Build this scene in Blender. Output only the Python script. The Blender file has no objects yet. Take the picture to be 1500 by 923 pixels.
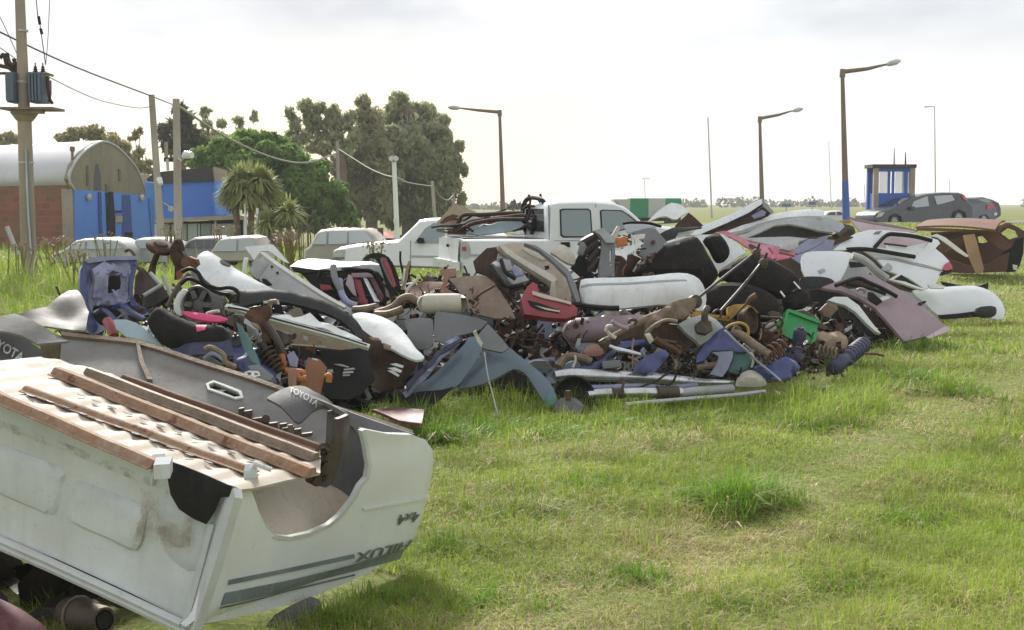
import bpy, math, random
import numpy as np
from mathutils import Vector, Matrix
from mathutils.geometry import delaunay_2d_cdt
random.seed(7); RNG = np.random.default_rng(7)
SC = bpy.context.scene
COL = SC.collection
R = math.radians
# ---------------------------------------------------------------- camera, sky, sun, exposure
FPX = 1900.0; CAMH = 1.7; PITCH = math.atan(161.5 / FPX)
cam_d = bpy.data.cameras.new('camera'); cam = bpy.data.objects.new('camera', cam_d); COL.objects.link(cam)
cam_d.sensor_width = 36.0; cam_d.lens = 36.0 * FPX / 1500.0
cam_d.clip_start = 0.05; cam_d.clip_end = 6000.0
cam.location = (0, 0, CAMH); cam.rotation_euler = (math.pi / 2 - PITCH, 0, 0)
SC.camera = cam
SUN_EL, SUN_AZ = R(34.0), R(-16.0)          # azimuth from +Y, negative = to the left
sd = bpy.data.lights.new('sun', 'SUN'); sd.energy = 3.2; sd.angle = R(10.0); sd.color = (1.0, 0.95, 0.87)
sun = bpy.data.objects.new('sun', sd); COL.objects.link(sun)
sdir = Vector((math.sin(SUN_AZ) * math.cos(SUN_EL), math.cos(SUN_AZ) * math.cos(SUN_EL), math.sin(SUN_EL)))
sun.rotation_euler = sdir.to_track_quat('Z', 'Y').to_euler()
SC.view_settings.view_transform = 'Standard'; SC.view_settings.look = 'None'
SC.view_settings.gamma = 1.0; SC.view_settings.exposure = 1.05
W = bpy.data.worlds.new('World'); SC.world = W; W.use_nodes = True
def world_nodes():
    nt = W.node_tree; N = nt.nodes; L = nt.links
    bg = N['Background']; bg.inputs['Strength'].default_value = 0.1
    sky = N.new('ShaderNodeTexSky'); sky.sky_type = 'NISHITA'; sky.sun_disc = False
    sky.sun_elevation = SUN_EL; sky.sun_rotation = SUN_AZ
    tc = N.new('ShaderNodeTexCoord')
    mp = N.new('ShaderNodeMapping'); mp.inputs['Scale'].default_value = (1.0, 1.0, 3.2)
    L.new(tc.outputs['Generated'], mp.inputs['Vector'])
    n1 = N.new('ShaderNodeTexNoise'); n1.inputs['Scale'].default_value = 4.2; n1.inputs['Detail'].default_value = 6; n1.inputs['Roughness'].default_value = 0.5
    L.new(mp.outputs['Vector'], n1.inputs['Vector'])
    cr = N.new('ShaderNodeValToRGB')
    cr.color_ramp.elements[0].position = 0.38; cr.color_ramp.elements[0].color = (3.2, 3.3, 3.6, 1)
    cr.color_ramp.elements[1].position = 0.58; cr.color_ramp.elements[1].color = (4.8, 4.87, 4.95, 1)
    L.new(n1.outputs['Fac'], cr.inputs['Fac'])
    # bright, slightly warm veil towards the horizon (thin cloud lit by the low sun)
    sx = N.new('ShaderNodeSeparateXYZ'); L.new(tc.outputs['Generated'], sx.inputs[0])
    mr = N.new('ShaderNodeMapRange'); mr.inputs['From Min'].default_value = 0.15; mr.inputs['From Max'].default_value = 0.0
    L.new(sx.outputs['Z'], mr.inputs['Value'])
    m1 = N.new('ShaderNodeMix'); m1.data_type = 'RGBA'; m1.inputs['B'].default_value = (5.9, 5.75, 5.5, 1)
    L.new(mr.outputs['Result'], m1.inputs['Factor']); L.new(cr.outputs['Color'], m1.inputs['A'])
    # glow of the low sun behind the cloud, left of centre on the horizon
    gd = (math.sin(R(-7)), math.cos(R(-7)), 0.03)
    sb = N.new('ShaderNodeVectorMath'); sb.operation = 'SUBTRACT'; sb.inputs[1].default_value = gd; L.new(tc.outputs['Generated'], sb.inputs[0])
    ml = N.new('ShaderNodeVectorMath'); ml.operation = 'MULTIPLY'; ml.inputs[1].default_value = (1, 1, 2.2); L.new(sb.outputs[0], ml.inputs[0])
    ln = N.new('ShaderNodeVectorMath'); ln.operation = 'LENGTH'; L.new(ml.outputs[0], ln.inputs[0])
    gr = N.new('ShaderNodeMapRange'); gr.interpolation_type = 'SMOOTHSTEP'; gr.inputs['From Min'].default_value = 0.26; gr.inputs['From Max'].default_value = 0.0; gr.inputs['To Max'].default_value = 0.9; L.new(ln.outputs['Value'], gr.inputs['Value'])
    m3 = N.new('ShaderNodeMix'); m3.data_type = 'RGBA'; m3.inputs['B'].default_value = (7.4, 5.75, 3.9, 1); L.new(gr.outputs['Result'], m3.inputs['Factor']); L.new(m1.outputs['Result'], m3.inputs['A'])
    m1 = m3
    m2 = N.new('ShaderNodeMix'); m2.data_type = 'RGBA'; m2.inputs['Factor'].default_value = 0.93
    L.new(sky.outputs['Color'], m2.inputs['A']); L.new(m1.outputs['Result'], m2.inputs['B'])
    L.new(m2.outputs['Result'], bg.inputs['Color'])
world_nodes()
SC.cycles.max_bounces = 6; SC.cycles.diffuse_bounces = 3; SC.cycles.glossy_bounces = 3; SC.cycles.transparent_max_bounces = 8
# ---------------------------------------------------------------- materials
def newmat(name):
    m = bpy.data.materials.new(name); m.use_nodes = True
    return m, m.node_tree.nodes, m.node_tree.links, m.node_tree.nodes['Principled BSDF']
def c4(c): return (c[0], c[1], c[2], 1.0)
def srgb(r, g, b):
    f = lambda v: ((v / 255.0 + 0.055) / 1.055) ** 2.4 if v > 10 else v / 255.0 / 12.92
    return (f(r), f(g), f(b))
def paint(name, col, rough=0.4, metal=0.0, dirt=0.35, dcol=(0.16, 0.12, 0.08), rust=0.0, rcol=(0.12, 0.045, 0.018), sc=3.0, bump=0.15, spec=0.5, coat=0.0, var=0.12):
    m, N, L, b = newmat(name)
    tc = N.new('ShaderNodeTexCoord'); oi = N.new('ShaderNodeObjectInfo')
    add = N.new('ShaderNodeVectorMath'); add.operation = 'ADD'
    mul = N.new('ShaderNodeMath'); mul.operation = 'MULTIPLY'; mul.inputs[1].default_value = 37.0
    L.new(oi.outputs['Random'], mul.inputs[0]); L.new(tc.outputs['Object'], add.inputs[0]); L.new(mul.outputs[0], add.inputs[1])
    def noise(s, det=6, ro=0.6):
        n = N.new('ShaderNodeTexNoise'); n.inputs['Scale'].default_value = s; n.inputs['Detail'].default_value = det; n.inputs['Roughness'].default_value = ro
        L.new(add.outputs[0], n.inputs['Vector']); return n.outputs['Fac']
    def ramp(src, a, c):
        r = N.new('ShaderNodeMapRange'); r.inputs['From Min'].default_value = a; r.inputs['From Max'].default_value = c
        L.new(src, r.inputs['Value']); return r.outputs['Result']
    def scale(src, k):
        q = N.new('ShaderNodeMath'); q.operation = 'MULTIPLY'; q.inputs[1].default_value = k; L.new(src, q.inputs[0]); return q.outputs[0]
    def mix(f, a, bcol):
        x = N.new('ShaderNodeMix'); x.data_type = 'RGBA'; L.new(f, x.inputs['Factor'])
        if isinstance(a, tuple): x.inputs['A'].default_value = c4(a)
        else: L.new(a, x.inputs['A'])
        x.inputs['B'].default_value = c4(bcol); return x.outputs['Result']
    dark = tuple(v * (1 - var * 2.2) for v in col)
    c = mix(ramp(noise(sc * 0.6, 4), 0.35, 0.7), col, dark)
    if dirt > 0:
        c = mix(scale(ramp(noise(sc * 1.3, 8, 0.68), 0.42, 0.72), dirt), c, dcol)
        c = mix(scale(ramp(noise(sc * 9, 4, 0.7), 0.55, 0.75), dirt * 0.7), c, dcol)
    if dirt > 0.15:
        sm = N.new('ShaderNodeMapping'); sm.inputs['Scale'].default_value = (1.0, 1.0, 0.12); L.new(add.outputs[0], sm.inputs['Vector'])
        sn = N.new('ShaderNodeTexNoise'); sn.inputs['Scale'].default_value = sc * 9; sn.inputs['Detail'].default_value = 5; L.new(sm.outputs['Vector'], sn.inputs['Vector'])
        c = mix(scale(ramp(sn.outputs['Fac'], 0.52, 0.72), dirt * 0.8), c, dcol)
        c = mix(scale(ramp(noise(sc * 28, 3, 0.7), 0.62, 0.70), dirt * 1.2), c, tuple(v * 0.5 for v in dcol))
    if rust > 0:
        c = mix(ramp(noise(sc * 2.1, 10, 0.72), 0.72 - 0.32 * rust, 0.78 - 0.30 * rust), c, rcol)
    L.new(c, b.inputs['Base Color'])
    rr = N.new('ShaderNodeMapRange'); rr.inputs['To Min'].default_value = max(0.03, rough - 0.12); rr.inputs['To Max'].default_value = min(1, rough + 0.25)
    L.new(noise(sc * 2.2, 6), rr.inputs['Value']); L.new(rr.outputs['Result'], b.inputs['Roughness'])
    b.inputs['Metallic'].default_value = metal; b.inputs['Specular IOR Level'].default_value = spec
    if coat: b.inputs['Coat Weight'].default_value = coat; b.inputs['Coat Roughness'].default_value = 0.12
    if bump:
        bp = N.new('ShaderNodeBump'); bp.inputs['Strength'].default_value = bump; bp.inputs['Distance'].default_value = 0.01
        L.new(noise(sc * 12, 5), bp.inputs['Height']); L.new(bp.outputs['Normal'], b.inputs['Normal'])
    return m
MT = {}
MT['white'] = paint('white_car_paint', (0.78, 0.81, 0.80), 0.28, dirt=0.3, dcol=(0.36, 0.31, 0.24), rust=0.06, coat=0.4, bump=0.03, var=0.04)
MT['whiteclean'] = paint('clean_white_paint', (0.76, 0.79, 0.8), 0.25, dirt=0.12, dcol=(0.4, 0.36, 0.3), coat=0.5, bump=0.02, var=0.03)
MT['bedwhite'] = paint('worn_pale_paint', (0.76, 0.79, 0.795), 0.26, dirt=0.14, dcol=(0.38, 0.33, 0.25), rust=0.05, sc=2.5, coat=0.3, bump=0.02, var=0.05)
MT['bedgrey'] = paint('dusty_pale_paint', (0.66, 0.705, 0.70), 0.4, dirt=0.24, dcol=(0.40, 0.32, 0.22), rust=0.12, sc=2.2, bump=0.05)
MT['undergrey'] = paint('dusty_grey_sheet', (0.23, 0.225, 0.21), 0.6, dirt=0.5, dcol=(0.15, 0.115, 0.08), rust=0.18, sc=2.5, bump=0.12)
MT['dustfloor'] = paint('dusty_cream_floor', (0.50, 0.455, 0.385), 0.65, dirt=0.5, dcol=(0.36, 0.24, 0.14), rust=0.12, rcol=(0.25, 0.12, 0.06), sc=2.5, bump=0.1)
MT['rustbeam'] = paint('orange_rust_beam', (0.30, 0.17, 0.095), 0.75, dirt=0.6, dcol=(0.43, 0.33, 0.24), rust=0.5, rcol=(0.13, 0.055, 0.028), sc=6, bump=0.35)
MT['rustdark'] = paint('dark_rust', (0.052, 0.028, 0.018), 0.75, dirt=0.5, dcol=(0.11, 0.065, 0.04), rust=0.4, rcol=(0.14, 0.055, 0.02), sc=6, bump=0.4)
MT['rust'] = paint('brown_rust', (0.125, 0.056, 0.03), 0.75, dirt=0.5, dcol=(0.10, 0.06, 0.04), rust=0.3, rcol=(0.22, 0.09, 0.035), sc=4, bump=0.3)
MT['shellrust'] = paint('rusty_body_shell', (0.20, 0.092, 0.052), 0.65, dirt=0.45, dcol=(0.10, 0.05, 0.035), rust=0.25, rcol=(0.26, 0.11, 0.05), sc=1.5, bump=0.15)
MT['rustmid'] = paint('brown_rust_inside', (0.13, 0.06, 0.036), 0.7, dirt=0.5, dcol=(0.07, 0.04, 0.028), rust=0.3, rcol=(0.2, 0.085, 0.04), sc=1.5, bump=0.2)
MT['castiron'] = paint('dirty_cast_iron', (0.105, 0.082, 0.062), 0.5, metal=0.45, dirt=0.7, dcol=(0.05, 0.035, 0.025), rust=0.35, sc=7, bump=0.4)
MT['tanmetal'] = paint('dusty_tan_pipe', (0.27, 0.205, 0.145), 0.6, metal=0.15, dirt=0.65, dcol=(0.09, 0.055, 0.032), rust=0.2, sc=5, bump=0.25)
MT['black'] = paint('black_plastic', (0.008, 0.008, 0.008), 0.55, dirt=0.25, dcol=(0.04, 0.036, 0.03), sc=3, bump=0.12, spec=0.3)
MT['softblack'] = paint('grey_black_fabric', (0.014, 0.013, 0.0125), 0.85, dirt=0.35, dcol=(0.06, 0.052, 0.045), sc=3, bump=0.35, spec=0.25)
MT['rubber'] = paint('dusty_rubber', (0.105, 0.108, 0.112), 0.65, dirt=0.45, dcol=(0.16, 0.145, 0.12), sc=4, bump=0.1)
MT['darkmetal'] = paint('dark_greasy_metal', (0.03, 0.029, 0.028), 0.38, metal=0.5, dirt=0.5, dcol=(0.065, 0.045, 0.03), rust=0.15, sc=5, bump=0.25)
MT['olive'] = paint('olive_black_plastic', (0.017, 0.020, 0.017), 0.35, dirt=0.35, dcol=(0.06, 0.06, 0.05), sc=3, bump=0.08, spec=0.35)
MT['grey'] = paint('grey_plastic', (0.21, 0.22, 0.235), 0.55, dirt=0.4, dcol=(0.15, 0.13, 0.11), sc=3, bump=0.08)
MT['lightgrey'] = paint('light_grey_paint', (0.44, 0.46, 0.47), 0.4, dirt=0.4, dcol=(0.22, 0.19, 0.15), rust=0.06, sc=3, bump=0.06)
MT['silver'] = paint('scuffed_silver', (0.72, 0.73, 0.75), 0.2, metal=0.85, dirt=0.35, dcol=(0.2, 0.17, 0.13), sc=4, bump=0.08)
MT['blue'] = paint('deep_blue_paint', (0.035, 0.055, 0.20), 0.28, dirt=0.35, dcol=(0.12, 0.13, 0.18), rust=0.08, sc=4, bump=0.08, coat=0.3)
MT['lilac'] = paint('dusty_lilac_paint', (0.29, 0.31, 0.47), 0.35, dirt=0.4, dcol=(0.16, 0.14, 0.13), rust=0.08, sc=4, bump=0.08)
MT['paleblue'] = paint('pale_blue_paint', (0.36, 0.48, 0.52), 0.4, dirt=0.3, dcol=(0.25, 0.23, 0.2), sc=3, bump=0.05)
MT['bluegrey'] = paint('blue_grey_paint', (0.125, 0.18, 0.235), 0.28, dirt=0.35, dcol=(0.12, 0.11, 0.1), sc=2.5, bump=0.06, coat=0.3)
MT['beige'] = paint('beige_plastic', (0.47, 0.395, 0.315), 0.5, dirt=0.35, dcol=(0.25, 0.19, 0.13), sc=3, bump=0.05)
MT['cream'] = paint('cream_plastic', (0.62, 0.58, 0.50), 0.5, dirt=0.35, dcol=(0.32, 0.26, 0.19), sc=3, bump=0.05)
MT['brownsheet'] = paint('dusty_brown_sheet', (0.255, 0.185, 0.14), 0.55, dirt=0.5, dcol=(0.4, 0.33, 0.27), sc=3, bump=0.1)
MT['red'] = paint('dusty_red_plastic', (0.33, 0.025, 0.04), 0.35, dirt=0.35, dcol=(0.2, 0.1, 0.09), sc=4, bump=0.05, coat=0.3)
MT['maroon'] = paint('dusty_maroon_paint', (0.14, 0.035, 0.05), 0.4, dirt=0.5, dcol=(0.24, 0.16, 0.15), sc=4, bump=0.06)
MT['pink'] = paint('faded_pink_paint', (0.62, 0.18, 0.27), 0.45, dirt=0.4, dcol=(0.6, 0.46, 0.46), sc=3, bump=0.06)
MT['hotpink'] = paint('pink_vinyl', (0.75, 0.07, 0.22), 0.5, dirt=0.25, dcol=(0.4, 0.15, 0.2), sc=5, bump=0.1)
MT['palepink'] = paint('pale_pink_paint', (0.58, 0.46, 0.49), 0.4, dirt=0.35, dcol=(0.4, 0.32, 0.31), sc=2, bump=0.04)
MT['mauve'] = paint('mauve_paint', (0.32, 0.225, 0.255), 0.4, dirt=0.4, dcol=(0.36, 0.30, 0.28), rust=0.05, sc=2, bump=0.05, coat=0.2)
MT['salmon'] = paint('salmon_primer', (0.43, 0.21, 0.165), 0.6, dirt=0.4, dcol=(0.3, 0.2, 0.16), sc=4, bump=0.1)
MT['green'] = paint('bright_green_plastic', (0.03, 0.36, 0.095), 0.4, dirt=0.25, dcol=(0.1, 0.22, 0.1), sc=4, bump=0.04)
MT['yellow'] = paint('dirty_yellow_paint', (0.50, 0.30, 0.04), 0.55, dirt=0.5, dcol=(0.18, 0.11, 0.05), rust=0.25, sc=6, bump=0.2)
MT['orange'] = paint('orange_plastic', (0.55, 0.18, 0.05), 0.5, dirt=0.35, dcol=(0.25, 0.12, 0.06), sc=5, bump=0.1)
MT['brownbox'] = paint('brown_plastic_box', (0.27, 0.12, 0.06), 0.55, dirt=0.35, dcol=(0.18, 0.1, 0.06), sc=5, bump=0.1)
MT['cardboard'] = paint('tan_plank', (0.40, 0.26, 0.145), 0.8, dirt=0.4, dcol=(0.28, 0.17, 0.09), sc=3, bump=0.2)
MT['tansheet'] = paint('tan_sheet', (0.48, 0.40, 0.28), 0.7, dirt=0.45, dcol=(0.28, 0.2, 0.12), sc=2, bump=0.1)
MT['rag'] = paint('sand_coloured_rag', (0.40, 0.31, 0.225), 0.95, dirt=0.5, dcol=(0.22, 0.15, 0.1), sc=6, bump=0.5, spec=0.1)
MT['navycoil'] = paint('navy_bellows', (0.03, 0.035, 0.085), 0.5, dirt=0.35, dcol=(0.1, 0.09, 0.11), sc=6, bump=0.1)
MT['teal'] = paint('faded_teal', (0.10, 0.23, 0.23), 0.5, dirt=0.4, dcol=(0.16, 0.15, 0.13), sc=4, bump=0.08)
MT['clearlens'] = paint('clear_lamp_lens', (0.55, 0.55, 0.55), 0.12, dirt=0.2, sc=5, bump=0.0, coat=0.6)
MT['lamp_red'] = paint('red_lamp_lens', (0.55, 0.05, 0.08), 0.15, dirt=0.15, sc=5, bump=0.0, coat=0.6)
MT['stripe'] = paint('grey_green_stripe', (0.16, 0.215, 0.215), 0.4, dirt=0.3, dcol=(0.4, 0.4, 0.36), sc=5, bump=0.0)
MT['letterdark'] = paint('dark_grey_decal', (0.10, 0.125, 0.12), 0.45, dirt=0.3, dcol=(0.35, 0.35, 0.33), sc=8, bump=0.0)
MT['letterwhite'] = paint('white_letters', (0.70, 0.70, 0.70), 0.6, dirt=0.35, dcol=(0.4, 0.38, 0.36), sc=10, bump=0.0)
MT['concrete'] = paint('weathered_concrete', (0.40, 0.335, 0.27), 0.85, dirt=0.35, dcol=(0.24, 0.18, 0.13), sc=1.5, bump=0.2)
MT['polegrey'] = paint('pale_pole_concrete', (0.42, 0.385, 0.33), 0.85, dirt=0.3, dcol=(0.28, 0.24, 0.2), sc=1.5, bump=0.15)
MT['lampsteel'] = paint('lamp_post_steel', (0.20, 0.145, 0.11), 0.6, dirt=0.4, dcol=(0.26, 0.18, 0.12), sc=1.0, bump=0.1)
MT['galv'] = paint('galvanised_grey', (0.6, 0.6, 0.6), 0.5, metal=0.2, dirt=0.25, sc=1.5, bump=0.05)
MT['wallblue'] = paint('bright_blue_wall', (0.075, 0.215, 0.68), 0.75, dirt=0.25, dcol=(0.1, 0.16, 0.38), sc=0.6, bump=0.1, var=0.05)
MT['wallpale'] = paint('pale_blue_wall', (0.12, 0.30, 0.78), 0.75, dirt=0.2, dcol=(0.2, 0.3, 0.6), sc=0.6, bump=0.1, var=0.05)
MT['doorblue'] = paint('dark_blue_door', (0.03, 0.10, 0.36), 0.6, dirt=0.2, sc=1, bump=0.05)
MT['boothblue'] = paint('booth_blue', (0.035, 0.13, 0.50), 0.6, dirt=0.25, dcol=(0.1, 0.14, 0.3), sc=1, bump=0.05)
MT['parapet'] = paint('dark_parapet', (0.045, 0.043, 0.05), 0.8, dirt=0.3, sc=0.8, bump=0.1)
MT['gable'] = paint('stained_concrete_gable', (0.30, 0.265, 0.18), 0.9, dirt=0.55, dcol=(0.15, 0.135, 0.09), rust=0.12, rcol=(0.05, 0.047, 0.045), sc=0.35, bump=0.15)
MT['zinc'] = paint('pale_zinc_roof', (0.62, 0.63, 0.65), 0.55, dirt=0.2, dcol=(0.42, 0.4, 0.38), sc=0.25, bump=0.03)
MT['cream_wall'] = paint('off_white_wall', (0.55, 0.56, 0.56), 0.8, dirt=0.3, dcol=(0.3, 0.28, 0.25), sc=0.6, bump=0.05)
MT['redtile'] = paint('red_roof_tiles', (0.38, 0.09, 0.075), 0.7, dirt=0.3, dcol=(0.25, 0.08, 0.06), sc=1.5, bump=0.2)
MT['carbeige'] = paint('dusty_beige_car', (0.42, 0.40, 0.345), 0.45, dirt=0.4, dcol=(0.3, 0.26, 0.2), sc=1.2, bump=0.03)
MT['cardark'] = paint('graphite_car_paint', (0.035, 0.043, 0.048), 0.25, metal=0.2, dirt=0.12, dcol=(0.12, 0.11, 0.1), sc=1.0, bump=0.0, coat=0.6)
MT['carslate'] = paint('slate_car_paint', (0.14, 0.17, 0.19), 0.3, metal=0.3, dirt=0.15, sc=1.0, bump=0.0, coat=0.5)
MT['cargrey'] = paint('grey_wreck_paint', (0.24, 0.24, 0.26), 0.45, dirt=0.4, dcol=(0.28, 0.25, 0.2), sc=1.2, bump=0.03)
MT['wire'] = paint('black_wire', (0.05, 0.05, 0.05), 0.7, dirt=0, bump=0)
MT['wirepale'] = paint('pale_wire', (0.32, 0.32, 0.27), 0.7, dirt=0, bump=0)
MT['transformer'] = paint('transformer_grey_blue', (0.10, 0.145, 0.21), 0.5, dirt=0.3, dcol=(0.18, 0.17, 0.17), sc=2, bump=0.05)
MT['bark'] = paint('grey_brown_bark', (0.16, 0.12, 0.085), 0.95, dirt=0.5, dcol=(0.25, 0.2, 0.15), sc=1.0, bump=0.5)
MT['trailer_green'] = paint('green_trailer_tarp', (0.03, 0.32, 0.15), 0.6, dirt=0.2, dcol=(0.1, 0.2, 0.14), sc=0.6, bump=0.03)
MT['trailer_white'] = paint('white_trailer_tarp', (0.55, 0.55, 0.53), 0.6, dirt=0.2, dcol=(0.4, 0.38, 0.34), sc=0.6, bump=0.03)
MT['signblue'] = paint('blue_road_sign', (0.06, 0.13, 0.32), 0.5, dirt=0.1, bump=0)
MT['tyre'] = paint('tyre_rubber', (0.022, 0.022, 0.022), 0.85, dirt=0.4, dcol=(0.08, 0.07, 0.06), sc=5, bump=0.15)
MT['alloy'] = paint('alloy_wheel', (0.45, 0.45, 0.46), 0.35, metal=0.6, dirt=0.3, sc=6, bump=0.0)
def glass(name, col, rough=0.06, tr=0.0, alpha=1.0):
    m, N, L, b = newmat(name)
    b.inputs['Base Color'].default_value = c4(col); b.inputs['Roughness'].default_value = rough
    b.inputs['Specular IOR Level'].default_value = 0.9; b.inputs['Transmission Weight'].default_value = tr
    b.inputs['Alpha'].default_value = alpha
    return m
MT['glass'] = glass('grey_window_glass', (0.22, 0.265, 0.275))
MT['glassdark'] = glass('dark_window_glass', (0.035, 0.04, 0.045))
MT['glasspale'] = glass('pale_window_glass', (0.38, 0.42, 0.43), 0.12)
MT['glassthin'] = glass('clear_window_glass', (0.45, 0.5, 0.52), 0.05, 0.0, 0.42)
def stainmat():
    m, N, L, b = newmat('brown_stain'); b.inputs['Base Color'].default_value = c4((0.30, 0.21, 0.12)); b.inputs['Roughness'].default_value = .8
    tc = N.new('ShaderNodeTexCoord'); n = N.new('ShaderNodeTexNoise'); n.inputs['Scale'].default_value = 9; n.inputs['Detail'].default_value = 8; n.inputs['Roughness'].default_value = .7; L.new(tc.outputs['Object'], n.inputs['Vector'])
    mr = N.new('ShaderNodeMapRange'); mr.inputs['From Min'].default_value = .47; mr.inputs['From Max'].default_value = .72; mr.inputs['To Max'].default_value = .5; L.new(n.outputs['Fac'], mr.inputs['Value']); L.new(mr.outputs['Result'], b.inputs['Alpha'])
    return m
MT['stain'] = stainmat()
def brickmat():
    m, N, L, b = newmat('red_brick_wall')
    tc = N.new('ShaderNodeTexCoord'); sp = N.new('ShaderNodeSeparateXYZ'); cb = N.new('ShaderNodeCombineXYZ')
    L.new(tc.outputs['Object'], sp.inputs[0]); L.new(sp.outputs['X'], cb.inputs['X']); L.new(sp.outputs['Z'], cb.inputs['Y'])
    br = N.new('ShaderNodeTexBrick'); br.inputs['Scale'].default_value = 1.0
    br.inputs['Brick Width'].default_value = 0.62; br.inputs['Row Height'].default_value = 0.30; br.inputs['Mortar Size'].default_value = 0.035
    br.inputs['Color1'].default_value = c4((0.20, 0.06, 0.035)); br.inputs['Color2'].default_value = c4((0.29, 0.105, 0.06)); br.inputs['Mortar'].default_value = c4((0.21, 0.12, 0.075))
    L.new(cb.outputs[0], br.inputs['Vector'])
    n = N.new('ShaderNodeTexNoise'); n.inputs['Scale'].default_value = 0.9; n.inputs['Detail'].default_value = 6; L.new(tc.outputs['Object'], n.inputs['Vector'])
    mr = N.new('ShaderNodeMapRange'); mr.inputs['From Min'].default_value = 0.5; mr.inputs['From Max'].default_value = 0.7; L.new(n.outputs['Fac'], mr.inputs['Value'])
    x = N.new('ShaderNodeMix'); x.data_type = 'RGBA'; x.inputs['B'].default_value = c4((0.16, 0.11, 0.06)); L.new(mr.outputs['Result'], x.inputs['Factor']); L.new(br.outputs['Color'], x.inputs['A'])
    L.new(x.outputs['Result'], b.inputs['Base Color']); b.inputs['Roughness'].default_value = 0.9
    return m
MT['brick'] = brickmat()
def leafmat(name, a, c, trans=0.45, sc=0.35):
    m, N, L, b = newmat(name)
    tc = N.new('ShaderNodeTexCoord'); n = N.new('ShaderNodeTexNoise'); n.inputs['Scale'].default_value = sc; n.inputs['Detail'].default_value = 8
    L.new(tc.outputs['Object'], n.inputs['Vector'])
    r = N.new('ShaderNodeValToRGB'); r.color_ramp.elements[0].position = 0.35; r.color_ramp.elements[1].position = 0.65
    r.color_ramp.elements[0].color = c4(a); r.color_ramp.elements[1].color = c4(c); L.new(n.outputs['Fac'], r.inputs['Fac'])
    L.new(r.outputs['Color'], b.inputs['Base Color']); b.inputs['Roughness'].default_value = 0.6; b.inputs['Specular IOR Level'].default_value = 0.2
    t = N.new('ShaderNodeBsdfTranslucent'); L.new(r.outputs['Color'], t.inputs['Color'])
    ms = N.new('ShaderNodeMixShader'); ms.inputs[0].default_value = trans
    L.new(b.outputs[0], ms.inputs[1]); L.new(t.outputs[0], ms.inputs[2]); L.new(ms.outputs[0], N['Material Output'].inputs['Surface'])
    return m
MT['euca'] = leafmat('grey_green_gum_leaves', (0.28, 0.305, 0.165), (0.43, 0.44, 0.26))
MT['euca2'] = leafmat('olive_gum_leaves', (0.30, 0.295, 0.165), (0.44, 0.42, 0.25))
MT['leafgreen'] = leafmat('bright_green_leaves', (0.115, 0.215, 0.045), (0.24, 0.36, 0.095))
MT['leafdark'] = leafmat('dark_green_leaves', (0.08, 0.095, 0.05), (0.14, 0.155, 0.08))
MT['leafolive'] = leafmat('olive_yellow_leaves', (0.25, 0.23, 0.085), (0.36, 0.32, 0.14))
MT['palm'] = leafmat('sword_leaves', (0.24, 0.28, 0.09), (0.42, 0.43, 0.19), 0.3, 1.5)
MT['palmdry'] = leafmat('dry_sword_leaves', (0.18, 0.12, 0.06), (0.26, 0.18, 0.10), 0.2, 1.5)
MT['weedbrown'] = leafmat('dry_weed_heads', (0.20, 0.15, 0.11), (0.32, 0.25, 0.18), 0.2, 2.0)
def grassmat():
    m, N, L, b = newmat('grass_blades')
    a = N.new('ShaderNodeAttribute'); a.attribute_name = 'col'
    L.new(a.outputs['Color'], b.inputs['Base Color']); b.inputs['Roughness'].default_value = 0.55; b.inputs['Specular IOR Level'].default_value = 0.25
    t = N.new('ShaderNodeBsdfTranslucent'); L.new(a.outputs['Color'], t.inputs['Color'])
    ms = N.new('ShaderNodeMixShader'); ms.inputs[0].default_value = 0.4
    L.new(b.outputs[0], ms.inputs[1]); L.new(t.outputs[0], ms.inputs[2]); L.new(ms.outputs[0], N['Material Output'].inputs['Surface'])
    return m
MT['grass'] = grassmat()
def groundmat():
    m, N, L, b = newmat('turf_soil')
    tc = N.new('ShaderNodeTexCoord')
    def nz(s, d): 
        n = N.new('ShaderNodeTexNoise'); n.inputs['Scale'].default_value = s; n.inputs['Detail'].default_value = d; n.inputs['Roughness'].default_value = 0.65
        L.new(tc.outputs['Object'], n.inputs['Vector']); return n.outputs['Fac']
    r = N.new('ShaderNodeValToRGB'); e = r.color_ramp.elements
    e[0].position = 0.3; e[0].color = c4((0.20, 0.26, 0.06)); e[1].position = 0.7; e[1].color = c4((0.30, 0.29, 0.13))
    L.new(nz(0.9, 9), r.inputs['Fac'])
    r2 = N.new('ShaderNodeValToRGB'); e = r2.color_ramp.elements
    e[0].position = 0.35; e[0].color = c4((0.4, 0.4, 0.4)); e[1].position = 0.7; e[1].color = c4((1, 1, 1))
    L.new(nz(26, 6), r2.inputs['Fac'])
    x = N.new('ShaderNodeMix'); x.data_type = 'RGBA'; x.blend_type = 'MULTIPLY'; x.inputs['Factor'].default_value = 0.8
    L.new(r.outputs['Color'], x.inputs['A']); L.new(r2.outputs['Color'], x.inputs['B'])
    L.new(x.outputs['Result'], b.inputs['Base Color']); b.inputs['Roughness'].default_value = 0.95; b.inputs['Specular IOR Level'].default_value = 0.1
    bp = N.new('ShaderNodeBump'); bp.inputs['Strength'].default_value = 0.6; bp.inputs['Distance'].default_value = 0.03; L.new(nz(40, 5), bp.inputs['Height']); L.new(bp.outputs['Normal'], b.inputs['Normal'])
    return m
MT['ground'] = groundmat()
MT['asphalt'] = paint('old_asphalt', (0.16, 0.155, 0.15), 0.9, dirt=0.3, dcol=(0.22, 0.2, 0.17), sc=0.5, bump=0.1)
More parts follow.
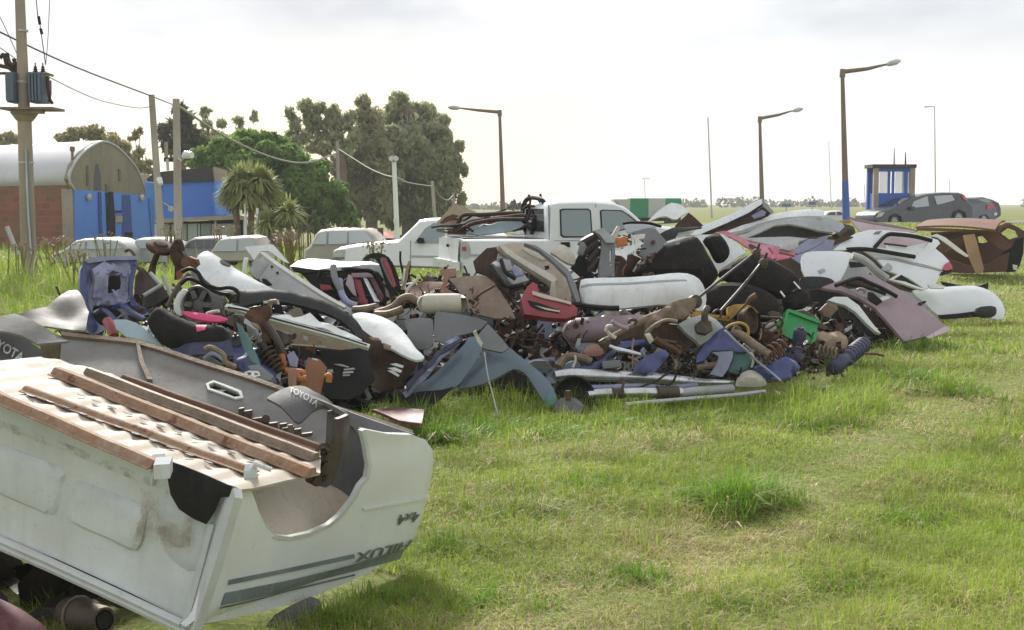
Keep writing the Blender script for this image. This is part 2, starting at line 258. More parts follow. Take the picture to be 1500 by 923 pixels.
# ---------------------------------------------------------------- geometry kit
CP, SP = math.cos(PITCH), math.sin(PITCH)
def P(px, py, d):
    """world point that lies on the sight line of photo pixel (px, py) at distance d along Y"""
    xc = (px - 750.0) / FPX; yc = (461.5 - py) / FPX
    v = np.array([xc, CP + yc * SP, -SP + yc * CP])
    return np.array([0, 0, CAMH]) + v * (d / v[1])
ZM = {'a1': (0, 0, 4), 'a2': (0, 180, 4), 'a3': (300, 100, 3.75), 'a4': (100, 330, 4.99), 'a5': (350, 330, 4.99), 'a6': (640, 270, 4.684), 'a7': (900, 270, 4.684),
      'a8': (1180, 270, 4.684), 'b1': (0, 430, 4.545), 'b2': (300, 430, 4.167), 'b3': (580, 420, 4.167), 'b4': (820, 420, 4.99), 'b5': (1020, 400, 4.99),
      'b6': (1140, 320, 4.167), 'b7': (0, 540, 2.2727), 'c1': (0, 560, 4.545), 'c2': (230, 560, 3.484), 'c3': (0, 700, 4.139), 'd4': (700, 60, 1.875), 'd5': (400, 270, 5.0)}
def Z(k, pts):
    if k is None: return [tuple(p[:2]) for p in pts]
    ox, oy, s = ZM[k]; return [(ox + p[0] / s, oy + p[1] / s) for p in pts]
class Plane:
    def __init__(s, a, b, c):
        s.o = np.array(a, float); b = np.array(b, float); c = np.array(c, float)
        n = np.cross(b - s.o, c - s.o); n /= np.linalg.norm(n)
        if np.dot(n, np.array([0, 0, CAMH]) - s.o) < 0: n = -n
        s.n = n; u = b - s.o; s.u = u / np.linalg.norm(u); s.v = np.cross(n, s.u)
    def hit(s, px, py):
        e = np.array([0, 0, CAMH]); d = P(px, py, 10.0) - e
        return e + d * (np.dot(s.o - e, s.n) / np.dot(d, s.n))
    def uv(s, px, py):
        q = s.hit(px, py) - s.o; return (np.dot(q, s.u), np.dot(q, s.v))
    def w(s, uv, z):
        return s.o + np.outer(uv[:, 0], s.u) + np.outer(uv[:, 1], s.v) + np.outer(z, s.n)
def plane(c, D):
    d, gx, gy = (tuple(D) + (0, 0))[:3]
    return Plane(P(c[0], c[1], d), P(c[0] + 50, c[1], d + 0.5 * gx), P(c[0], c[1] - 50, d + 0.5 * gy))
def catmull(pts, n=4):
    p = np.array(pts, float); out = []
    N = len(p)
    for i in range(N):
        a, b, c, d = p[i - 1], p[i], p[(i + 1) % N], p[(i + 2) % N]
        for t in np.linspace(0, 1, n, endpoint=False):
            out.append(0.5 * ((2 * b) + (-a + c) * t + (2 * a - 5 * b + 4 * c - d) * t * t + (-a + 3 * b - 3 * c + d) * t ** 3))
    return np.array(out)
def smooth_open(pts, n=5):
    p = np.array(pts, float); p = np.vstack([2 * p[0] - p[1], p, 2 * p[-1] - p[-2]]); out = []
    for i in range(1, len(p) - 2):
        a, b, c, d = p[i - 1], p[i], p[i + 1], p[i + 2]
        for t in np.linspace(0, 1, n, endpoint=False):
            out.append(0.5 * ((2 * b) + (-a + c) * t + (2 * a - 5 * b + 4 * c - d) * t * t + (-a + 3 * b - 3 * c + d) * t ** 3))
    out.append(p[-2]); return np.array(out)
def resample(loop, s):
    out = []; n = len(loop)
    for i in range(n):
        a, b = loop[i], loop[(i + 1) % n]; k = max(1, int(np.ceil(np.linalg.norm(b - a) / s)))
        for j in range(k): out.append(a + (b - a) * j / k)
    return np.array(out)
def inside(poly, q):
    x, y = q[:, 0], q[:, 1]; c = np.zeros(len(q), bool); n = len(poly)
    for i in range(n):
        x1, y1 = poly[i]; x2, y2 = poly[(i + 1) % n]
        if y1 == y2: continue
        c ^= ((y1 > y) != (y2 > y)) & (x < (x2 - x1) * (y - y1) / (y2 - y1) + x1)
    return c
def bdist(loops, q):
    d = np.full(len(q), 1e9)
    for lp in loops:
        for i in range(len(lp)):
            a, b = lp[i], lp[(i + 1) % len(lp)]; ab = b - a; L2 = ab @ ab
            if L2 < 1e-14: continue
            t = np.clip(((q - a) @ ab) / L2, 0, 1); d = np.minimum(d, np.linalg.norm(q - a - t[:, None] * ab, axis=1))
    return d
class MB:
    """collects vertices and faces of one mesh"""
    def __init__(s): s.v = []; s.f = []; s.n = 0; s.mi = []
    def add(s, v, f, mi=0):
        v = np.asarray(v, float); s.v.append(v); k = s.n
        s.f += [tuple(i + k for i in q) for q in f]; s.mi += [mi] * len(f); s.n += len(v); return s
    def box(s, c, ax, ay, az, mi=0):
        c = np.array(c, float); ax, ay, az = (np.array(q, float) for q in (ax, ay, az))
        v = [c + i * ax + j * ay + k * az for i in (-1, 1) for j in (-1, 1) for k in (-1, 1)]
        return s.add(v, [(0, 1, 3, 2), (4, 6, 7, 5), (0, 4, 5, 1), (2, 3, 7, 6), (0, 2, 6, 4), (1, 5, 7, 3)], mi)
    def bbox(s, lo, hi, mi=0):
        lo, hi = np.array(lo, float), np.array(hi, float); h = (hi - lo) / 2
        return s.box((lo + hi) / 2, (h[0], 0, 0), (0, h[1], 0), (0, 0, h[2]), mi)
    def beam(s, a, b, w, h, up=(0, 0, 1), mi=0):
        a, b = np.array(a, float), np.array(b, float); d = b - a; L = np.linalg.norm(d); d /= L
        up = np.array(up, float); sd = np.cross(d, up); sd /= np.linalg.norm(sd); u2 = np.cross(sd, d)
        return s.box((a + b) / 2, d * L / 2, sd * w / 2, u2 * h / 2, mi)
    def tube(s, pts, r, seg=8, mi=0, cap=True):
        p = np.array(pts, float); n = len(p); r = np.broadcast_to(np.array(r, float), (n,))
        t = np.gradient(p, axis=0); t /= np.linalg.norm(t, axis=1)[:, None] + 1e-12
        ref = np.array([0, 0, 1.0]) if abs(t[0][2]) < 0.9 else np.array([1.0, 0, 0])
        a = np.cross(t[0], ref); a /= np.linalg.norm(a); vs = []
        for i in range(n):
            a = a - t[i] * (a @ t[i]); a /= np.linalg.norm(a); b = np.cross(t[i], a)
            for k in range(seg):
                w = 2 * math.pi * k / seg; vs.append(p[i] + r[i] * (a * math.cos(w) + b * math.sin(w)))
        f = [(i * seg + k, i * seg + (k + 1) % seg, (i + 1) * seg + (k + 1) % seg, (i + 1) * seg + k) for i in range(n - 1) for k in range(seg)]
        if cap: f += [tuple(range(seg - 1, -1, -1)), tuple((n - 1) * seg + k for k in range(seg))]
        return s.add(vs, f, mi)
    def lathe(s, o, ax, prof, seg=20, mi=0, sx=None):
        """prof: (radius, height along ax)"""
        o = np.array(o, float); ax = np.array(ax, float); ax /= np.linalg.norm(ax)
        ref = np.array([0, 0, 1.0]) if abs(ax[2]) < 0.9 else np.array([1.0, 0, 0])
        a = np.cross(ax, ref); a /= np.linalg.norm(a); b = np.cross(ax, a); n = len(prof)
        vs = [o + ax * h + r * (a * math.cos(2 * math.pi * k / seg) + b * math.sin(2 * math.pi * k / seg)) for r, h in prof for k in range(seg)]
        f = [(i * seg + k, i * seg + (k + 1) % seg, (i + 1) * seg + (k + 1) % seg, (i + 1) * seg + k) for i in range(n - 1) for k in range(seg)]
        if prof[0][0] > 1e-5: f.append(tuple(range(seg - 1, -1, -1)))
        if prof[-1][0] > 1e-5: f.append(tuple((n - 1) * seg + k for k in range(seg)))
        return s.add(vs, f, mi)
    def coil(s, a, b, r, wr, turns, seg=6, mi=0):
        a, b = np.array(a, float), np.array(b, float); ax = b - a; L = np.linalg.norm(ax); ax /= L
        ref = np.array([0, 0, 1.0]) if abs(ax[2]) < 0.9 else np.array([1.0, 0, 0])
        e = np.cross(ax, ref); e /= np.linalg.norm(e); g = np.cross(ax, e); n = int(turns * 14)
        p = [a + ax * L * i / n + r * (e * math.cos(2 * math.pi * turns * i / n) + g * math.sin(2 * math.pi * turns * i / n)) for i in range(n + 1)]
        return s.tube(p, wr, seg, mi)
    def sheet(s, grid, th=0.0, mi=0):
        g = np.array(grid, float); m, n = g.shape[:2]
        f = [(i * n + j, i * n + j + 1, (i + 1) * n + j + 1, (i + 1) * n + j) for i in range(m - 1) for j in range(n - 1)]
        if th == 0: return s.add(g.reshape(-1, 3), f, mi)
        du = np.gradient(g, axis=0); dv = np.gradient(g, axis=1); nn = np.cross(du, dv); nn /= np.linalg.norm(nn, axis=2)[..., None] + 1e-12
        k = m * n; v = np.vstack([g.reshape(-1, 3), (g + nn * th).reshape(-1, 3)])
        f2 = [tuple(i + k for i in q[::-1]) for q in f]
        bd = [(0, j) for j in range(n)] + [(i, n - 1) for i in range(1, m)] + [(m - 1, j) for j in range(n - 2, -1, -1)] + [(i, 0) for i in range(m - 2, 0, -1)]
        idx = [i * n + j for i, j in bd]; q = len(idx)
        return s.add(v, f + f2 + [(idx[i], idx[i] + k, idx[(i + 1) % q] + k, idx[(i + 1) % q]) for i in range(q)], mi)
    def verts(s): return np.vstack(s.v)
def plate(mb, pl, outline, holes=(), th=0.02, s=None, zf=None, zb=None, off=0.0, warp=None, mi=0, fill=True):
    """a sheet cut to outline (plane coordinates) with holes, relief zf and thickness th"""
    lo, hi = outline.min(0), outline.max(0); size = max(hi - lo)
    s = s or size / 13.0
    loops = [resample(outline, s)] + [resample(h, s) for h in holes]
    vs = []; ed = []
    for lp in loops:
        k = len(vs); vs += [Vector(p) for p in lp]; ed += [(k + i, k + (i + 1) % len(lp)) for i in range(len(lp))]
    gx = np.arange(lo[0] + s / 2, hi[0], s); gy = np.arange(lo[1] + s / 2, hi[1], s)
    if fill and len(gx) and len(gy):
        q = np.array([(a + (s / 2 if j % 2 else 0), b) for j, b in enumerate(gy) for a in gx])
        ok = inside(loops[0], q)
        for h in loops[1:]: ok &= ~inside(h, q)
        q = q[ok]
        if len(q):
            q = q[bdist(loops, q) > 0.45 * s]
            vs += [Vector(p) for p in q]
    V, E, Fc, *_ = delaunay_2d_cdt(vs, ed, [], 0, 1e-7)
    V = np.array([tuple(v) for v in V]); tri = np.array([f for f in Fc if len(f) == 3])
    cen = V[tri].mean(1); ok = inside(loops[0], cen)
    for h in loops[1:]: ok &= ~inside(h, cen)
    tri = tri[ok]
    a, b, c = V[tri[:, 0]], V[tri[:, 1]], V[tri[:, 2]]
    ar = (b[:, 0] - a[:, 0]) * (c[:, 1] - a[:, 1]) - (b[:, 1] - a[:, 1]) * (c[:, 0] - a[:, 0])
    tri[ar < 0] = tri[ar < 0][:, ::-1]
    z = (zf(V) if zf else np.zeros(len(V))) + off
    zb_ = (zb(V) if zb else z - th)
    fr = pl.w(V, z); bk = pl.w(V, zb_)
    if warp: fr = warp(fr); bk = warp(bk)
    n = len(V); cnt = {}
    for t in tri:
        for i in range(3):
            e = (t[i], t[(i + 1) % 3]); k = (min(e), max(e)); cnt[k] = None if k in cnt else e
    f = [tuple(t) for t in tri] + [tuple(t[::-1] + n) for t in tri]
    f += [(e[1], e[0], e[0] + n, e[1] + n) for e in cnt.values() if e]
    mb.add(np.vstack([fr, bk]), f, mi)
def relief(outline, holes=(), pil=None, cu=0, cv=0, dent=0, ds=6.0, seed=0, fn=None, soft=1, crease=0):
    lo, hi = outline.min(0), outline.max(0); cen = (lo + hi) / 2; half = (hi - lo) / 2 + 1e-9
    ph = np.random.default_rng(seed + 11).uniform(0, 6.28, 8)
    lp = [np.asarray(outline)]
    def z(V):
        u = (V[:, 0] - cen[0]) / half[0]; v = (V[:, 1] - cen[1]) / half[1]
        r = cu * (1 - u * u) + cv * (1 - v * v)
        if pil:
            t = np.clip(bdist(lp, V) / pil[1], 0, 1) * np.where(inside(lp[0], V), 1, 0); r = r + (pil[0] * np.sqrt(np.maximum(0, 1 - (1 - t) ** 2)) if soft else (0.62 if pil[0] >= 0.1 else 0.38) * pil[0] * np.sin(t * math.pi / 2))
        if dent:
            r = r + dent * (np.sin(V[:, 0] * ds + ph[0] + 1.7 * np.sin(V[:, 1] * ds * 0.7 + ph[1])) * np.sin(V[:, 1] * ds * 1.1 + ph[2]) + 0.5 * np.sin(V[:, 0] * ds * 2.3 + ph[3]) * np.sin(V[:, 1] * ds * 1.9 + ph[4]))
        if crease:
            for j in range(3):
                an = ph[5] + j * 1.1; w = (V[:, 0] * math.cos(an) + V[:, 1] * math.sin(an)) * (3.0 + 2.2 * j) + ph[6 + j % 2]
                r = r + crease / (1 + j * .5) * (np.abs(np.sin(w)) - .6)
        if fn: r = r + fn(u, v)
        return r
    return z
def mesh_from(name, v, f, mats, mi=None, smooth=40):
    me = bpy.data.meshes.new(name); me.from_pydata([tuple(p) for p in v], [], f)
    for m in mats: me.materials.append(MT[m] if isinstance(m, str) else m)
    if mi is not None and len(mats) > 1: me.polygons.foreach_set('material_index', mi)
    if smooth:
        me.polygons.foreach_set('use_smooth', [True] * len(me.polygons)); me.set_sharp_from_angle(angle=R(smooth))
    me.update(); return me
def tag(o, label=None, cat=None, group=None, kind=None):
    if label: o['label'] = label
    if cat: o['category'] = cat
    if group: o['group'] = group
    if kind: o['kind'] = kind
    return o
def world_loc(o):
    p = Vector((0, 0, 0))
    while o is not None: p += o.location; o = o.parent
    return np.array(p)
def obj(name, mb, mat, parent=None, label=None, cat=None, group=None, kind=None, smooth=40, origin=None):
    v = mb.verts(); mats = mat if isinstance(mat, (list, tuple)) else [mat]
    if parent is None:
        lo, hi = v.min(0), v.max(0)
        org = np.array(origin) if origin is not None else np.array([(lo[0] + hi[0]) / 2, (lo[1] + hi[1]) / 2, lo[2]])
        v = v - org
    else: v = v - world_loc(parent)
    o = bpy.data.objects.new(name, mesh_from(name, v, mb.f, mats, mb.mi, smooth)); COL.objects.link(o)
    if parent is None: o.location = org
    else: o.parent = parent
    return tag(o, label, cat, group, kind)
def thing(name, label, cat, loc, group=None):
    o = bpy.data.objects.new(name, None); COL.objects.link(o); o.location = loc; o.empty_display_size = 0.2
    return tag(o, label, cat, group)
CREASE = dict(white=.010, lightgrey=.009, undergrey=.010, bluegrey=.014, rust=.014, rustdark=.016, lilac=.012, blue=.014, grey=.007, black=.008, olive=.008, mauve=.006, palepink=.006, pink=.012, whiteclean=.004, castiron=.016, tanmetal=.01, brownsheet=.008, maroon=.008, salmon=.006, tansheet=.02, shellrust=.01, red=.006)
def S(name, pts, D, mat, parent=None, label=None, cat=None, zk=None, th=0.02, sm=0, holes=(), pil=None, cu=0, cv=0, dent=0, ds=6.0, zf=None, off=0.0, s=None, group=None, soft=0, fn=None, pl=None, warp=None, smooth=32, crease=None):
    """sheet part whose outline is measured in photo pixels and laid on a tilted plane at its own distance"""
    px = np.array(Z(zk, pts)); c = px.mean(0)
    if sm: px = catmull(px, sm)
    pl = pl or (D if isinstance(D, Plane) else plane(c, D))
    ol = np.array([pl.uv(*p) for p in px]); hl = []
    for h in holes:
        hp = np.array(Z(zk, h)); hp = catmull(hp, sm) if sm else hp
        hl.append(np.array([pl.uv(*p) for p in hp]))
    zf = zf or relief(ol, hl, pil, cu, cv, dent, ds, seed=len(bpy.data.objects), fn=fn, soft=soft, crease=(CREASE.get(mat, 0) if crease is None else crease))
    zb = None
    if soft: zb = lambda V, a=relief(ol, hl, pil): -th - a(V)
    mb = MB(); plate(mb, pl, ol, hl, th, s, zf, zb, off, warp)
    o = obj(name, mb, mat, parent, label, cat, group, smooth=smooth)
    return o, pl, zf
def T(name, pts, r, mat, parent=None, label=None, cat=None, zk=None, sm=5, seg=8, group=None):
    """bent tube; pts = (px, py, distance)"""
    q = [P(*Z(zk, [p])[0], p[2]) for p in pts]; q = smooth_open(q, sm) if sm and len(q) > 2 else np.array(q)
    if not np.isscalar(r): r = np.interp(np.linspace(0, 1, len(q)), np.linspace(0, 1, len(r)), r)
    return obj(name, MB().tube(q, r, seg), mat, parent, label, cat, group)
def copy_tree(o, parent=None):
    c = o.copy(); COL.objects.link(c)
    if parent is not None: c.parent = parent
    for ch in [x for x in bpy.data.objects if x.parent == o]: copy_tree(ch, c)
    return c
FONT = {}
def text_mesh(txt):
    cu = bpy.data.curves.new('lettering', 'FONT'); cu.body = txt; cu.extrude = 0.0; cu.resolution_u = 3; cu.offset = 0.012
    o = bpy.data.objects.new('lettering', cu); COL.objects.link(o); bpy.context.view_layer.update()
    me = bpy.data.meshes.new_from_object(o.evaluated_get(bpy.context.evaluated_depsgraph_get()))
    v = np.array([tuple(p.co)[:2] for p in me.vertices]); f = [tuple(p.vertices) for p in me.polygons]
    bpy.data.objects.remove(o); bpy.data.meshes.remove(me); return v, f
def lettering(txt, quad, pl, zf, off, mat, parent, label, th=0.002):
    """quad: pixels of text start-baseline, end-baseline, start-top, end-top"""
    v, f = text_mesh(txt); lo, hi = v.min(0), v.max(0); t = (v - lo) / (hi - lo)
    q = np.array(quad, float); px = ((1 - t[:, :1]) * (1 - t[:, 1:]) * q[0] + t[:, :1] * (1 - t[:, 1:]) * q[1] + (1 - t[:, :1]) * t[:, 1:] * q[2] + t[:, :1] * t[:, 1:] * q[3])
    uv = np.array([pl.uv(*p) for p in px]); z = (zf(uv) if zf else 0) + off
    fr = pl.w(uv, z + np.zeros(len(uv))); mb = MB(); mb.add(fr, f)
    o = obj('lettering', mb, mat, parent, smooth=0); o['label'] = label
    sol = o.modifiers.new('depth', 'SOLIDIFY'); sol.thickness = th; sol.offset = 0
    return o
# ---------------------------------------------------------------- ground, road, grass
def sst(a, b, x): t = np.clip((x - a) / (b - a), 0, 1); return t * t * (3 - 2 * t)
def gz(x, y):
    x = np.asarray(x, float); y = np.asarray(y, float); q = x / np.maximum(y, 1.0)
    rise = 0.84 * sst(27, 57, y) * sst(0.0, 0.2, q); drop = -0.35 * sst(20, 34, y) * sst(0.02, -0.12, q)
    und = 0.025 * np.sin(x * 1.3 + 0.7) * np.sin(y * 0.9 + 1.1) + 0.012 * np.sin(x * 3.1 + y * 2.3)
    return rise + drop + und * np.clip(1 - y / 60, 0, 1)
def build_ground():
    rr = np.concatenate([np.geomspace(0.4, 70, 130), np.geomspace(76, 5000, 30)]); aa = np.linspace(0, 2 * math.pi, 181)[:-1]
    v = [(0, 0, float(gz(0, 0)))]
    for r in rr:
        x = r * np.sin(aa); y = r * np.cos(aa); v += list(zip(x, y, gz(x, y)))
    n = len(aa); f = [(0, 1 + (i + 1) % n, 1 + i) for i in range(n)]
    for k in range(len(rr) - 1):
        f += [(1 + k * n + i, 1 + k * n + (i + 1) % n, 1 + (k + 1) * n + (i + 1) % n, 1 + (k + 1) * n + i) for i in range(n)]
    mb = MB().add(v, f); o = obj('ground', mb, 'ground', kind='structure', smooth=180); return o
build_ground()
def build_road():
    g = []
    for x in np.linspace(2, 120, 60):
        row = []
        for t in np.linspace(0, 1, 9):
            y = 60 + 9 * t + 0.02 * x; row.append((x, y, float(gz(x, y)) + 0.03))
        g.append(row)
    obj('road', MB().sheet(g, -0.02), 'asphalt', kind='structure')
build_road()
def pxof(x, y, z):
    dz = z - CAMH; d = y * CP - dz * SP; return 750 + FPX * x / d, 461.5 - FPX * (y * SP + dz * CP) / d
BEDPOLY = None
TUFTS = [(1075, 752, 0.30, 0.34, 1100), (1120, 740, 0.22, 0.30, 600), (1010, 745, 0.25, 0.2, 400), (1195, 625, 0.35, 0.17, 700), (1150, 618, 0.3, 0.15, 400), (1090, 617, 0.5, 0.15, 500), (720, 640, 0.5, 0.26, 900), (650, 650, 0.35, 0.3, 700), (790, 640, 0.5, 0.2, 800), (900, 622, 0.5, 0.14, 800), (990, 617, 0.5, 0.13, 700),
         (1330, 560, 0.6, 0.24, 700), (1400, 580, 0.5, 0.2, 500), (1290, 575, 0.4, 0.22, 400), (940, 850, 0.3, 0.13, 500), (1240, 860, 0.35, 0.12, 600), (1330, 760, 0.4, 0.13, 600), (870, 720, 0.35, 0.13, 600), (1400, 690, 0.4, 0.14, 500), (760, 760, 0.3, 0.14, 500), (1060, 890, 0.25, 0.12, 400), (560, 880, 0.2, 0.16, 400), (500, 915, 0.2, 0.18, 500), (650, 810, 0.22, 0.14, 400), (700, 880, 0.3, 0.16, 400), (600, 620, 0.4, 0.3, 500), (1330, 510, 0.8, 0.25, 500), (1250, 540, 0.5, 0.25, 400)]
def build_grass():
    P_ = []; A = []
    def zone(y0, y1, dens):
        n = int(dens * 0.43 * (y1 * y1 - y0 * y0)); y = np.sqrt(RNG.uniform(y0 * y0, y1 * y1, n)); x = RNG.uniform(-0.43, 0.43, n) * y
        return x, y
    xs = []; ys = []; ws = []
    for y0, y1, dn, w in ((2.2, 4.4, 1500, .0035), (4.4, 6.5, 8200, 0.0026), (6.5, 9, 5200, 0.0034), (9, 14, 2000, 0.0052), (14, 24, 480, 0.010), (24, 60, 70, 0.028)):
        x, y = zone(y0, y1, dn); xs.append(x); ys.append(y); ws.append(np.full(len(x), w))
        n = int(dn * .16 * (y1 * y1 - y0 * y0)); y = np.sqrt(RNG.uniform(y0 * y0, y1 * y1, n)); x = np.where(RNG.random(n) < .5, -1, 1) * RNG.uniform(.43, .85, n) * y; xs.append(x); ys.append(y); ws.append(np.full(n, w * 1.6))
    x = np.concatenate(xs); y = np.concatenate(ys); w = np.concatenate(ws)
    nz = lambda s, a, b: 0.5 + 0.25 * (np.sin(x * s + a + 1.3 * np.sin(y * s * 0.7 + b)) + np.sin(y * s * 1.2 + b + 1.5 * np.sin(x * s * 0.8 + a)))
    z = gz(x, y); px, py = pxof(x, y, z); q = x / y
    n1 = nz(2.2, 0.3, 1.9); n2 = nz(7.5, 2.1, 0.4); n3 = nz(0.8, 1.0, 3.0)
    n4 = nz(17, 0.9, 2.7); h = 0.048 + 0.115 * n2 * (0.3 + n1) * (0.4 + n4) + 0.02 * n3
    # worn trail running from right to the bottom: short and dry
    tx = np.interp(py, [500, 560, 640, 720, 800, 860, 923], [1600, 1500, 1290, 1190, 1090, 900, 800]); tw = np.interp(py, [500, 923], [60, 150])
    trail = np.exp(-((px - tx) / tw) ** 2)
    dry = np.clip(0.11 + 0.6 * (n1 * 0.6 + n3 * 0.55 - 0.36) + 0.5 * trail * (0.3 + n2), 0, 1)
    h *= (1 - 0.45 * trail)
    band = np.exp(-((py - 600) / 28.0) ** 2) * sst(600, 640, px) * sst(1330, 1270, px)
    h += (0.16 - 0.11 * sst(815, 850, px) * sst(1180, 1130, px)) * band * (0.4 + n2); dry *= (1 - 0.8 * band)
    near_bed = sst(560, 420, px) * sst(700, 860, py); h += 0.0 * near_bed
    left = sst(-0.2, -0.3, q) * sst(10, 14, y); h += left * (0.18 + 0.32 * n2); dry = dry * (1 - left) + left * (0.12 + 0.15 * n1)
    yard = sst(0.05, -0.05, q) * sst(15, 19, y) * (1 - left); h += yard * (0.10 + 0.2 * n2) + 0.32 * (0.3 + n2) * sst(19, 23, y) * sst(31, 28, y) * sst(-.06, -.11, q)
    keep = np.ones(len(x), bool)
    pile = (y > 11.3) & (y < 17) & (q > -0.3) & (q < 0.25); keep &= ~(pile & (RNG.random(len(x)) > 0.12))
    bp = np.array([(-1.05, 4.75), (-0.45, 5.85), (-2.0, 6.5), (-2.5, 5.4)]); keep &= ~inside(bp, np.stack([x, y], 1))
    gap = trail * sst(0.45, 0.75, n2); keep &= RNG.random(len(x)) > 0.6 * gap
    x, y, z, h, w, dry = (a[keep] for a in (x, y, z, h, w, dry)); grn = np.full(len(x), 0.0) + 0.5 * np.interp(y, [4, 9], [0, 0.5])
    ex = [];
    for (tpx, tpy, r, th, n) in [(a_, b_, c_ * 1.1, d_ * .92, int(e_ * 1.6)) for a_, b_, c_, d_, e_ in TUFTS]:
        an = math.atan((tpy - 461.5) / FPX) + PITCH; d = CAMH / math.tan(an); d *= 1.0
        c = P(tpx, tpy, d); a = RNG.uniform(0, 6.28, n); rr = r * np.sqrt(RNG.random(n)) * (0.6 + 0.4 * np.sin(a * 3 + tpx))
        ux = c[0] + rr * np.cos(a) * 1.25; uy = c[1] + rr * np.sin(a)
        ex.append((ux, uy, gz(ux, uy), th * RNG.uniform(0.35, 1.05, n) * (1 - 0.5 * (rr / r) ** 2), np.full(n, 0.0032 * d / 5), np.clip(RNG.normal(0.12, 0.15, n), 0, 1), np.full(n, 1.0)))
    cat = lambda i, a: np.concatenate([a] + [e[i] for e in ex])
    x, y, z, h, w, dry, grn = cat(0, x), cat(1, y), cat(2, z), cat(3, h), cat(4, w), cat(5, dry), cat(6, grn)
    N = len(x); wd = (RNG.random(N) < .07) & (h < .16); w = np.where(wd, w * 3.2, w); h = np.where(wd, h * .7, h); h = h * RNG.uniform(0.55, 1.35, N); w = w * RNG.uniform(0.7, 1.3, N)
    a = RNG.uniform(0, 6.28, N); lean = RNG.uniform(0.15, 1.5, N); L = np.stack([np.cos(a), np.sin(a), np.zeros(N)], 1)
    b = a + RNG.uniform(0.9, 2.2, N); Sd = np.stack([np.cos(b), np.sin(b), np.zeros(N)], 1)
    up = np.array([0, 0, 1.0]); p0 = np.stack([x, y, z - 0.01], 1)
    isdry = (RNG.random(N) < dry); lean = np.where(isdry, lean + 0.7, lean); p1 = p0 + h[:, None] * ((0.58 - 0.12 * lean[:, None]) * up + 0.30 * lean[:, None] * L); p2 = p0 + h[:, None] * ((1.0 - 0.43 * lean[:, None]) * up + 0.85 * lean[:, None] * L)
    V = np.stack([p0 - Sd * w[:, None] / 2, p0 + Sd * w[:, None] / 2, p1 + Sd * w[:, None] * 0.42, p1 - Sd * w[:, None] * 0.42, p2], 1).reshape(-1, 3)
    k = np.arange(N) * 5
    me = bpy.data.meshes.new('grass'); me.vertices.add(N * 5); me.vertices.foreach_set('co', V.ravel())
    lv = np.stack([k, k + 1, k + 2, k + 3, k + 3, k + 2, k + 4], 1).ravel()
    me.loops.add(N * 7); me.loops.foreach_set('vertex_index', lv.astype(np.int32))
    me.polygons.add(N * 2); ls = np.stack([np.arange(N) * 7, np.arange(N) * 7 + 4], 1).ravel(); me.polygons.foreach_set('loop_start', ls.astype(np.int32))
    me.update(calc_edges=True)
    g1 = np.array([0.20, 0.315, 0.034]); g2 = np.array([0.43, 0.50, 0.085]); gb = np.array([0.15, 0.29, 0.028]); dr = np.array([0.57, 0.46, 0.25])
    t = RNG.random((N, 1)); c = g1 * (1 - t) + g2 * t; c = c * (1 - grn[:, None] * 0.8) + gb * grn[:, None] * 0.8
    c = np.where(isdry[:, None], dr * RNG.uniform(0.7, 1.15, (N, 1)), c) * RNG.uniform(0.8, 1.2, (N, 1)) * (0.82 + 0.36 * (0.5 + 0.5 * np.sin(x * 2.9 + 1.7 * np.sin(y * 1.9)) * np.sin(y * 3.3 + 1.1 * np.sin(x * 2.1))))[:, None]
    C = np.repeat(np.concatenate([c, np.ones((N, 1))], 1), 5, 0).astype(np.float32)
    at = me.color_attributes.new('col', 'FLOAT_COLOR', 'POINT'); at.data.foreach_set('color', C.ravel())
    me.materials.append(MT['grass']); me.validate()
    o = bpy.data.objects.new('grass', me); COL.objects.link(o); tag(o, 'green and straw coloured rough grass growing over the whole yard', 'grass', kind='stuff')
build_grass()
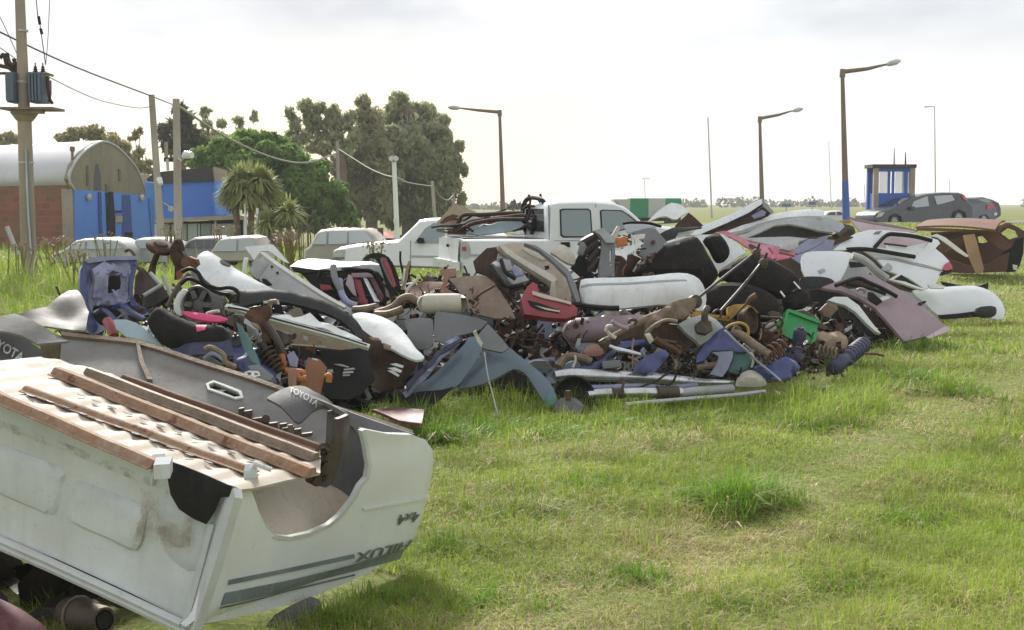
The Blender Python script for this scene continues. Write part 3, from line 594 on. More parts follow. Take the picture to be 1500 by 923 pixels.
# ---------------------------------------------------------------- foreground: overturned pickup bed
def pickup_bed():
    F0, F1, R0, R1 = P(292, 921, 4.59), P(352, 715, 4.56), P(600, 818, 5.95), P(628, 640, 5.92)
    t = thing('pickup_bed', 'overturned pale white pickup bed lying upside down in the near left grass', 'pickup bed', ((F0 + R0) / 2 * np.array([1, 1, 0])))
    spl = Plane((F0 + F1) / 2, (R0 + R1) / 2, (F1 + R1) / 2)
    side = [(283, 922), (330, 914), (400, 898), (470, 877), (530, 851), (580, 824), (604, 800), (621, 760), (632, 715), (638, 680), (636, 660), (628, 646), (610, 639), (575, 638), (540, 631), (544, 655), (545, 681), (540, 701), (530, 712), (520, 732), (500, 757), (483, 771), (454, 784), (425, 790), (405, 788), (391, 774), (379, 749), (371, 721), (365, 715), (353, 715), (330, 790)]
    uvs = np.array([spl.uv(*p) for p in side])
    # side skin: bulged, with the swage line pressed in and the bottom rail and rear corner turned under
    swl = np.array([spl.uv(533, 744), spl.uv(626, 729)]); bt = np.array([spl.uv(283, 922), spl.uv(604, 806)]); top = np.array([spl.uv(353, 715), spl.uv(628, 640)])
    def zside(V):
        dirb = (bt[1] - bt[0]) / np.linalg.norm(bt[1] - bt[0]); nb = np.array([-dirb[1], dirb[0]])
        hb = (V - bt[0]) @ nb; hb = np.where(((top[0] - bt[0]) @ nb) < 0, -hb, hb); al = (V - bt[0]) @ dirb; L = np.linalg.norm(bt[1] - bt[0])
        z = -0.03 * np.clip(1 - hb / 0.06, 0, 1) ** 2 - 0.012 * np.clip((al - L * 0.96) / (L * 0.06), 0, 1) ** 2 - 0.02 * np.clip((hb - 0.40) / 0.16, 0, 1) ** 2
        ds = swl[1] - swl[0]; ds = ds / np.linalg.norm(ds); dd = np.abs((V - swl[0]) @ np.array([-ds[1], ds[0]])); aa = (V - swl[0]) @ ds
        return z
    def zoff(k): return lambda V: zside(V)
    S('side_panel', side, spl, 'bedwhite', t, th=0.03, zf=zside, s=0.032)
    S('swage_line', [(531, 743.5), (580, 735), (628, 727), (629, 730.5), (580, 738.5), (531, 747)], spl, 'whiteclean', t, th=0.004, zf=zside, off=0.007, s=0.03)
    # stripes and lettering printed on the side
    S('stripe', [(334, 849), (420, 832), (517, 811), (519, 817), (420, 838), (334, 856)], spl, 'stripe', t, th=0.002, zf=zside, off=0.006, s=0.02)
    S('stripe', [(329, 868), (420, 850), (520, 827), (602, 804), (592, 822), (520, 841), (420, 867), (323, 886)], spl, 'stripe', t, th=0.002, zf=zside, off=0.006, s=0.02)
    S('stripe', [(322, 889), (420, 870), (527, 844), (527, 846), (420, 872), (321, 891.5)], spl, 'letterdark', t, th=0.002, zf=zside, off=0.006, s=0.02)
    lettering('HILUX', [(603, 790), (522, 809), (598, 804), (519, 823)], spl, zside, 0.008, 'letterdark', t, 'dark upside-down model lettering above the stripes')
    lettering('4x4', [(614, 748), (583, 754), (611, 763), (580, 769)], spl, zside, 0.008, 'letterdark', t, 'dark upside-down drive lettering')
    S('arch_lip', [(540, 631), (545, 655), (546, 681), (541, 701), (531, 712), (521, 732), (501, 758), (484, 772), (454, 786), (425, 792), (404, 790), (398, 786), (405, 784), (425, 786), (453, 780), (481, 768), (497, 755), (516, 731), (527, 710), (537, 700), (541, 681), (540, 655), (535, 633)], spl, 'bedgrey', t, th=0.02, zf=zside, off=0.003, s=0.05)
    # headboard
    FL0, FL1 = np.array([-2.52, 5.25, .54]), np.array([-2.39, 5.22, 1.09])
    hpl = Plane((F0 + F1) / 2, (FL0 + FL1) / 2, (F1 + FL1) / 2)
    hb = [(-120, 733), (-40, 768), (80, 818), (190, 869), (278, 912), (318, 765), (322, 725), (262, 692), (180, 660), (90, 624), (0, 586), (-120, 536)]
    ols = np.array([hpl.uv(*p) for p in hb]); zh = relief(ols, dent=0.006, ds=5)
    S('headboard', hb, hpl, 'bedgrey', t, th=0.02, zf=zh, s=0.05)
    for e in ([(112, 702), (165, 722), (212, 741), (212, 770), (199, 806), (160, 790), (104, 764), (106, 730)], [(-30, 642), (40, 666), (93, 687), (93, 712), (85, 755), (50, 745), (-30, 708), (-34, 670)]):
        pl_ = plane(np.mean(e, 0), (1, 0)) ; eo = catmull(e, 3); eu = np.array([hpl.uv(*p) for p in eo])
        S('embossed_panel', e, hpl, 'bedgrey', t, th=0.004, sm=3, zf=relief(eu, pil=(0.017, 0.03)), off=0.002, s=0.02)
    S('wheel_bulge', [(243, 742), (234, 775), (241, 805), (262, 827), (288, 834), (305, 770), (300, 757)], hpl, 'bedgrey', t, th=0.004, sm=2, pil=(0.016, 0.035), off=0.002, s=0.02)
    S('upper_flange', [(-120, 532), (0, 582), (112, 629), (183, 658), (232, 680), (228, 711), (180, 690), (110, 661), (0, 618), (-120, 570)], hpl, 'bedgrey', t, th=0.02, off=0.022)
    q = [(-120, 735), (0, 787), (80, 822), (190, 873), (272, 912)]
    mb = MB(); mb.tube([hpl.w(np.array([hpl.uv(*p)]), np.array([0.02]))[0] for p in q], 0.016, 8); mb.tube([hpl.w(np.array([hpl.uv(p[0] + 3, p[1] + 12)]), np.array([0.005]))[0] for p in q], 0.02, 8)
    obj('lower_rail', mb, 'bedgrey', t)
    S('red_edge', [(-120, 751), (0, 803), (80, 838), (190, 889), (270, 926), (270, 929), (188, 892.5), (80, 841.5), (0, 806), (-120, 754)], hpl, 'maroon', t, th=0.01)
    S('corner_post', [(276, 918), (292, 922), (322, 830), (352, 730), (350, 716), (334, 726), (316, 764), (296, 845)], Plane(F0 + np.array([-.02, -.01, 0]), F1 + np.array([-.02, -.01, 0]), P(276, 918, 4.63)), 'bedgrey', t, th=0.03, off=0.02)
    S('post_lip', [(272, 915), (281, 917), (320, 768), (313, 764)], hpl, 'bedgrey', t, th=0.025, off=0.03)
    for hx, hy, r in ((323, 789, 0.007), (304, 866, 0.009)):
        c = P(hx, hy, 4.54); obj('bolt_hole', MB().lathe(c, (0.2, -1, 0), [(r, 0), (r, 0.006), (0, 0.006)], 10), 'black', t)
    S('rubber_flap', [(260, 673), (280, 680), (302, 689), (328, 700), (352, 710), (357, 717), (346, 725), (334, 726), (326, 744), (313, 765), (295, 757), (275, 743), (263, 722), (258, 697)], hpl, 'black', t, th=0.006, off=0.05, pil=(0.02, 0.06), dent=0.004, s=0.03)[0]['label'] = 'torn black rubber flap'
    # underside floor and cross members
    fpl = Plane(F1, R1, FL1)
    up = fpl.n if fpl.n[2] > 0 else -fpl.n
    fl = [(352, 715), (300, 697), (180, 656), (0, 588), (-120, 538), (60, 520), (110, 532), (230, 566), (350, 612), (470, 655), (470, 690), (420, 700), (372, 712)]
    fo = np.array([fpl.uv(*p) for p in fl])
    du = np.array([fpl.uv(352, 714), fpl.uv(0, 577)]); dv = (du[1] - du[0]) / np.linalg.norm(du[1] - du[0])
    S('floor_panel', fl, fpl, 'dustfloor', t, th=0.01, s=0.022, zf=lambda V: -0.005 + 0.005 * np.sin((V @ dv) * 2 * math.pi / 0.115))
    def member(a, b, w, h, m):
        mb = MB(); A = fpl.hit(*a); B = fpl.hit(*b); ax = (B - A) / np.linalg.norm(B - A); sd = np.cross(ax, up)
        w *= .8; h *= .66; prof = [(-w / 2 - 0.018, 0.004), (-w / 2 - .002, 0.007), (-w / 2 + 0.009, h * .85), (-w / 2 + .016, h), (w / 2 - .016, h), (w / 2 - 0.009, h * .85), (w / 2 + .002, 0.007), (w / 2 + 0.018, 0.004), (w / 2 + 0.018, 0), (-w / 2 - 0.018, 0)]
        n = 9; vs = []
        for i in range(n):
            c = A + (B - A) * i / (n - 1); c = c + up * 0.0015 * math.sin(i * 1.9)
            vs += [c + sd * x + up * z for x, z in prof]
        k = len(prof); f = [(i * k + j, i * k + (j + 1) % k, (i + 1) * k + (j + 1) % k, (i + 1) * k + j) for i in range(n - 1) for j in range(k)] + [tuple(range(k)), tuple((n - 1) * k + j for j in range(k - 1, -1, -1))]
        mb.add(vs, f); return obj('cross_member', mb, m, t, smooth=30)
    member((-60, 560), (228, 686), 0.07, 0.045, 'rustbeam')
    member((37, 572), (372, 694), 0.055, 0.032, 'rustbeam')
    member((82, 548), (456, 697), 0.08, 0.048, 'rustbeam')
    member((128, 548), (462, 674), 0.07, 0.045, 'tanmetal')
    member((180, 556), (468, 659), 0.055, 0.035, 'rust')
    for q in ((44, 580), (73, 589), (97, 597), (121, 607), (145, 617), (173, 626), (198, 636), (224, 646), (249, 656), (277, 667), (305, 678), (119, 579), (141, 588), (163, 597), (187, 606), (211, 614), (235, 624), (260, 633), (286, 643), (310, 652), (338, 663), (366, 674)):  # flat black plates paint the shade in gaps under the cross members
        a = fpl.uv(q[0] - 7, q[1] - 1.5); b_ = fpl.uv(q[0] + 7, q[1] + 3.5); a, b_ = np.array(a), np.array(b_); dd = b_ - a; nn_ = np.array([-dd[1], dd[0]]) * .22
        ol = np.array([a, a * .7 + b_ * .3 + nn_, a * .3 + b_ * .7 + nn_, b_, a * .3 + b_ * .7 - nn_, a * .7 + b_ * .3 - nn_]); mb = MB(); plate(mb, fpl, ol, th=.002, off=.0065, fill=False); obj('shaded_gap', mb, 'black', t)
    S('stain', [(215, 688), (258, 702), (262, 724), (290, 760), (285, 800), (250, 800), (225, 775), (205, 815), (188, 812), (205, 780), (214, 742)], hpl, 'stain', t, th=.001, off=.03, zf=zh)
    S('stain', [(0, 612), (120, 655), (228, 700), (228, 712), (120, 668), (0, 624)], hpl, 'stain', t, th=.001, off=.026, zf=zh)
    # bracket bits along the floor edge
    for a, sz in (((238, 690), 0.026), ((366, 697), 0.02), ((230, 683), 0.02)):
        c = fpl.hit(*a); mb = MB(); mb.box(c + up * 0.012, (sz, 0.01, 0), (0, sz * 0.8, 0.01), (0, 0, sz)); obj('bracket', mb, 'bedgrey', t)
    c = fpl.hit(362, 696); obj('hook', MB().tube([c, c + up * 0.045 + np.array([.02, 0, 0]), c + np.array([.09, 0, 0.02])], 0.01, 8), 'bedgrey', t)
    # rear panel hanging at the back, with a rib, a slot and a gusset
    rpl = Plane(P(610, 640, 5.97), P(90, 490, 6.5), P(250, 560, 6.22))
    rp = [(90, 490), (150, 497), (200, 503), (240, 515), (330, 545), (430, 580), (520, 608), (600, 634), (610, 640), (545, 645), (500, 668), (470, 668), (350, 625), (230, 578), (110, 560), (86, 545)]
    ro = np.array([rpl.uv(*p) for p in rp]); zr = relief(ro, dent=0.012, ds=4)
    sl = [(306, 567), (314, 564), (350, 580), (353, 586), (344, 587), (308, 573)]
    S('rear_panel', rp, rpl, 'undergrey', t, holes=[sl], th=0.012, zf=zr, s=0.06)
    S('slot_rim', [(302, 566), (313, 561), (354, 578), (357, 588), (345, 590), (305, 575)], rpl, 'bedgrey', t, holes=[sl], th=0.01, zf=zr, off=0.012)
    S('rib', [(199, 502), (204, 503), (212, 535), (224, 562), (216, 562), (205, 535)], rpl, 'tanmetal', t, th=0.02, zf=zr, off=0.02)
    S('rolled_edge', [(90, 488), (150, 495), (200, 501), (240, 513), (330, 543), (430, 578), (520, 606), (605, 634), (605, 638), (520, 611), (430, 584), (330, 549), (240, 519), (200, 507), (150, 500), (90, 493)], rpl, 'tanmetal', t, th=0.03, zf=zr, off=0.02)
    S('gusset', [(485, 592), (540, 612), (606, 636), (560, 640), (540, 634), (515, 622)], plane((545, 622), (5.9, -.1)), 'grey', t, th=0.01, cu=0.02)
    mb = MB()
    for i in range(9):
        c = rpl.hit(355 + i * 12 + RNG.uniform(-4, 4), 603 + i * 4.4 + RNG.uniform(-4, 4)); mb.box(c + np.array([0, -.03, .0]), RNG.uniform(.008, .03) * np.array([1, .2, .1]), np.array([0, .015, 0]), np.array([0, .003, RNG.uniform(.008, .02)]))
    c = rpl.hit(392, 614); mb.lathe(c + np.array([0, -.06, 0]), (0.3, -1, .5), [(.012, 0), (.02, .01), (.02, .04), (0, .045)], 10)
    obj('hardware', mb, 'castiron', t, kind='stuff')
    A = hpl.hit(-120, 735), hpl.hit(-120, 548); B = P(86, 545, 6.5), P(86, 545, 6.5)
    obj('far_side_panel', MB().sheet([[A[0] * (1 - u) + B[0] * u + np.array([0, 0, -.5 * u]), A[1] * (1 - u) + B[1] * u] for u in np.linspace(0, 1, 5)], .02), 'bedgrey', t)
    # wheelhouse seen through the arch
    S('wheelhouse_front', [(352, 690), (400, 682), (470, 678), (500, 690), (520, 720), (500, 772), (440, 800), (400, 800), (366, 760), (345, 725)], plane((440, 740), (5.3, 0.42, 0.30)), 'dustfloor', t, th=0.01, cu=-0.05, s=0.05)
    S('wheelhouse_rear', [(484, 606), (505, 604), (528, 620), (541, 646), (545, 682), (532, 720), (515, 745), (488, 775), (438, 790), (452, 752), (474, 712), (484, 650)], plane((500, 690), (5.58, 0.15, -0.05)), 'rubber', t, th=0.01, cu=-0.06, dent=0.012, s=0.05)
    S('wheelhouse_rib', [(487, 612), (505, 606), (512, 622), (498, 650), (480, 705), (470, 712), (455, 708), (468, 680), (480, 640)], plane((482, 660), (5.42, 0.2, 0)), 'castiron', t, th=0.03, cu=0.04, dent=0.012, s=0.03)
    mb = MB()
    for i in range(26):
        c = P(RNG.uniform(452, 478), RNG.uniform(655, 706), 5.38); mb.box(c, RNG.normal(0, .011, 3), RNG.normal(0, .011, 3), RNG.normal(0, .011, 3))
    obj('torn_metal', mb, 'castiron', t, kind='stuff')
    # near mud flap, bent over
    mpl = plane((445, 600), (5.55, 0.05, 0.42))
    fp = [(391, 588), (399, 583), (416, 576), (431, 573), (446, 574), (459, 583), (480, 592), (490, 602), (474, 605), (457, 613), (442, 625), (431, 624), (410, 604)]
    fo2 = np.array([mpl.uv(*p) for p in fp]); zfl = relief(fo2, cv=0.02, cu=0.03)
    m, _, _ = S('mud_flap', fp, mpl, 'rubber', t, th=0.012, sm=2, zf=zfl, s=0.03)
    lettering('TOYOTA', [(423, 588), (463, 610), (418, 579) if 0 else (424, 578), (468, 601)], mpl, zfl, 0.008, 'letterwhite', m, 'white lettering on the mud flap')
    S('flap_curl', [(459, 583), (480, 590), (507, 604), (527, 620), (541, 646), (545, 682), (540, 701), (532, 702), (534, 680), (528, 650), (512, 622), (490, 603)], plane((505, 640), (5.62, 0.25, -0.1)), 'rubber', t, th=0.05, cu=0.03)
    T('flap_bracket', [(425, 622, 5.5), (428, 640, 5.5), (440, 655, 5.5)], 0.012, 'tanmetal', t)
    # far mud flap with its folded cover
    m2 = plane((15, 525), (6.35, 0.1, 0.3)); fq = [(-60, 470), (0, 487), (11, 488), (35, 497), (64, 515), (60, 525), (18, 552), (-10, 540), (-60, 515)]
    z2 = relief(np.array([m2.uv(*p) for p in fq]), cu=0.02)
    m, _, _ = S('mud_flap', fq, m2, 'rubber', t, th=0.012, zf=z2, s=0.05)
    lettering('TOYOTA', [(-25, 504), (31, 536), (-20, 491), (37, 523)], m2, z2, 0.008, 'letterwhite', m, 'white lettering on the mud flap')
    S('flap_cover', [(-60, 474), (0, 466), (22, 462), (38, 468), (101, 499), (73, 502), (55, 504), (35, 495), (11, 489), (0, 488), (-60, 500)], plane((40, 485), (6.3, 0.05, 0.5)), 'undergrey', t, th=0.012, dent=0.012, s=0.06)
    S('hanger', [(58, 503), (100, 499), (92, 530), (84, 552), (60, 550), (62, 525)], plane((78, 525), (6.45, 0.1)), 'tanmetal', t, th=0.02, cu=-0.04, dent=0.01)
    S('hanger', [(0, 545), (30, 552), (70, 548), (84, 560), (40, 575), (0, 577)], plane((40, 560), (6.2, 0, .4)), 'rubber', t, th=0.02)
    return t
pickup_bed()
# what lies under the bed
def under_bed():
    t = thing('wheel_hub', 'dusty brown wheel hub under the overturned bed at the lower left edge', 'hub', P(125, 930, 4.9))
    c = P(125, 905, 4.95); ax = np.array([0.75, -0.6, 0.12]); ax /= np.linalg.norm(ax)
    obj('drum', MB().lathe(c - ax * .12, ax, [(0.0, 0), (.07, 0), (.075, .02), (.075, .14), (.06, .16), (.055, .24), (.05, .25), (.04, .25), (.038, .16), (0, .16)], 24), 'castiron', t)
    obj('bore', MB().lathe(c + ax * .1, ax, [(.034, 0), (.034, .03), (0, .03)], 16), 'black', t)
    mb = MB(); mb.coil(c - ax * .09, c - ax * .02, .08, .006, 1.2); obj('cable', mb, 'tanmetal', t)
    S('detached_bonnet', [(-40, 860), (0, 878), (30, 893), (62, 915), (70, 926), (-40, 940)], plane((10, 905), (4.75, 0.2, 0.35)), 'maroon', None, 'dusty maroon body panel at the bottom left corner under the bed', 'body panel', th=0.02, pil=(0.05, 0.12), s=0.04)
    S('plastic_liner', [(380, 930), (400, 905), (430, 890), (452, 880), (466, 882), (475, 905), (476, 925), (440, 940)], plane((435, 910), (5.15, 0.1, 0.2)), 'rubber', None, 'grey plastic wheel liner poking out under the stripes of the overturned bed', 'liner', th=0.012, cu=0.05, dent=0.015, s=0.04)
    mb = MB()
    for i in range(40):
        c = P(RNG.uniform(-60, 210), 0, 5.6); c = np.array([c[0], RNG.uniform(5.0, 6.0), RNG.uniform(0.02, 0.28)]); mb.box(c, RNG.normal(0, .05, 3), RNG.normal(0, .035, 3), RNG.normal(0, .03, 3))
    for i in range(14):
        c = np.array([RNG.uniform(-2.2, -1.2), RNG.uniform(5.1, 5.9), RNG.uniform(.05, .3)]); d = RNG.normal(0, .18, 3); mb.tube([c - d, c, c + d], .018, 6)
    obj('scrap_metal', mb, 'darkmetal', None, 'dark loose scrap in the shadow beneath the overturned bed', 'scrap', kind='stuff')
    S('detached_bonnet', [(545, 612), (585, 607), (622, 612), (618, 632), (585, 628)], plane((585, 618), (9.4, 0.0, 3.2)), 'maroon', None, 'flat maroon panel lying in the grass behind the bed corner', 'body panel', th=0.02, off=0.06)
under_bed()
# ---------------------------------------------------------------- the scrap pile, left half
def scrap_heap():
    mb = MB()
    def top(px): return np.interp(px, [110, 300, 600, 850, 1000, 1150, 1200, 1330], [0.55, 0.65, 0.6, 0.6, 0.6, 0.55, 0.35, 0.25])
    for i in range(4200):
        px = RNG.uniform(90, 1310); d0 = np.interp(px, [90, 400, 560, 700, 900, 1100, 1200, 1330], [9.2, 9.2, 10.6, 11.2, 11.6, 12.2, 13.5, 16.5]); d = d0 + RNG.uniform(0, 1) ** 0.8 * np.interp(px, [90, 700, 1330], [2.6, 4.0, 1.5])
        h = top(px) * np.clip((d - d0 + 0.25) / 1.2, 0.12, 1) * (1 + .55 * np.clip(d - d0 - 1.3, 0, 1)); x = P(px, 500, d)[0]; c = np.array([x, d, float(gz(x, d)) + RNG.uniform(0.02, h)])
        k = i % 5; m = RNG.integers(0, 4)
        a = RNG.normal(0, 1, 3); a /= np.linalg.norm(a); b = np.cross(a, RNG.normal(0, 1, 3)); b /= np.linalg.norm(b); e = np.cross(a, b)
        if k < 2: mb.box(c, a * RNG.uniform(.03, .12), b * RNG.uniform(.01, .05), e * RNG.uniform(.003, .02), m)
        elif k == 2:
            L = RNG.uniform(.1, .3); mb.tube([c - a * L, c + b * L * .2, c + a * L], RNG.uniform(.005, .015), 6, m)
        elif k == 3: mb.lathe(c, a, [(.0, 0), (RNG.uniform(.02, .05), 0), (RNG.uniform(.02, .06), RNG.uniform(.02, .06)), (0, .05)], 9, m)
        else:
            g = [[c + a * u * .09 + b * v * .07 + e * .05 * math.sin(3 * u + 2 * v + i) for v in np.linspace(-1, 1, 4)] for u in np.linspace(-1, 1, 4)]; mb.sheet(g, .004, m)
    for i in range(520):
        px = RNG.uniform(180, 1290); d0 = np.interp(px, [90, 400, 560, 700, 900, 1100, 1200, 1330], [9.4, 9.4, 10.8, 11.3, 11.8, 12.4, 13.7, 16.5]); d = d0 + RNG.uniform(0, 2.4)
        x = P(px, 500, d)[0]; c = np.array([x, d, float(gz(x, d)) + RNG.uniform(.08, top(px) * np.clip((d - d0 + .4) / 1.2, .2, 1.1))]); a = RNG.normal(0, 1, 3); a /= np.linalg.norm(a); b = np.cross(a, RNG.normal(0, 1, 3)); b /= np.linalg.norm(b); e = np.cross(a, b); sz = RNG.uniform(.05, .14)
        g = [[c + a * u * sz * 1.6 + b * v * sz + e * sz * (.35 * abs(math.sin(2.4 * u + i)) + .2 * math.sin(3 * v + i)) for v in np.linspace(-1, 1, 4)] for u in np.linspace(-1, 1, 5)]; mb.sheet(g, .004, 4 + int(RNG.integers(0, 8)))
    obj('scrap_metal', mb, ['darkmetal', 'rustdark', 'castiron', 'black', 'lightgrey', 'lilac', 'white', 'grey', 'rust', 'lightgrey', 'bluegrey', 'beige'], None, 'dark tangle of small rusty scrap filling the gaps of the long pile', 'scrap', kind='stuff', smooth=30)
scrap_heap()
def left_pile():
    # grey crumpled sheet at far left
    S('crumpled_sheet', [(0, 190), (170, 165), (330, 120), (420, 60), (470, 0), (510, 30), (560, 90), (590, 150), (570, 250), (480, 250), (300, 230), (120, 240)], (8.2, .2, 1.2), 'undergrey', None, 'crumpled grey sheet metal beside the blue radiator panel at the left edge', 'sheet metal', 'b1', th=0.012, dent=0.035, ds=7, cv=0.05, s=0.045)
    # blue front panel standing on end
    t = thing('car_front', 'upright blue radiator panel torn from a car, standing at the left of the pile', 'car front', P(158, 560, 9.05) * np.array([1, 1, 0]))
    D = (9.0, 0.25, 0.1); fr = [(85, 330), (120, 250), (300, 240), (490, 240), (490, 300), (470, 400), (450, 520), (480, 580), (560, 630), (640, 660), (620, 700), (520, 690), (430, 640), (350, 690), (280, 760), (200, 800), (140, 780), (150, 680), (100, 600), (80, 480)]
    win = [(290, 370), (380, 360), (390, 420), (380, 480), (290, 500)]; win2 = [(180, 590), (330, 585), (400, 640), (300, 720), (240, 740), (170, 660)]; win3 = [(175, 370), (215, 350), (225, 420), (200, 480), (170, 470)]
    _, pl, zf = S('front_panel', fr, D, 'lilac', t, None, None, 'a4', th=0.02, holes=[win, win2, win3], dent=0.02, ds=14, s=0.03)
    S('outer_rim', [(80, 330), (118, 300), (140, 380), (130, 470), (140, 580), (180, 680), (210, 740), (180, 790), (140, 760), (100, 640), (78, 500)], pl, 'blue', t, None, None, 'a4', th=0.06, sm=2, pil=(0.04, 0.05), off=0.03, s=0.03)
    S('outer_rim', [(440, 240), (495, 238), (490, 330), (470, 420), (465, 520), (500, 580), (580, 620), (650, 650), (640, 670), (560, 655), (470, 610), (435, 540), (440, 420), (455, 330)], pl, 'blue', t, None, None, 'a4', th=0.06, sm=2, pil=(0.035, 0.04), off=0.03, s=0.03)
    S('top_rail', [(105, 262), (180, 240), (490, 232), (490, 262), (300, 262), (140, 285)], pl, 'lilac', t, None, None, 'a4', th=0.10, pil=(0.02, 0.03), off=0.05)
    S('strut_tower', [(160, 330), (250, 270), (330, 330), (280, 360), (270, 480), (210, 560), (170, 540), (180, 420)], pl, 'lilac', t, None, None, 'a4', th=0.08, dent=0.03, ds=20, off=0.06, s=0.025)
    S('lamp_recess', [(300, 300), (420, 300), (425, 380), (390, 380), (380, 350), (320, 345)], pl, 'lilac', t, None, None, 'a4', th=0.06, dent=0.02, ds=20, off=0.05, s=0.03)
    S('cross_rail', [(180, 530), (330, 520), (370, 470), (430, 490), (440, 560), (360, 590), (190, 585)], pl, 'lilac', t, None, None, 'a4', th=0.05, dent=0.02, ds=18, off=0.05, s=0.03)
    S('recess_shade', [(160, 340), (420, 330), (420, 560), (400, 640), (300, 740), (180, 720), (150, 560)], (9.25, .25, .1), 'black', t, None, None, 'a4', th=0.01, dent=0.02)  # sheet coloured black to paint the shade in the open recess
    for a in ([(200, 640, 8.95), (260, 620, 8.85), (340, 700, 8.8), (300, 790, 8.85)], [(330, 600, 8.95), (400, 590, 8.9), (470, 640, 8.85), (560, 690, 8.8)]): T('hose', a, 0.018, 'blue', t, zk='a4')
    mb = MB()
    for i in range(26):
        c = pl.hit(*Z('a4', [(RNG.uniform(170, 430), RNG.uniform(290, 640))])[0]) + pl.n * RNG.uniform(.03, .1); mb.box(c, RNG.normal(0, .010, 3), RNG.normal(0, .007, 3), RNG.normal(0, .004, 3))
    obj('bracketry', mb, 'lilac', t, kind='stuff')
    S('fender_panel', [(330, 690), (420, 700), (500, 730), (600, 800), (690, 885), (560, 860), (420, 825), (350, 760)], (8.5, .1, .5), 'paleblue', None, 'pale blue flat wing panel sticking out below the blue radiator panel', 'fender', 'a4', th=0.012, cu=0.02, s=0.04)
    T('red_strut', [(285, 700, 8.7), (310, 740, 8.65), (335, 810, 8.6)], 0.035, 'red', None, 'short dusty red strut standing below the blue radiator panel', 'strut', 'a4')
    # saddle
    t = thing('motorcycle_saddle', 'black motorcycle saddle with a bright pink top lying in the left pile', 'saddle', P(270, 520, 8.5))
    _, pl, zf = S('saddle_body', [(580, 690), (640, 610), (700, 610), (780, 660), (850, 690), (960, 730), (1120, 740), (1180, 790), (1170, 880), (1080, 930), (900, 910), (720, 870), (620, 780)], (8.5, .05, .35), 'softblack', t, None, None, 'a4', th=0.04, sm=3, pil=(0.09, 0.14), soft=1, s=0.028)
    S('pink_top', [(840, 690), (960, 700), (1130, 725), (1175, 750), (1100, 765), (1010, 755), (900, 735)], pl, 'hotpink', t, None, None, 'a4', th=0.02, sm=2, pil=(0.03, 0.04), off=0.095, s=0.02)
    S('pink_patch', [(940, 775), (1020, 775), (1010, 820), (950, 835)], pl, 'hotpink', t, None, None, 'a4', th=0.01, zf=zf, off=0.006)
    S('blue_bag', [(740, 890), (900, 850), (1080, 860), (1190, 830), (1200, 930), (1100, 960), (900, 960), (780, 930)], (8.35, 0, .4), 'navycoil', None, 'dark blue plastic sheet tucked under the pink saddle', 'plastic sheet', 'a4', th=0.02, dent=0.03, ds=15, s=0.03)
    # fan wheel with shroud
    t = thing('fan_wheel', 'round black fan wheel with a white shroud edge above the pink saddle', 'fan', P(290, 465, 8.9))
    c = P(*Z('a4', [(950, 580)])[0], 8.85); ax = np.array([-0.35, -0.9, 0.1])
    obj('rim', MB().lathe(c, ax, [(.11, -.09), (.132, -.08), (.136, 0), (.128, .02), (.115, .012), (.11, -.03), (.05, -.03), (.046, .0), (.03, .01), (0, .01)], 28), 'rubber', t)
    obj('spoke_disc', MB().lathe(c + np.array([0, .03, 0]), ax, [(0, 0), (.11, 0), (.11, .01), (0, .012)], 24), 'darkmetal', t)
    for k in range(6):
        a = k * math.pi / 3; e1 = np.array([.93, -.36, 0]); e2 = np.array([.05, .1, 1]); dv = e1 * math.cos(a) + e2 * math.sin(a)
        obj('blade', MB().beam(c + dv * .045 + np.array([0, -.01, 0]), c + dv * .108 + np.array([0, .0, 0]), .035, .012, (0, -1, 0.3)), 'rubber', t)
    S('shroud', [(770, 600), (790, 520), (830, 470), (870, 480), (830, 540), (815, 600), (830, 660), (790, 650)], (8.8, 0, 0), 'white', t, None, None, 'a4', th=0.03, sm=2, pil=(.02, .02))
    for i, (a, lab) in enumerate((([(820, 430), (880, 390), (960, 420), (1090, 490), (1180, 510), (1190, 560)], 'lower bent black tube bracket over the fan wheel'), ([(830, 340), (890, 318), (950, 350), (990, 420), (1090, 460), (1180, 455), (1240, 490), (1235, 570)], 'upper bent black tube bracket over the fan wheel'))):
        T('tube_bracket', [(x, y, 8.7 - .1 * i) for x, y in a], 0.014, 'black', None, lab, 'bracket', 'a4', group='bent black tube brackets')
    T('shaft', [(1010, 650, 8.6), (1030, 640, 8.6), (1100, 625, 8.55)], 0.012, 'cream', None, 'short cream bent pipe next to the pink saddle', 'pipe', 'a4')
    T('shaft', [(1010, 650, 8.6), (1018, 700, 8.6)], 0.013, 'cream', None, 'short upright cream pipe stub beside the saddle', 'pipe', 'a4')
    # rusty drum axle
    t = thing('stub_axle', 'rusty stub axle with a tilted brake drum rising from the left pile', 'axle', P(255, 470, 9.7))
    c = P(*Z('a4', [(670, 160)])[0], 9.7); ax = np.array([.35, -.35, .9])
    obj('brake_drum', MB().lathe(c, ax, [(0, -.02), (.095, -.02), (.105, -.01), (.105, .012), (.095, .02), (.055, .024), (.045, .04), (0, .045)], 24), 'rustdark', t)
    T('stem', [(655, 200, 9.75), (620, 290, 9.8), (600, 400, 9.8)], [.022, .026, .035], 'castiron', t, zk='a4')
    S('knuckle', [(740, 190), (780, 110), (810, 160), (850, 230), (850, 320), (800, 400), (770, 400), (780, 300), (740, 230)], (9.6, 0, 0), 'rustdark', t, None, None, 'a4', th=0.08, dent=0.03, ds=16, pil=(.03, .04), s=.03)
    S('caliper', [(830, 240), (880, 230), (940, 250), (950, 290), (900, 330), (850, 310), (820, 280)], (9.5, 0, 0), 'rust', t, None, None, 'a4', th=0.07, pil=(.03, .04), dent=.02, ds=20, s=.025)
    S('red_mark', [(790, 340), (830, 320), (835, 380), (795, 400)], (9.45, 0, 0), 'red', t, None, None, 'a4', th=0.03)
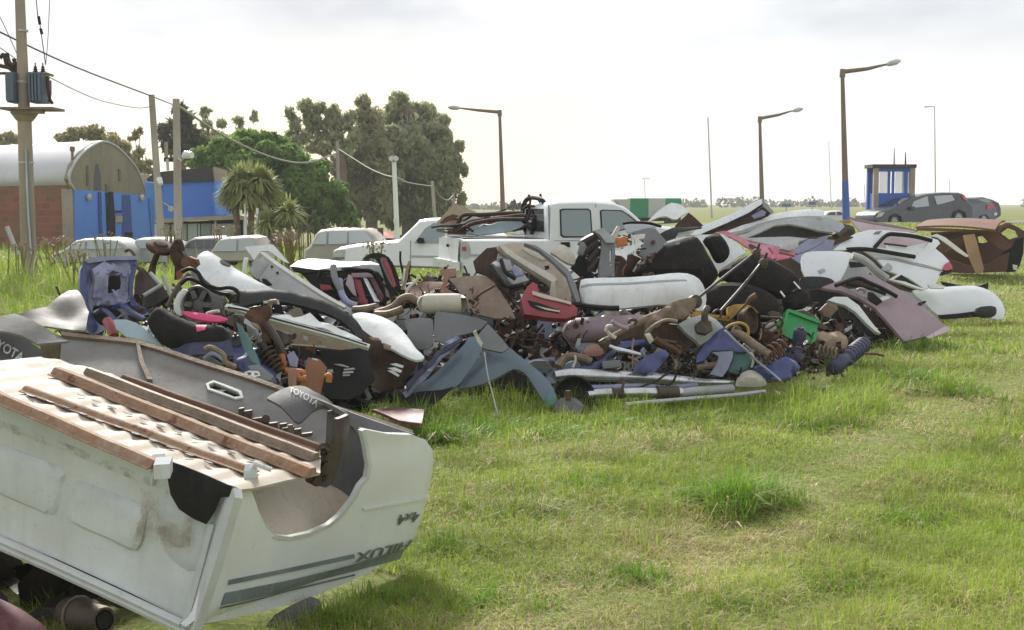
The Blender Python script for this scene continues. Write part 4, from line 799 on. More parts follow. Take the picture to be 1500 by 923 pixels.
    T('upper_arm', [(765, 190, 9.6), (790, 120, 9.6), (820, 130, 9.6), (835, 190, 9.6)], .02, 'rustdark', t, zk='a4')
    T('brake_pipe', [(420, 190, 9.8), (450, 180, 9.75), (490, 230, 9.7), (500, 300, 9.6), (540, 340, 9.6)], .012, 'rust', None, 'thin rusty brake pipe curling above the blue radiator panel', 'pipe', 'a4')
    S('radiator_core', [(550, 520), (690, 440), (740, 520), (620, 590), (570, 600)], (9.2, .2, .4), 'darkmetal', None, 'small dark radiator core with a light frame behind the blue panel', 'radiator', 'a4', th=0.06)
    for a, lb in (([(550, 515, 9.1), (690, 430, 9.2)], 'light grey bar along the top edge of the small dark radiator core'), ([(690, 370, 9.15), (760, 520, 9.1)], 'light grey bar sloping down at the right of the small radiator core'), ([(600, 350, 9.3), (680, 440, 9.2)], 'light grey bar on the brown gearbox casing above the radiator core')): T('light_bar', a, .014, 'lightgrey', None, lb, 'bar', 'a4', group='thin light grey bars')
    S('dark_box', [(490, 380), (540, 320), (640, 400), (660, 440), (540, 510), (480, 500)], (9.5, .1, .2), 'castiron', None, 'brown lumpy gearbox casing between blue panel and stub axle', 'gearbox', 'a4', th=0.2, pil=(.06, .08), dent=.03, ds=14, s=.03)
    T('steering_column', [(880, 360, 9.0), (800, 450, 8.9), (720, 600, 8.8)], [.018, .016, .013], 'castiron', None, 'slim brown steering column leaning left of the fan wheel', 'steering column', 'a4')
    S('teal_strip', [(190, 170), (230, 200), (320, 380), (340, 440), (290, 420), (230, 320)], (8.6, 0, .2), 'teal', None, 'narrow faded teal strip standing beside the rusty coil', 'strip', 'b2', th=0.02, cu=.02)
    S('lower_blue_wreck', [(160, 330), (240, 320), (330, 330), (430, 420), (440, 540), (300, 520), (180, 440)], (8.7, .1, .4), 'blue', None, 'dented dark blue panel low behind the overturned bed', 'body panel', 'b2', th=.02, dent=.04, ds=14, s=.03)
    # white door with black handle, leaning
    t = thing('white_door', 'white car door with a black handle lying tilted behind the black tubes', 'car door', P(350, 430, 10.1))
    _, pl, zf = S('door_skin', [(940, 240), (975, 205), (1020, 190), (1100, 235), (1250, 330), (1400, 420), (1500, 470), (1480, 490), (1250, 480), (1100, 470), (1000, 400), (950, 340)], (10.1, .15, .7), 'white', t, None, None, 'a4', th=0.03, sm=2, pil=(.05, .12), s=.04)
    S('handle_recess', [(1110, 265), (1140, 255), (1185, 285), (1180, 305), (1140, 300), (1115, 285)], pl, 'black', t, None, None, 'a4', th=.02, zf=zf, off=.008, sm=2)
    S('door_edge', [(930, 300), (950, 340), (1000, 400), (1090, 470), (940, 460), (890, 420), (900, 340)], (9.9, .1, .2), 'undergrey', t, None, None, 'a4', th=.02, cu=.02)
    # white inner door frame
    t = thing('white_tailgate', 'bare white tailgate frame leaning diagonally behind the white door', 'tailgate', P(450, 440, 10.8))
    _, pl, zf = S('inner_panel', [(150, 390), (240, 260), (330, 340), (480, 440), (640, 530), (770, 580), (740, 600), (560, 560), (400, 500), (250, 470), (170, 420)], (10.7, .15, .3), 'lightgrey', t, None, None, 'a5', th=.02, dent=.008, s=.05)
    S('outer_edge', [(150, 195), (190, 200), (300, 280), (480, 400), (640, 500), (790, 590), (770, 600), (600, 505), (420, 390), (270, 290), (190, 230)], (10.6, .15, .3), 'white', t, None, None, 'a5', th=.05, pil=(.02, .02), s=.05)
    S('upper_skin', [(40, 155), (150, 148), (250, 142), (310, 210), (370, 280), (330, 270), (220, 190), (160, 190), (110, 250)], (10.9, .1, .2), 'white', t, None, None, 'a5', th=.02, dent=.012, s=.05)
    S('hinge_box', [(110, 260), (180, 230), (240, 280), (190, 380), (130, 390), (70, 340)], (10.75, .1, .2), 'lightgrey', t, None, None, 'a5', th=.05, dent=.015, ds=18, s=.04)
    S('rubber_pad', [(165, 385), (200, 392), (240, 430), (200, 435), (170, 410)], (10.6, 0, .2), 'black', t, None, None, 'a5', th=.03, pil=(.02, .02))
    for hx, hy in ((320, 328), (280, 358), (240, 312)): obj('bolt', MB().lathe(pl.hit(*Z('a5', [(hx, hy)])[0]) + pl.n * .02, pl.n, [(.012, 0), (.012, .008), (0, .01)], 8), 'black', t)
    T('white_strip', [(55, 240, 10.4), (45, 290, 10.4), (40, 350, 10.4)], .018, 'white', None, 'short curved white strip left of the tailgate frame', 'strip', 'a5')
    # white-roofed wreck with red shelves
    t = thing('white_roof_wreck', 'crushed car with a white roof and red trim inside, behind the tailgate frame', 'car wreck', P(500, 440, 12.0))
    S('roof', [(370, 290), (430, 260), (530, 242), (640, 248), (800, 265), (960, 275), (1035, 300), (900, 302), (760, 305), (620, 325), (500, 310), (420, 298)], (12.0, .05, 1.9), 'white', t, None, None, 'a5', th=.03, pil=(.03, .08), dent=.01, s=.06)
    S('roof_side', [(620, 322), (760, 303), (900, 300), (1030, 300), (1060, 390), (1020, 340), (900, 320), (700, 335)], (11.7, .05, .2), 'lightgrey', t, None, None, 'a5', th=.03, dent=.01)
    S('front_pillar', [(380, 300), (480, 315), (600, 330), (560, 345), (470, 350), (400, 330)], (11.8, .05, .3), 'black', t, None, None, 'a5', th=.03)
    S('cabin_back', [(430, 330), (700, 330), (960, 320), (1060, 430), (1080, 560), (900, 590), (700, 540), (560, 460)], (12.5, 0, .1), 'black', t, None, None, 'a5', th=.02)
    for q, m in (([(800, 360), (830, 370), (860, 520), (830, 500), (780, 430)], 'palepink'), ([(840, 390), (890, 400), (940, 580), (900, 560), (860, 480)], 'red'), ([(905, 380), (935, 390), (1030, 560), (990, 560)], 'silver'), ([(950, 370), (990, 390), (1060, 520), (1040, 560)], 'maroon'), ([(590, 430), (670, 440), (685, 470), (600, 475)], 'red'), ([(820, 350), (960, 345), (990, 380), (830, 378)], 'mauve'), ([(870, 520), (940, 540), (945, 585), (880, 570)], 'red')):
        S('trim', q, (11.9, .05, .15), m, t, None, None, 'a5', th=.03, pil=(.01, .02))
    for a, m, r in (([(690, 300, 11.6), (700, 380, 11.5), (740, 470, 11.4), (780, 560, 11.4)], 'grey', .03), ([(735, 400, 11.5), (745, 480, 11.4), (790, 560, 11.3), (860, 590, 11.3)], 'lilac', .03), ([(600, 335, 11.7), (580, 390, 11.7), (590, 430, 11.7)], 'black', .02), ([(590, 335, 11.7), (700, 325, 11.7), (940, 330, 11.7), (1010, 390, 11.7), (1050, 460, 11.7)], 'black', .02)): T('pillar', a, r, m, t, zk='a5')
    S('liner', [(905, 250), (960, 215), (1030, 212), (1100, 240), (1150, 330), (1180, 450), (1150, 480), (1120, 540), (1090, 470), (1060, 380), (1030, 290), (980, 245)], (11.6, 0, .1), 'black', None, 'black plastic wheel arch liner standing right of the white-roofed wreck', 'liner', 'a5', th=.02, sm=2, cu=.08, s=.05)
    S('red_strip', [(1040, 232), (1075, 240), (1110, 320), (1150, 440), (1130, 455), (1090, 370), (1060, 300)], (11.4, 0, .1), 'red', None, 'long red trim strip in front of the black arch liner', 'trim strip', 'a5', th=.02, pil=(.02, .02))
    S('teal_strip', [(1030, 240), (1060, 250), (1110, 380), (1120, 450), (1090, 400), (1050, 310)], (11.45, 0, .1), 'teal', None, 'teal trim strip in front of the black arch liner', 'trim strip', 'a5', th=.02, pil=(.01, .02))
    for a, m, lab in (([(1180, 190, 11.6), (1180, 260, 11.6), (1195, 330, 11.6), (1200, 420, 11.6)], 'black', 'upright black rod with a knob right of the arch liner'), ([(1250, 260, 11.5), (1230, 330, 11.5), (1220, 400, 11.5), (1190, 470, 11.5)], 'rag', 'pale bent rod behind the exhaust pipes'), ([(1310, 365, 11.3), (1300, 400, 11.3), (1240, 460, 11.3), (1220, 510, 11.3)], 'cream', 'cream bent handle above the exhaust pipes'), ([(1210, 330, 11.6), (1200, 400, 11.6), (1215, 470, 11.6)], 'white', 'white curved strip right of the arch liner')): T('rod', a, (.014 if m != 'black' else .01), m, None, lab, 'rod', 'a5')
    # dark curved bumper, sill, bonnet
    S('dark_bumper', [(0, 480), (120, 472), (260, 472), (400, 490), (560, 525), (700, 590), (800, 650), (870, 710), (905, 770), (910, 820), (880, 835), (850, 830), (850, 800), (800, 740), (700, 670), (560, 620), (400, 575), (250, 555), (120, 570), (0, 590)], (9.7, .08, .5), 'olive', None, 'long curved dark green-black bumper arching across the left pile', 'bumper', 'a5', th=.03, sm=2, pil=(.05, .08), s=.04)
    S('number_bracket', [(180, 555), (290, 545), (298, 578), (180, 570)], (9.45, 0, .2), 'lightgrey', None, 'small pale bracket clipped to the dark curved bumper', 'bracket', 'a5', th=.01)
    t = thing('door_sill', 'long white ribbed door sill running down to the right under the dark bumper', 'sill', P(445, 530, 9.3))
    _, pl, zf = S('sill_bar', [(120, 80), (135, 62), (240, 85), (400, 130), (560, 180), (760, 235), (900, 275), (1010, 310), (1000, 330), (960, 318), (800, 270), (600, 215), (400, 160), (240, 115)], (9.25, .1, .3), 'whiteclean', t, None, None, 'b2', th=.05, pil=(.02, .02), s=.04)
    S('groove', [(140, 82), (240, 100), (400, 145), (600, 198), (800, 253), (990, 315), (990, 320), (800, 259), (600, 205), (400, 152), (240, 107), (140, 88)], pl, 'darkmetal', t, None, None, 'b2', th=.01, zf=zf, off=.004)
    S('torn_panel', [(400, 120), (450, 118), (520, 140), (540, 155), (590, 145), (640, 130), (700, 175), (760, 195), (860, 220), (960, 290), (900, 270), (760, 230), (560, 178), (400, 132)], (9.4, .1, .5), 'white', t, None, None, 'b2', th=.012, dent=.02, ds=14, s=.04)
    S('inner_board', [(240, 120), (400, 165), (600, 220), (800, 275), (960, 325), (830, 345), (520, 315), (420, 260), (300, 200)], (9.45, .1, .2), 'brownsheet', t, None, None, 'b2', th=.02, dent=.02)
    S('wire_clip', [(520, 305), (740, 322), (740, 328), (520, 312)], (9.3, .1, .1), 'cream', t, None, None, 'b2', th=.01)
    for q in ([(470, 230), (510, 240), (520, 265), (480, 270)], [(600, 255), (630, 265), (625, 290), (600, 285)]): S('clip', q, (9.35, .1, .1), 'lightgrey', t, None, None, 'b2', th=.02, pil=(.01, .02))
    t = thing('white_bonnet', 'white bonnet with ragged dark underside in the middle of the pile', 'bonnet', P(580, 540, 10.2))
    S('skin', [(900, 130), (980, 122), (1080, 145), (1170, 190), (1230, 250), (1290, 340), (1340, 390), (1290, 408), (1200, 370), (1100, 310), (1020, 260), (960, 215), (930, 170)], (10.2, .05, .9), 'white', t, None, None, 'b2', th=.02, sm=2, pil=(.05, .12), s=.045)
    S('underside', [(960, 220), (1040, 275), (1100, 320), (1200, 380), (1300, 410), (1280, 470), (1200, 560), (1080, 600), (1000, 560), (980, 400), (950, 300)], (10.1, .1, .1), 'rustdark', t, None, None, 'b2', th=.03, dent=.04, ds=12, s=.05)
    for q in ([(1130, 430), (1170, 425), (1215, 440), (1210, 455), (1160, 440)], [(1115, 455), (1160, 450), (1205, 470), (1195, 485), (1150, 468)], [(1115, 470), (1150, 468), (1190, 500), (1180, 508), (1140, 485)]): S('rib', q, (10.0, .1, .1), 'white', t, None, None, 'b2', th=.015)
    for q in ([(1000, 265), (1060, 270), (1080, 290), (1020, 285)], [(1090, 300), (1140, 320), (1130, 345), (1095, 335)]): S('latch', q, (10.0, .1, .2), 'rag', t, None, None, 'b2', th=.03, pil=(.02, .02))
    t = thing('black_grille', 'large black plastic bumper shell with white vents under the white sill', 'bumper', P(500, 590, 9.4) * np.array([1, 1, 0]))
    _, pl, zf = S('shell', [(510, 320), (640, 325), (760, 330), (870, 340), (960, 330), (1010, 400), (1040, 520), (960, 600), (880, 640), (760, 640), (700, 560), (740, 450), (640, 390), (560, 400)], (9.5, .1, .25), 'black', t, None, None, 'b2', th=.03, dent=.02, pil=(.06, .15), s=.045)
    for q in ([(785, 437), (830, 440), (880, 458), (870, 463), (820, 449)], [(845, 470), (910, 464), (915, 474), (850, 480)], [(840, 487), (905, 484), (905, 494), (845, 497)], [(838, 503), (885, 503), (885, 510), (845, 512)], [(745, 468), (778, 466), (784, 488), (750, 485)]): S('vent', q, pl, 'lightgrey', t, None, None, 'b2', th=.01, zf=zf, off=.012)
    # hub on spindle, coil, brown box
    t = thing('rusty_hub', 'rusty brown hub carrier propped on the white sill', 'hub', P(390, 510, 9.0))
    S('carrier', [(240, 140), (270, 95), (340, 75), (400, 75), (410, 120), (380, 160), (390, 200), (400, 300), (350, 290), (345, 220), (320, 180), (260, 155)], (8.95, .05, .1), 'rust', t, None, None, 'b2', th=.09, dent=.03, ds=18, pil=(.04, .05), s=.028)
    T('spindle', [(400, 75, 8.95), (400, 55, 8.95), (440, 50, 8.95)], .02, 'tanmetal', t, zk='b2')
    S('knuckle', [(390, 190), (430, 220), (520, 250), (510, 300), (480, 320), (430, 300), (400, 260)], (8.9, 0, .1), 'castiron', t, None, None, 'b2', th=.1, pil=(.04, .05), dent=.03, ds=20, s=.025)
    T('arm', [(375, 190, 8.9), (410, 230, 8.85), (450, 300, 8.8), (480, 380, 8.8)], .025, 'castiron', t, zk='b2')
    a, b = P(*Z('b2', [(360, 330)])[0], 8.75), P(*Z('b2', [(440, 460)])[0], 8.7)
    t = thing('coil_spring', 'dark rusty coil spring under the rusty hub carrier', 'spring', b)
    obj('coil', MB().coil(a, b, .052, .008, 5), 'rustdark', t); obj('damper', MB().tube([a - (b - a) * .2, b + (b - a) * .15], .03, 10), 'darkmetal', t)
    t = thing('plastic_box', 'brown plastic box with an orange bracket in front of the black bumper shell', 'box', P(440, 570, 8.8))
    S('body', [(630, 390), (700, 400), (745, 450), (710, 600), (690, 630), (570, 580), (600, 500)], (8.8, .1, .2), 'brownbox', t, None, None, 'b2', th=.14, pil=(.02, .03), s=.03)
    S('label_flap', [(655, 392), (690, 400), (692, 410), (660, 404)], (8.7, .1, .2), 'cream', t, None, None, 'b2', th=.006)
    for a, m in (([(465, 370, 8.75), (480, 440, 8.75), (435, 470, 8.75)], 'orange'), ([(490, 470, 8.7), (590, 480, 8.72), (600, 500, 8.72)], 'orange'), ([(560, 490, 8.68), (575, 520, 8.66), (620, 520, 8.66)], 'orange'), ([(740, 510, 8.75), (760, 500, 8.75), (755, 540, 8.75)], 'orange')): T('bracket', a, .022, m, t, zk='b2')
    S('upright', [(505, 480), (520, 455), (555, 460), (555, 580), (510, 575)], (8.6, 0, 0), 'salmon', t, None, None, 'b2', th=.03, pil=(.015, .02))
    S('lilac_plate', [(500, 375), (540, 350), (570, 400), (560, 450), (520, 440)], (8.7, 0, .1), 'lilac', None, 'small lilac plate standing behind the orange bracket', 'plate', 'b2', th=.02)
    S('flange_plate', [(240, 480), (270, 470), (330, 475), (340, 500), (300, 512), (250, 500)], (8.2, 0, .3), 'silver', None, 'silver exhaust flange with two holes above the overturned bed edge', 'flange', 'b2', th=.012, holes=[[(258, 482), (280, 480), (285, 495), (265, 498)], [(300, 484), (322, 484), (325, 498), (305, 500)]], s=.012)
    S('radiator_hose', [(260, 440), (330, 430), (420, 500), (400, 530), (320, 520)], (8.4, 0, .3), 'grey', None, 'grey moulded duct low behind the overturned bed', 'duct', 'b2', th=.06, pil=(.03, .04), s=.03)
    T('cable_bundle', [(0, 340, 8.2), (40, 330, 8.2), (110, 370, 8.2), (130, 420, 8.2), (190, 450, 8.2)], .018, 'tanmetal', None, 'tan cable bundle behind the rear panel of the bed', 'cables', 'b2')
    T('cable_bundle', [(0, 395, 8.25), (50, 365, 8.2), (110, 400, 8.2), (150, 440, 8.2)], .015, 'lilac', None, 'lilac cable bundle behind the rear panel of the bed', 'cables', 'b2')
left_pile()
def middle_pile():
    # exhaust with silencer
    t = thing('exhaust_pipe', 'tan exhaust manifold pipes ending in a cream silencer in mid pile', 'exhaust', P(630, 460, 11.0))
    T('pipe', [(840, 615, 11.2), (930, 610, 11.1), (1010, 590, 11.0)], [.03, .034, .028], 'tanmetal', t, zk='a5')
    T('pipe', [(1000, 640, 10.95), (1080, 620, 10.9), (1140, 590, 10.9), (1190, 540, 10.9), (1250, 525, 10.9), (1300, 550, 10.9), (1370, 555, 10.9)], .034, 'tanmetal', t, zk='a5')
    T('pipe', [(1000, 650, 10.85), (1080, 650, 10.8), (1150, 630, 10.8), (1200, 610, 10.8)], .032, 'tanmetal', t, zk='a5')
    T('silencer', [(1360, 575, 10.8), (1380, 575, 10.8), (1590, 572, 10.9), (1610, 572, 10.9)], [.07, .085, .085, .075], 'cream', t, zk='a5', seg=18)
    S('rusty_bonnet', [(1240, 460), (1330, 430), (1500, 405), (1540, 430), (1480, 480), (1400, 510), (1290, 520), (1230, 510)], (12.2, 0, 1.5), 'rust', None, 'rusty flat panel lying behind the exhaust pipes', 'body panel', 'a5', th=.02, dent=.03, s=.05)
    t = thing('salmon_bracket', 'salmon pink primed bracket behind the silencer', 'bracket', P(655, 450, 12.2))
    S('plate', [(20, 585), (130, 578), (132, 630), (80, 640), (60, 720), (20, 770), (0, 760), (40, 680), (50, 630), (20, 625)], (12.0, 0, .1), 'salmon', t, None, None, 'a6', th=.04, s=.04)
    S('foot', [(0, 720), (60, 710), (150, 760), (60, 770), (0, 765)], (11.9, 0, .3), 'salmon', t, None, None, 'a6', th=.03)
    S('brown_seat_board', [(80, 645), (200, 630), (330, 625), (390, 670), (450, 760), (510, 850), (540, 920), (400, 920), (220, 880), (180, 780), (130, 700)], (11.7, .1, .3), 'brownsheet', None, 'dusty brown board with a dark edge leaning in mid pile', 'board', 'a6', th=.03, pil=(.02, .03), s=.06)
    T('board_cable', [(250, 790, 11.5), (300, 750, 11.5), (370, 710, 11.5), (400, 690, 11.5)], .012, 'rust', None, 'thin rusty cable over the dusty brown board', 'cable', 'a6')
    S('dark_tray', [(250, 530), (340, 440), (430, 425), (420, 470), (400, 560), (450, 680), (500, 760), (560, 850), (480, 760), (400, 680), (330, 620), (270, 600)], (12.1, .1, .3), 'rustdark', None, 'dark brown plastic tray edge left of the beige trim', 'tray', 'a6', th=.03, s=.05)
    # beige dashboard
    t = thing('dashboard', 'beige plastic dashboard lying on end in front of the white pickup', 'dashboard', P(770, 450, 12.2))
    _, pl, zf = S('shell', [(410, 430), (480, 405), (580, 400), (680, 430), (800, 520), (880, 600), (915, 680), (920, 800), (860, 805), (800, 790), (790, 700), (700, 630), (600, 570), (520, 520), (440, 470)], (12.1, .1, .5), 'beige', t, None, None, 'a6', th=.05, sm=2, pil=(.07, .12), s=.05)
    S('lower_lip', [(420, 445), (450, 440), (560, 520), (700, 600), (800, 650), (820, 680), (790, 700), (690, 640), (560, 560), (470, 500)], pl, 'cream', t, None, None, 'a6', th=.05, pil=(.03, .03), off=.06, s=.04)
    S('inset', [(580, 455), (650, 450), (740, 500), (790, 520), (720, 535), (640, 500)], pl, 'cream', t, None, None, 'a6', th=.02, zf=zf, off=.01)
    S('inner_rail', [(600, 405), (680, 420), (800, 500), (900, 580), (950, 680), (985, 800), (960, 815), (930, 740), (890, 620), (800, 530), (700, 450)], (11.95, .1, .5), 'grey', t, None, None, 'a6', th=.05, pil=(.02, .03), s=.05)
    S('clip_hole', [(735, 575), (765, 570), (768, 590), (742, 598)], pl, 'black', t, None, None, 'a6', th=.01, zf=zf, off=.006)
    S('wire_loom', [(360, 560), (420, 500), (520, 530), (560, 600), (640, 650), (600, 690), (500, 710), (430, 640)], (12.0, .1, .3), 'grey', t, None, None, 'a6', th=.06, dent=.05, ds=14, s=.04)
    for q, m in (([(420, 510), (500, 520), (520, 590), (470, 600)], 'lightgrey'), ([(480, 640), (600, 620), (630, 660), (520, 690)], 'lightgrey'), ([(500, 560), (560, 560), (600, 620), (540, 630)], 'lilac')): S('module', q, (11.85, .1, .2), m, t, None, None, 'a6', th=.05, pil=(.01, .02), dent=.01)
    for a in ([(370, 560, 11.8), (420, 640, 11.7), (480, 700, 11.7), (600, 690, 11.7)], [(440, 520, 11.8), (470, 600, 11.7), (540, 650, 11.7)]): T('loom_hose', a, .02, 'black', t, zk='a6')
    S('strut', [(790, 660), (815, 670), (815, 780), (790, 800), (770, 790), (780, 700)], (11.8, 0, 0), 'cream', t, None, None, 'a6', th=.03, pil=(.02, .02))
    t = thing('red_tail_lamp', 'dusty red tail lamp housing with pale edges below the beige dashboard', 'tail lamp', P(805, 470, 11.7))
    _, pl, zf = S('housing', [(575, 790), (620, 700), (660, 670), (690, 690), (700, 740), (800, 770), (900, 800), (965, 850), (960, 900), (880, 923), (760, 915), (600, 890)], (11.6, .08, .3), 'red', t, None, None, 'a6', th=.1, pil=(.04, .06), s=.04)
    S('flange', [(650, 740), (760, 770), (860, 800), (920, 815), (915, 835), (840, 815), (740, 795), (655, 765)], pl, 'cream', t, None, None, 'a6', th=.02, zf=zf, off=.02)
    S('slot', [(620, 800), (700, 820), (840, 870), (835, 890), (700, 870), (640, 840)], pl, 'black', t, None, None, 'a6', th=.01, zf=zf, off=.006)
    S('trim', [(670, 838), (750, 858), (840, 876), (840, 886), (740, 868)], pl, 'cream', t, None, None, 'a6', th=.01, zf=zf, off=.014)
    T('black_tube', [(930, 820, 11.7), (1060, 840, 11.7), (1180, 850, 11.7), (1250, 850, 11.7)], .025, 'black', None, 'black tube lying below the white bumper', 'tube', 'a6')
    # cream cover, grille
    S('mirror_cover', [(780, 460), (830, 418), (880, 420), (930, 470), (950, 510), (940, 550), (880, 530), (820, 490)], (12.6, .1, .4), 'cream', None, 'cream mirror cover between dashboard and grey grille', 'mirror cover', 'a6', th=.04, sm=3, pil=(.07, .1), s=.03)
    t = thing('lamp_grille', 'grey plastic grille with three dark bars standing on the white bumper', 'grille', P(880, 420, 12.4))
    S('side_frame', [(1070, 320), (1140, 298), (1230, 380), (1222, 450), (1215, 620), (1160, 640), (1135, 675), (1115, 660), (1112, 560), (1130, 430), (1125, 380)], (12.4, .1, .1), 'grey', t, None, None, 'a6', th=.06, holes=[[(1185, 450), (1200, 450), (1198, 550), (1184, 560)]], pil=(.02, .03), s=.04)
    S('top_frame', [(1075, 318), (1140, 298), (1225, 375), (1222, 400), (1165, 400), (1120, 345)], (12.35, .1, .1), 'lightgrey', t, None, None, 'a6', th=.05)
    for a in ([(1095, 355), (1010, 400), (990, 430)], [(1110, 390), (1020, 460), (1010, 480)], [(1115, 440), (1050, 520), (1040, 530)], [(1115, 510), (1070, 570), (1060, 600)]): T('grille_bar', [(x, y, 12.45) for x, y in a], .045, 'darkmetal', t, zk='a6')
    S('back_mesh', [(920, 570), (970, 490), (1000, 400), (1030, 480), (1060, 600), (1080, 640), (1000, 640)], (12.6, .1, .2), 'black', t, None, None, 'a6', th=.05, pil=(.02, .03))
    S('hinge_tube', [(960, 480), (985, 400), (1010, 395), (1030, 430), (1000, 490)], (12.4, 0, 0), 'grey', t, None, None, 'a6', th=.05, pil=(.03, .03))
    # things right of grille
    S('dark_wing', [(1330, 330), (1440, 300), (1500, 300), (1560, 370), (1580, 400), (1500, 480), (1420, 510), (1380, 480), (1420, 400)], (13.2, .1, .3), 'grey', None, 'dark grey metal panel right of the grille', 'body panel', 'a6', th=.015, dent=.015, s=.06)
    S('quarter_window', [(1275, 275), (1330, 262), (1450, 268), (1520, 290), (1420, 305), (1330, 335), (1305, 330)], (13.6, .1, .6), 'glasspale', None, 'clear quarter window lying above the grille', 'window', 'a6', th=.01)
    T('window_seal', [(1275, 270, 13.5), (1330, 262, 13.5), (1450, 266, 13.5), (1540, 290, 13.5)], .015, 'black', None, 'black rubber seal along the clear quarter window', 'seal', 'a6')
    S('amber_lens', [(1228, 370), (1300, 355), (1312, 420), (1240, 438)], (12.9, .1, 0), 'orange', None, 'amber indicator lens right of the grille', 'lens', 'a6', th=.05, pil=(.02, .03))
    S('pale_strip', [(1200, 350), (1240, 285), (1260, 290), (1240, 370), (1222, 400)], (12.9, .1, 0), 'cream', None, 'narrow pale panel leaning behind the grille', 'panel', 'a6', th=.03)
    S('torn_white', [(1225, 450), (1330, 420), (1420, 400), (1380, 440), (1310, 480), (1300, 525), (1270, 490), (1230, 485)], (12.8, .1, .3), 'white', None, 'torn white scrap of panel right of the grille', 'panel', 'a6', th=.012, dent=.02, ds=14)
    S('brown_void', [(1220, 490), (1330, 480), (1420, 520), (1360, 640), (1220, 640)], (13.3, .1, .1), 'rustdark', None, 'rusty brown floor section behind the white bumper', 'floor section', 'a6', th=.03, dent=.04, ds=10)
    S('chrome_strip', [(1330, 350), (1430, 340), (1425, 370), (1340, 385)], (13.0, .1, 0), 'silver', None, 'short chrome strip on the dark grey panel', 'trim strip', 'a6', th=.02)
    # white bumper
    t = thing('white_bumper', 'pale grey-white bumper lying across the middle of the pile', 'bumper', P(940, 460, 12.0))
    _, pl, zf = S('shell', [(-235, 680), (-200, 650), (0, 640), (250, 628), (380, 612), (500, 612), (580, 650), (620, 720), (632, 790), (610, 860), (560, 865), (540, 840), (300, 825), (60, 850), (-180, 840), (-230, 760)], (12.0, .05, .35), 'white', t, None, None, 'a7', th=.04, sm=2, pil=(.12, .2), s=.05)
    S('crease', [(-230, 700), (0, 690), (300, 675), (480, 672), (490, 682), (300, 690), (0, 706), (-230, 716)], pl, 'lightgrey', t, None, None, 'a7', th=.02, zf=zf, off=.006)
    # seats
    t = thing('car_seat', 'black fabric car seat back with headrest leaning left behind the white bumper', 'car seat', P(1000, 440, 13.2))
    S('seat_back', [(110, 620), (170, 530), (280, 440), (420, 390), (540, 355), (590, 390), (640, 480), (710, 600), (700, 640), (620, 720), (560, 650), (400, 640)], (13.3, .08, .4), 'softblack', t, None, None, 'a7', th=.1, sm=2, pil=(.1, .18), soft=1, s=.055)
    S('headrest', [(612, 385), (650, 350), (710, 338), (750, 370), (785, 430), (790, 480), (760, 525), (710, 535), (680, 500), (650, 440)], (13.5, .05, .2), 'softblack', t, None, None, 'a7', th=.05, sm=2, pil=(.06, .08), soft=1, s=.035)
    T('piping', [(130, 600, 13.15), (180, 530, 13.15), (290, 435, 13.2), (420, 390, 13.25)], .012, 'lightgrey', t, zk='a7')
    t = thing('car_seat', 'black car seat tipped forward beneath the two steering rods', 'car seat', P(1110, 440, 13.0))
    S('seat_back', [(720, 600), (800, 540), (940, 480), (1060, 510), (1160, 560), (1270, 640), (1240, 700), (1160, 760), (1060, 730), (900, 680), (800, 650)], (13.0, .05, .5), 'softblack', t, None, None, 'a7', th=.08, sm=2, pil=(.08, .15), soft=1, s=.05)
    S('cushion', [(620, 760), (680, 700), (800, 672), (920, 685), (1040, 730), (1120, 790), (1150, 880), (1100, 923), (900, 920), (760, 880), (640, 850)], (12.7, .05, .3), 'softblack', t, None, None, 'a7', th=.1, sm=2, pil=(.09, .15), soft=1, s=.05)
    t = thing('headrest', 'loose black headrest with two steel posts lying against the black seats', 'headrest', P(1170, 455, 12.9))
    S('pad', [(1165, 770), (1230, 735), (1290, 715), (1340, 760), (1345, 810), (1300, 850), (1200, 860), (1165, 830)], (12.9, .05, .2), 'softblack', t, None, None, 'a7', th=.05, sm=2, pil=(.06, .08), soft=1, s=.035)
    for a in ([(1230, 670, 12.9), (1275, 720, 12.85)], [(1140, 735, 12.85), (1170, 775, 12.8)]): T('post', a, .011, 'silver', t, zk='a7')
    for i, (a, lab) in enumerate((([(960, 475, 12.9), (760, 630, 12.3), (560, 790, 11.7)], 'long dark steering rod rising left from the brown axle'), ([(1010, 540, 12.7), (880, 700, 12.3), (730, 870, 11.8)], 'shorter dark steering rod with a ball joint rising from the mechanical scrap'))):
        t = thing('steering_rod', lab, 'rod', P(*Z('a7', [a[-1][:2]])[0], a[-1][2]), 'dark steering rods')
        T('rod', a, .014, 'darkmetal', t, zk='a7')
        c = P(*Z('a7', [a[0][:2]])[0], a[0][2]); obj('ball_joint', MB().lathe(c - np.array([0, 0, .05]), (.3, -.2, 1), [(0, 0), (.045, .01), (.05, .05), (.035, .09), (.015, .1), (.012, .16), (0, .16)], 12), 'castiron', t)
    # white shell behind the seats
    S('white_fender', [(340, 400), (420, 375), (600, 345), (740, 340), (790, 370), (860, 420), (905, 470), (850, 500), (780, 550), (700, 600), (680, 530), (620, 420), (560, 370), (450, 395), (300, 450), (200, 510), (130, 600), (90, 630), (150, 540), (250, 450)], (13.9, .05, .4), 'white', None, 'white fender shell wrapped behind the black seat', 'fender', 'a7', th=.02, dent=.01, s=.06)
    # headrest-shaped grey pad and panels at pile front
    S('grey_headrest', [(72, 220), (90, 195), (200, 192), (225, 215), (222, 340), (200, 380), (120, 378), (75, 340)], (10.3, 0, .1), 'grey', None, 'rounded grey plastic cover standing right of the white bonnet', 'cover', 'b3', th=.05, sm=3, pil=(.05, .08), s=.035)
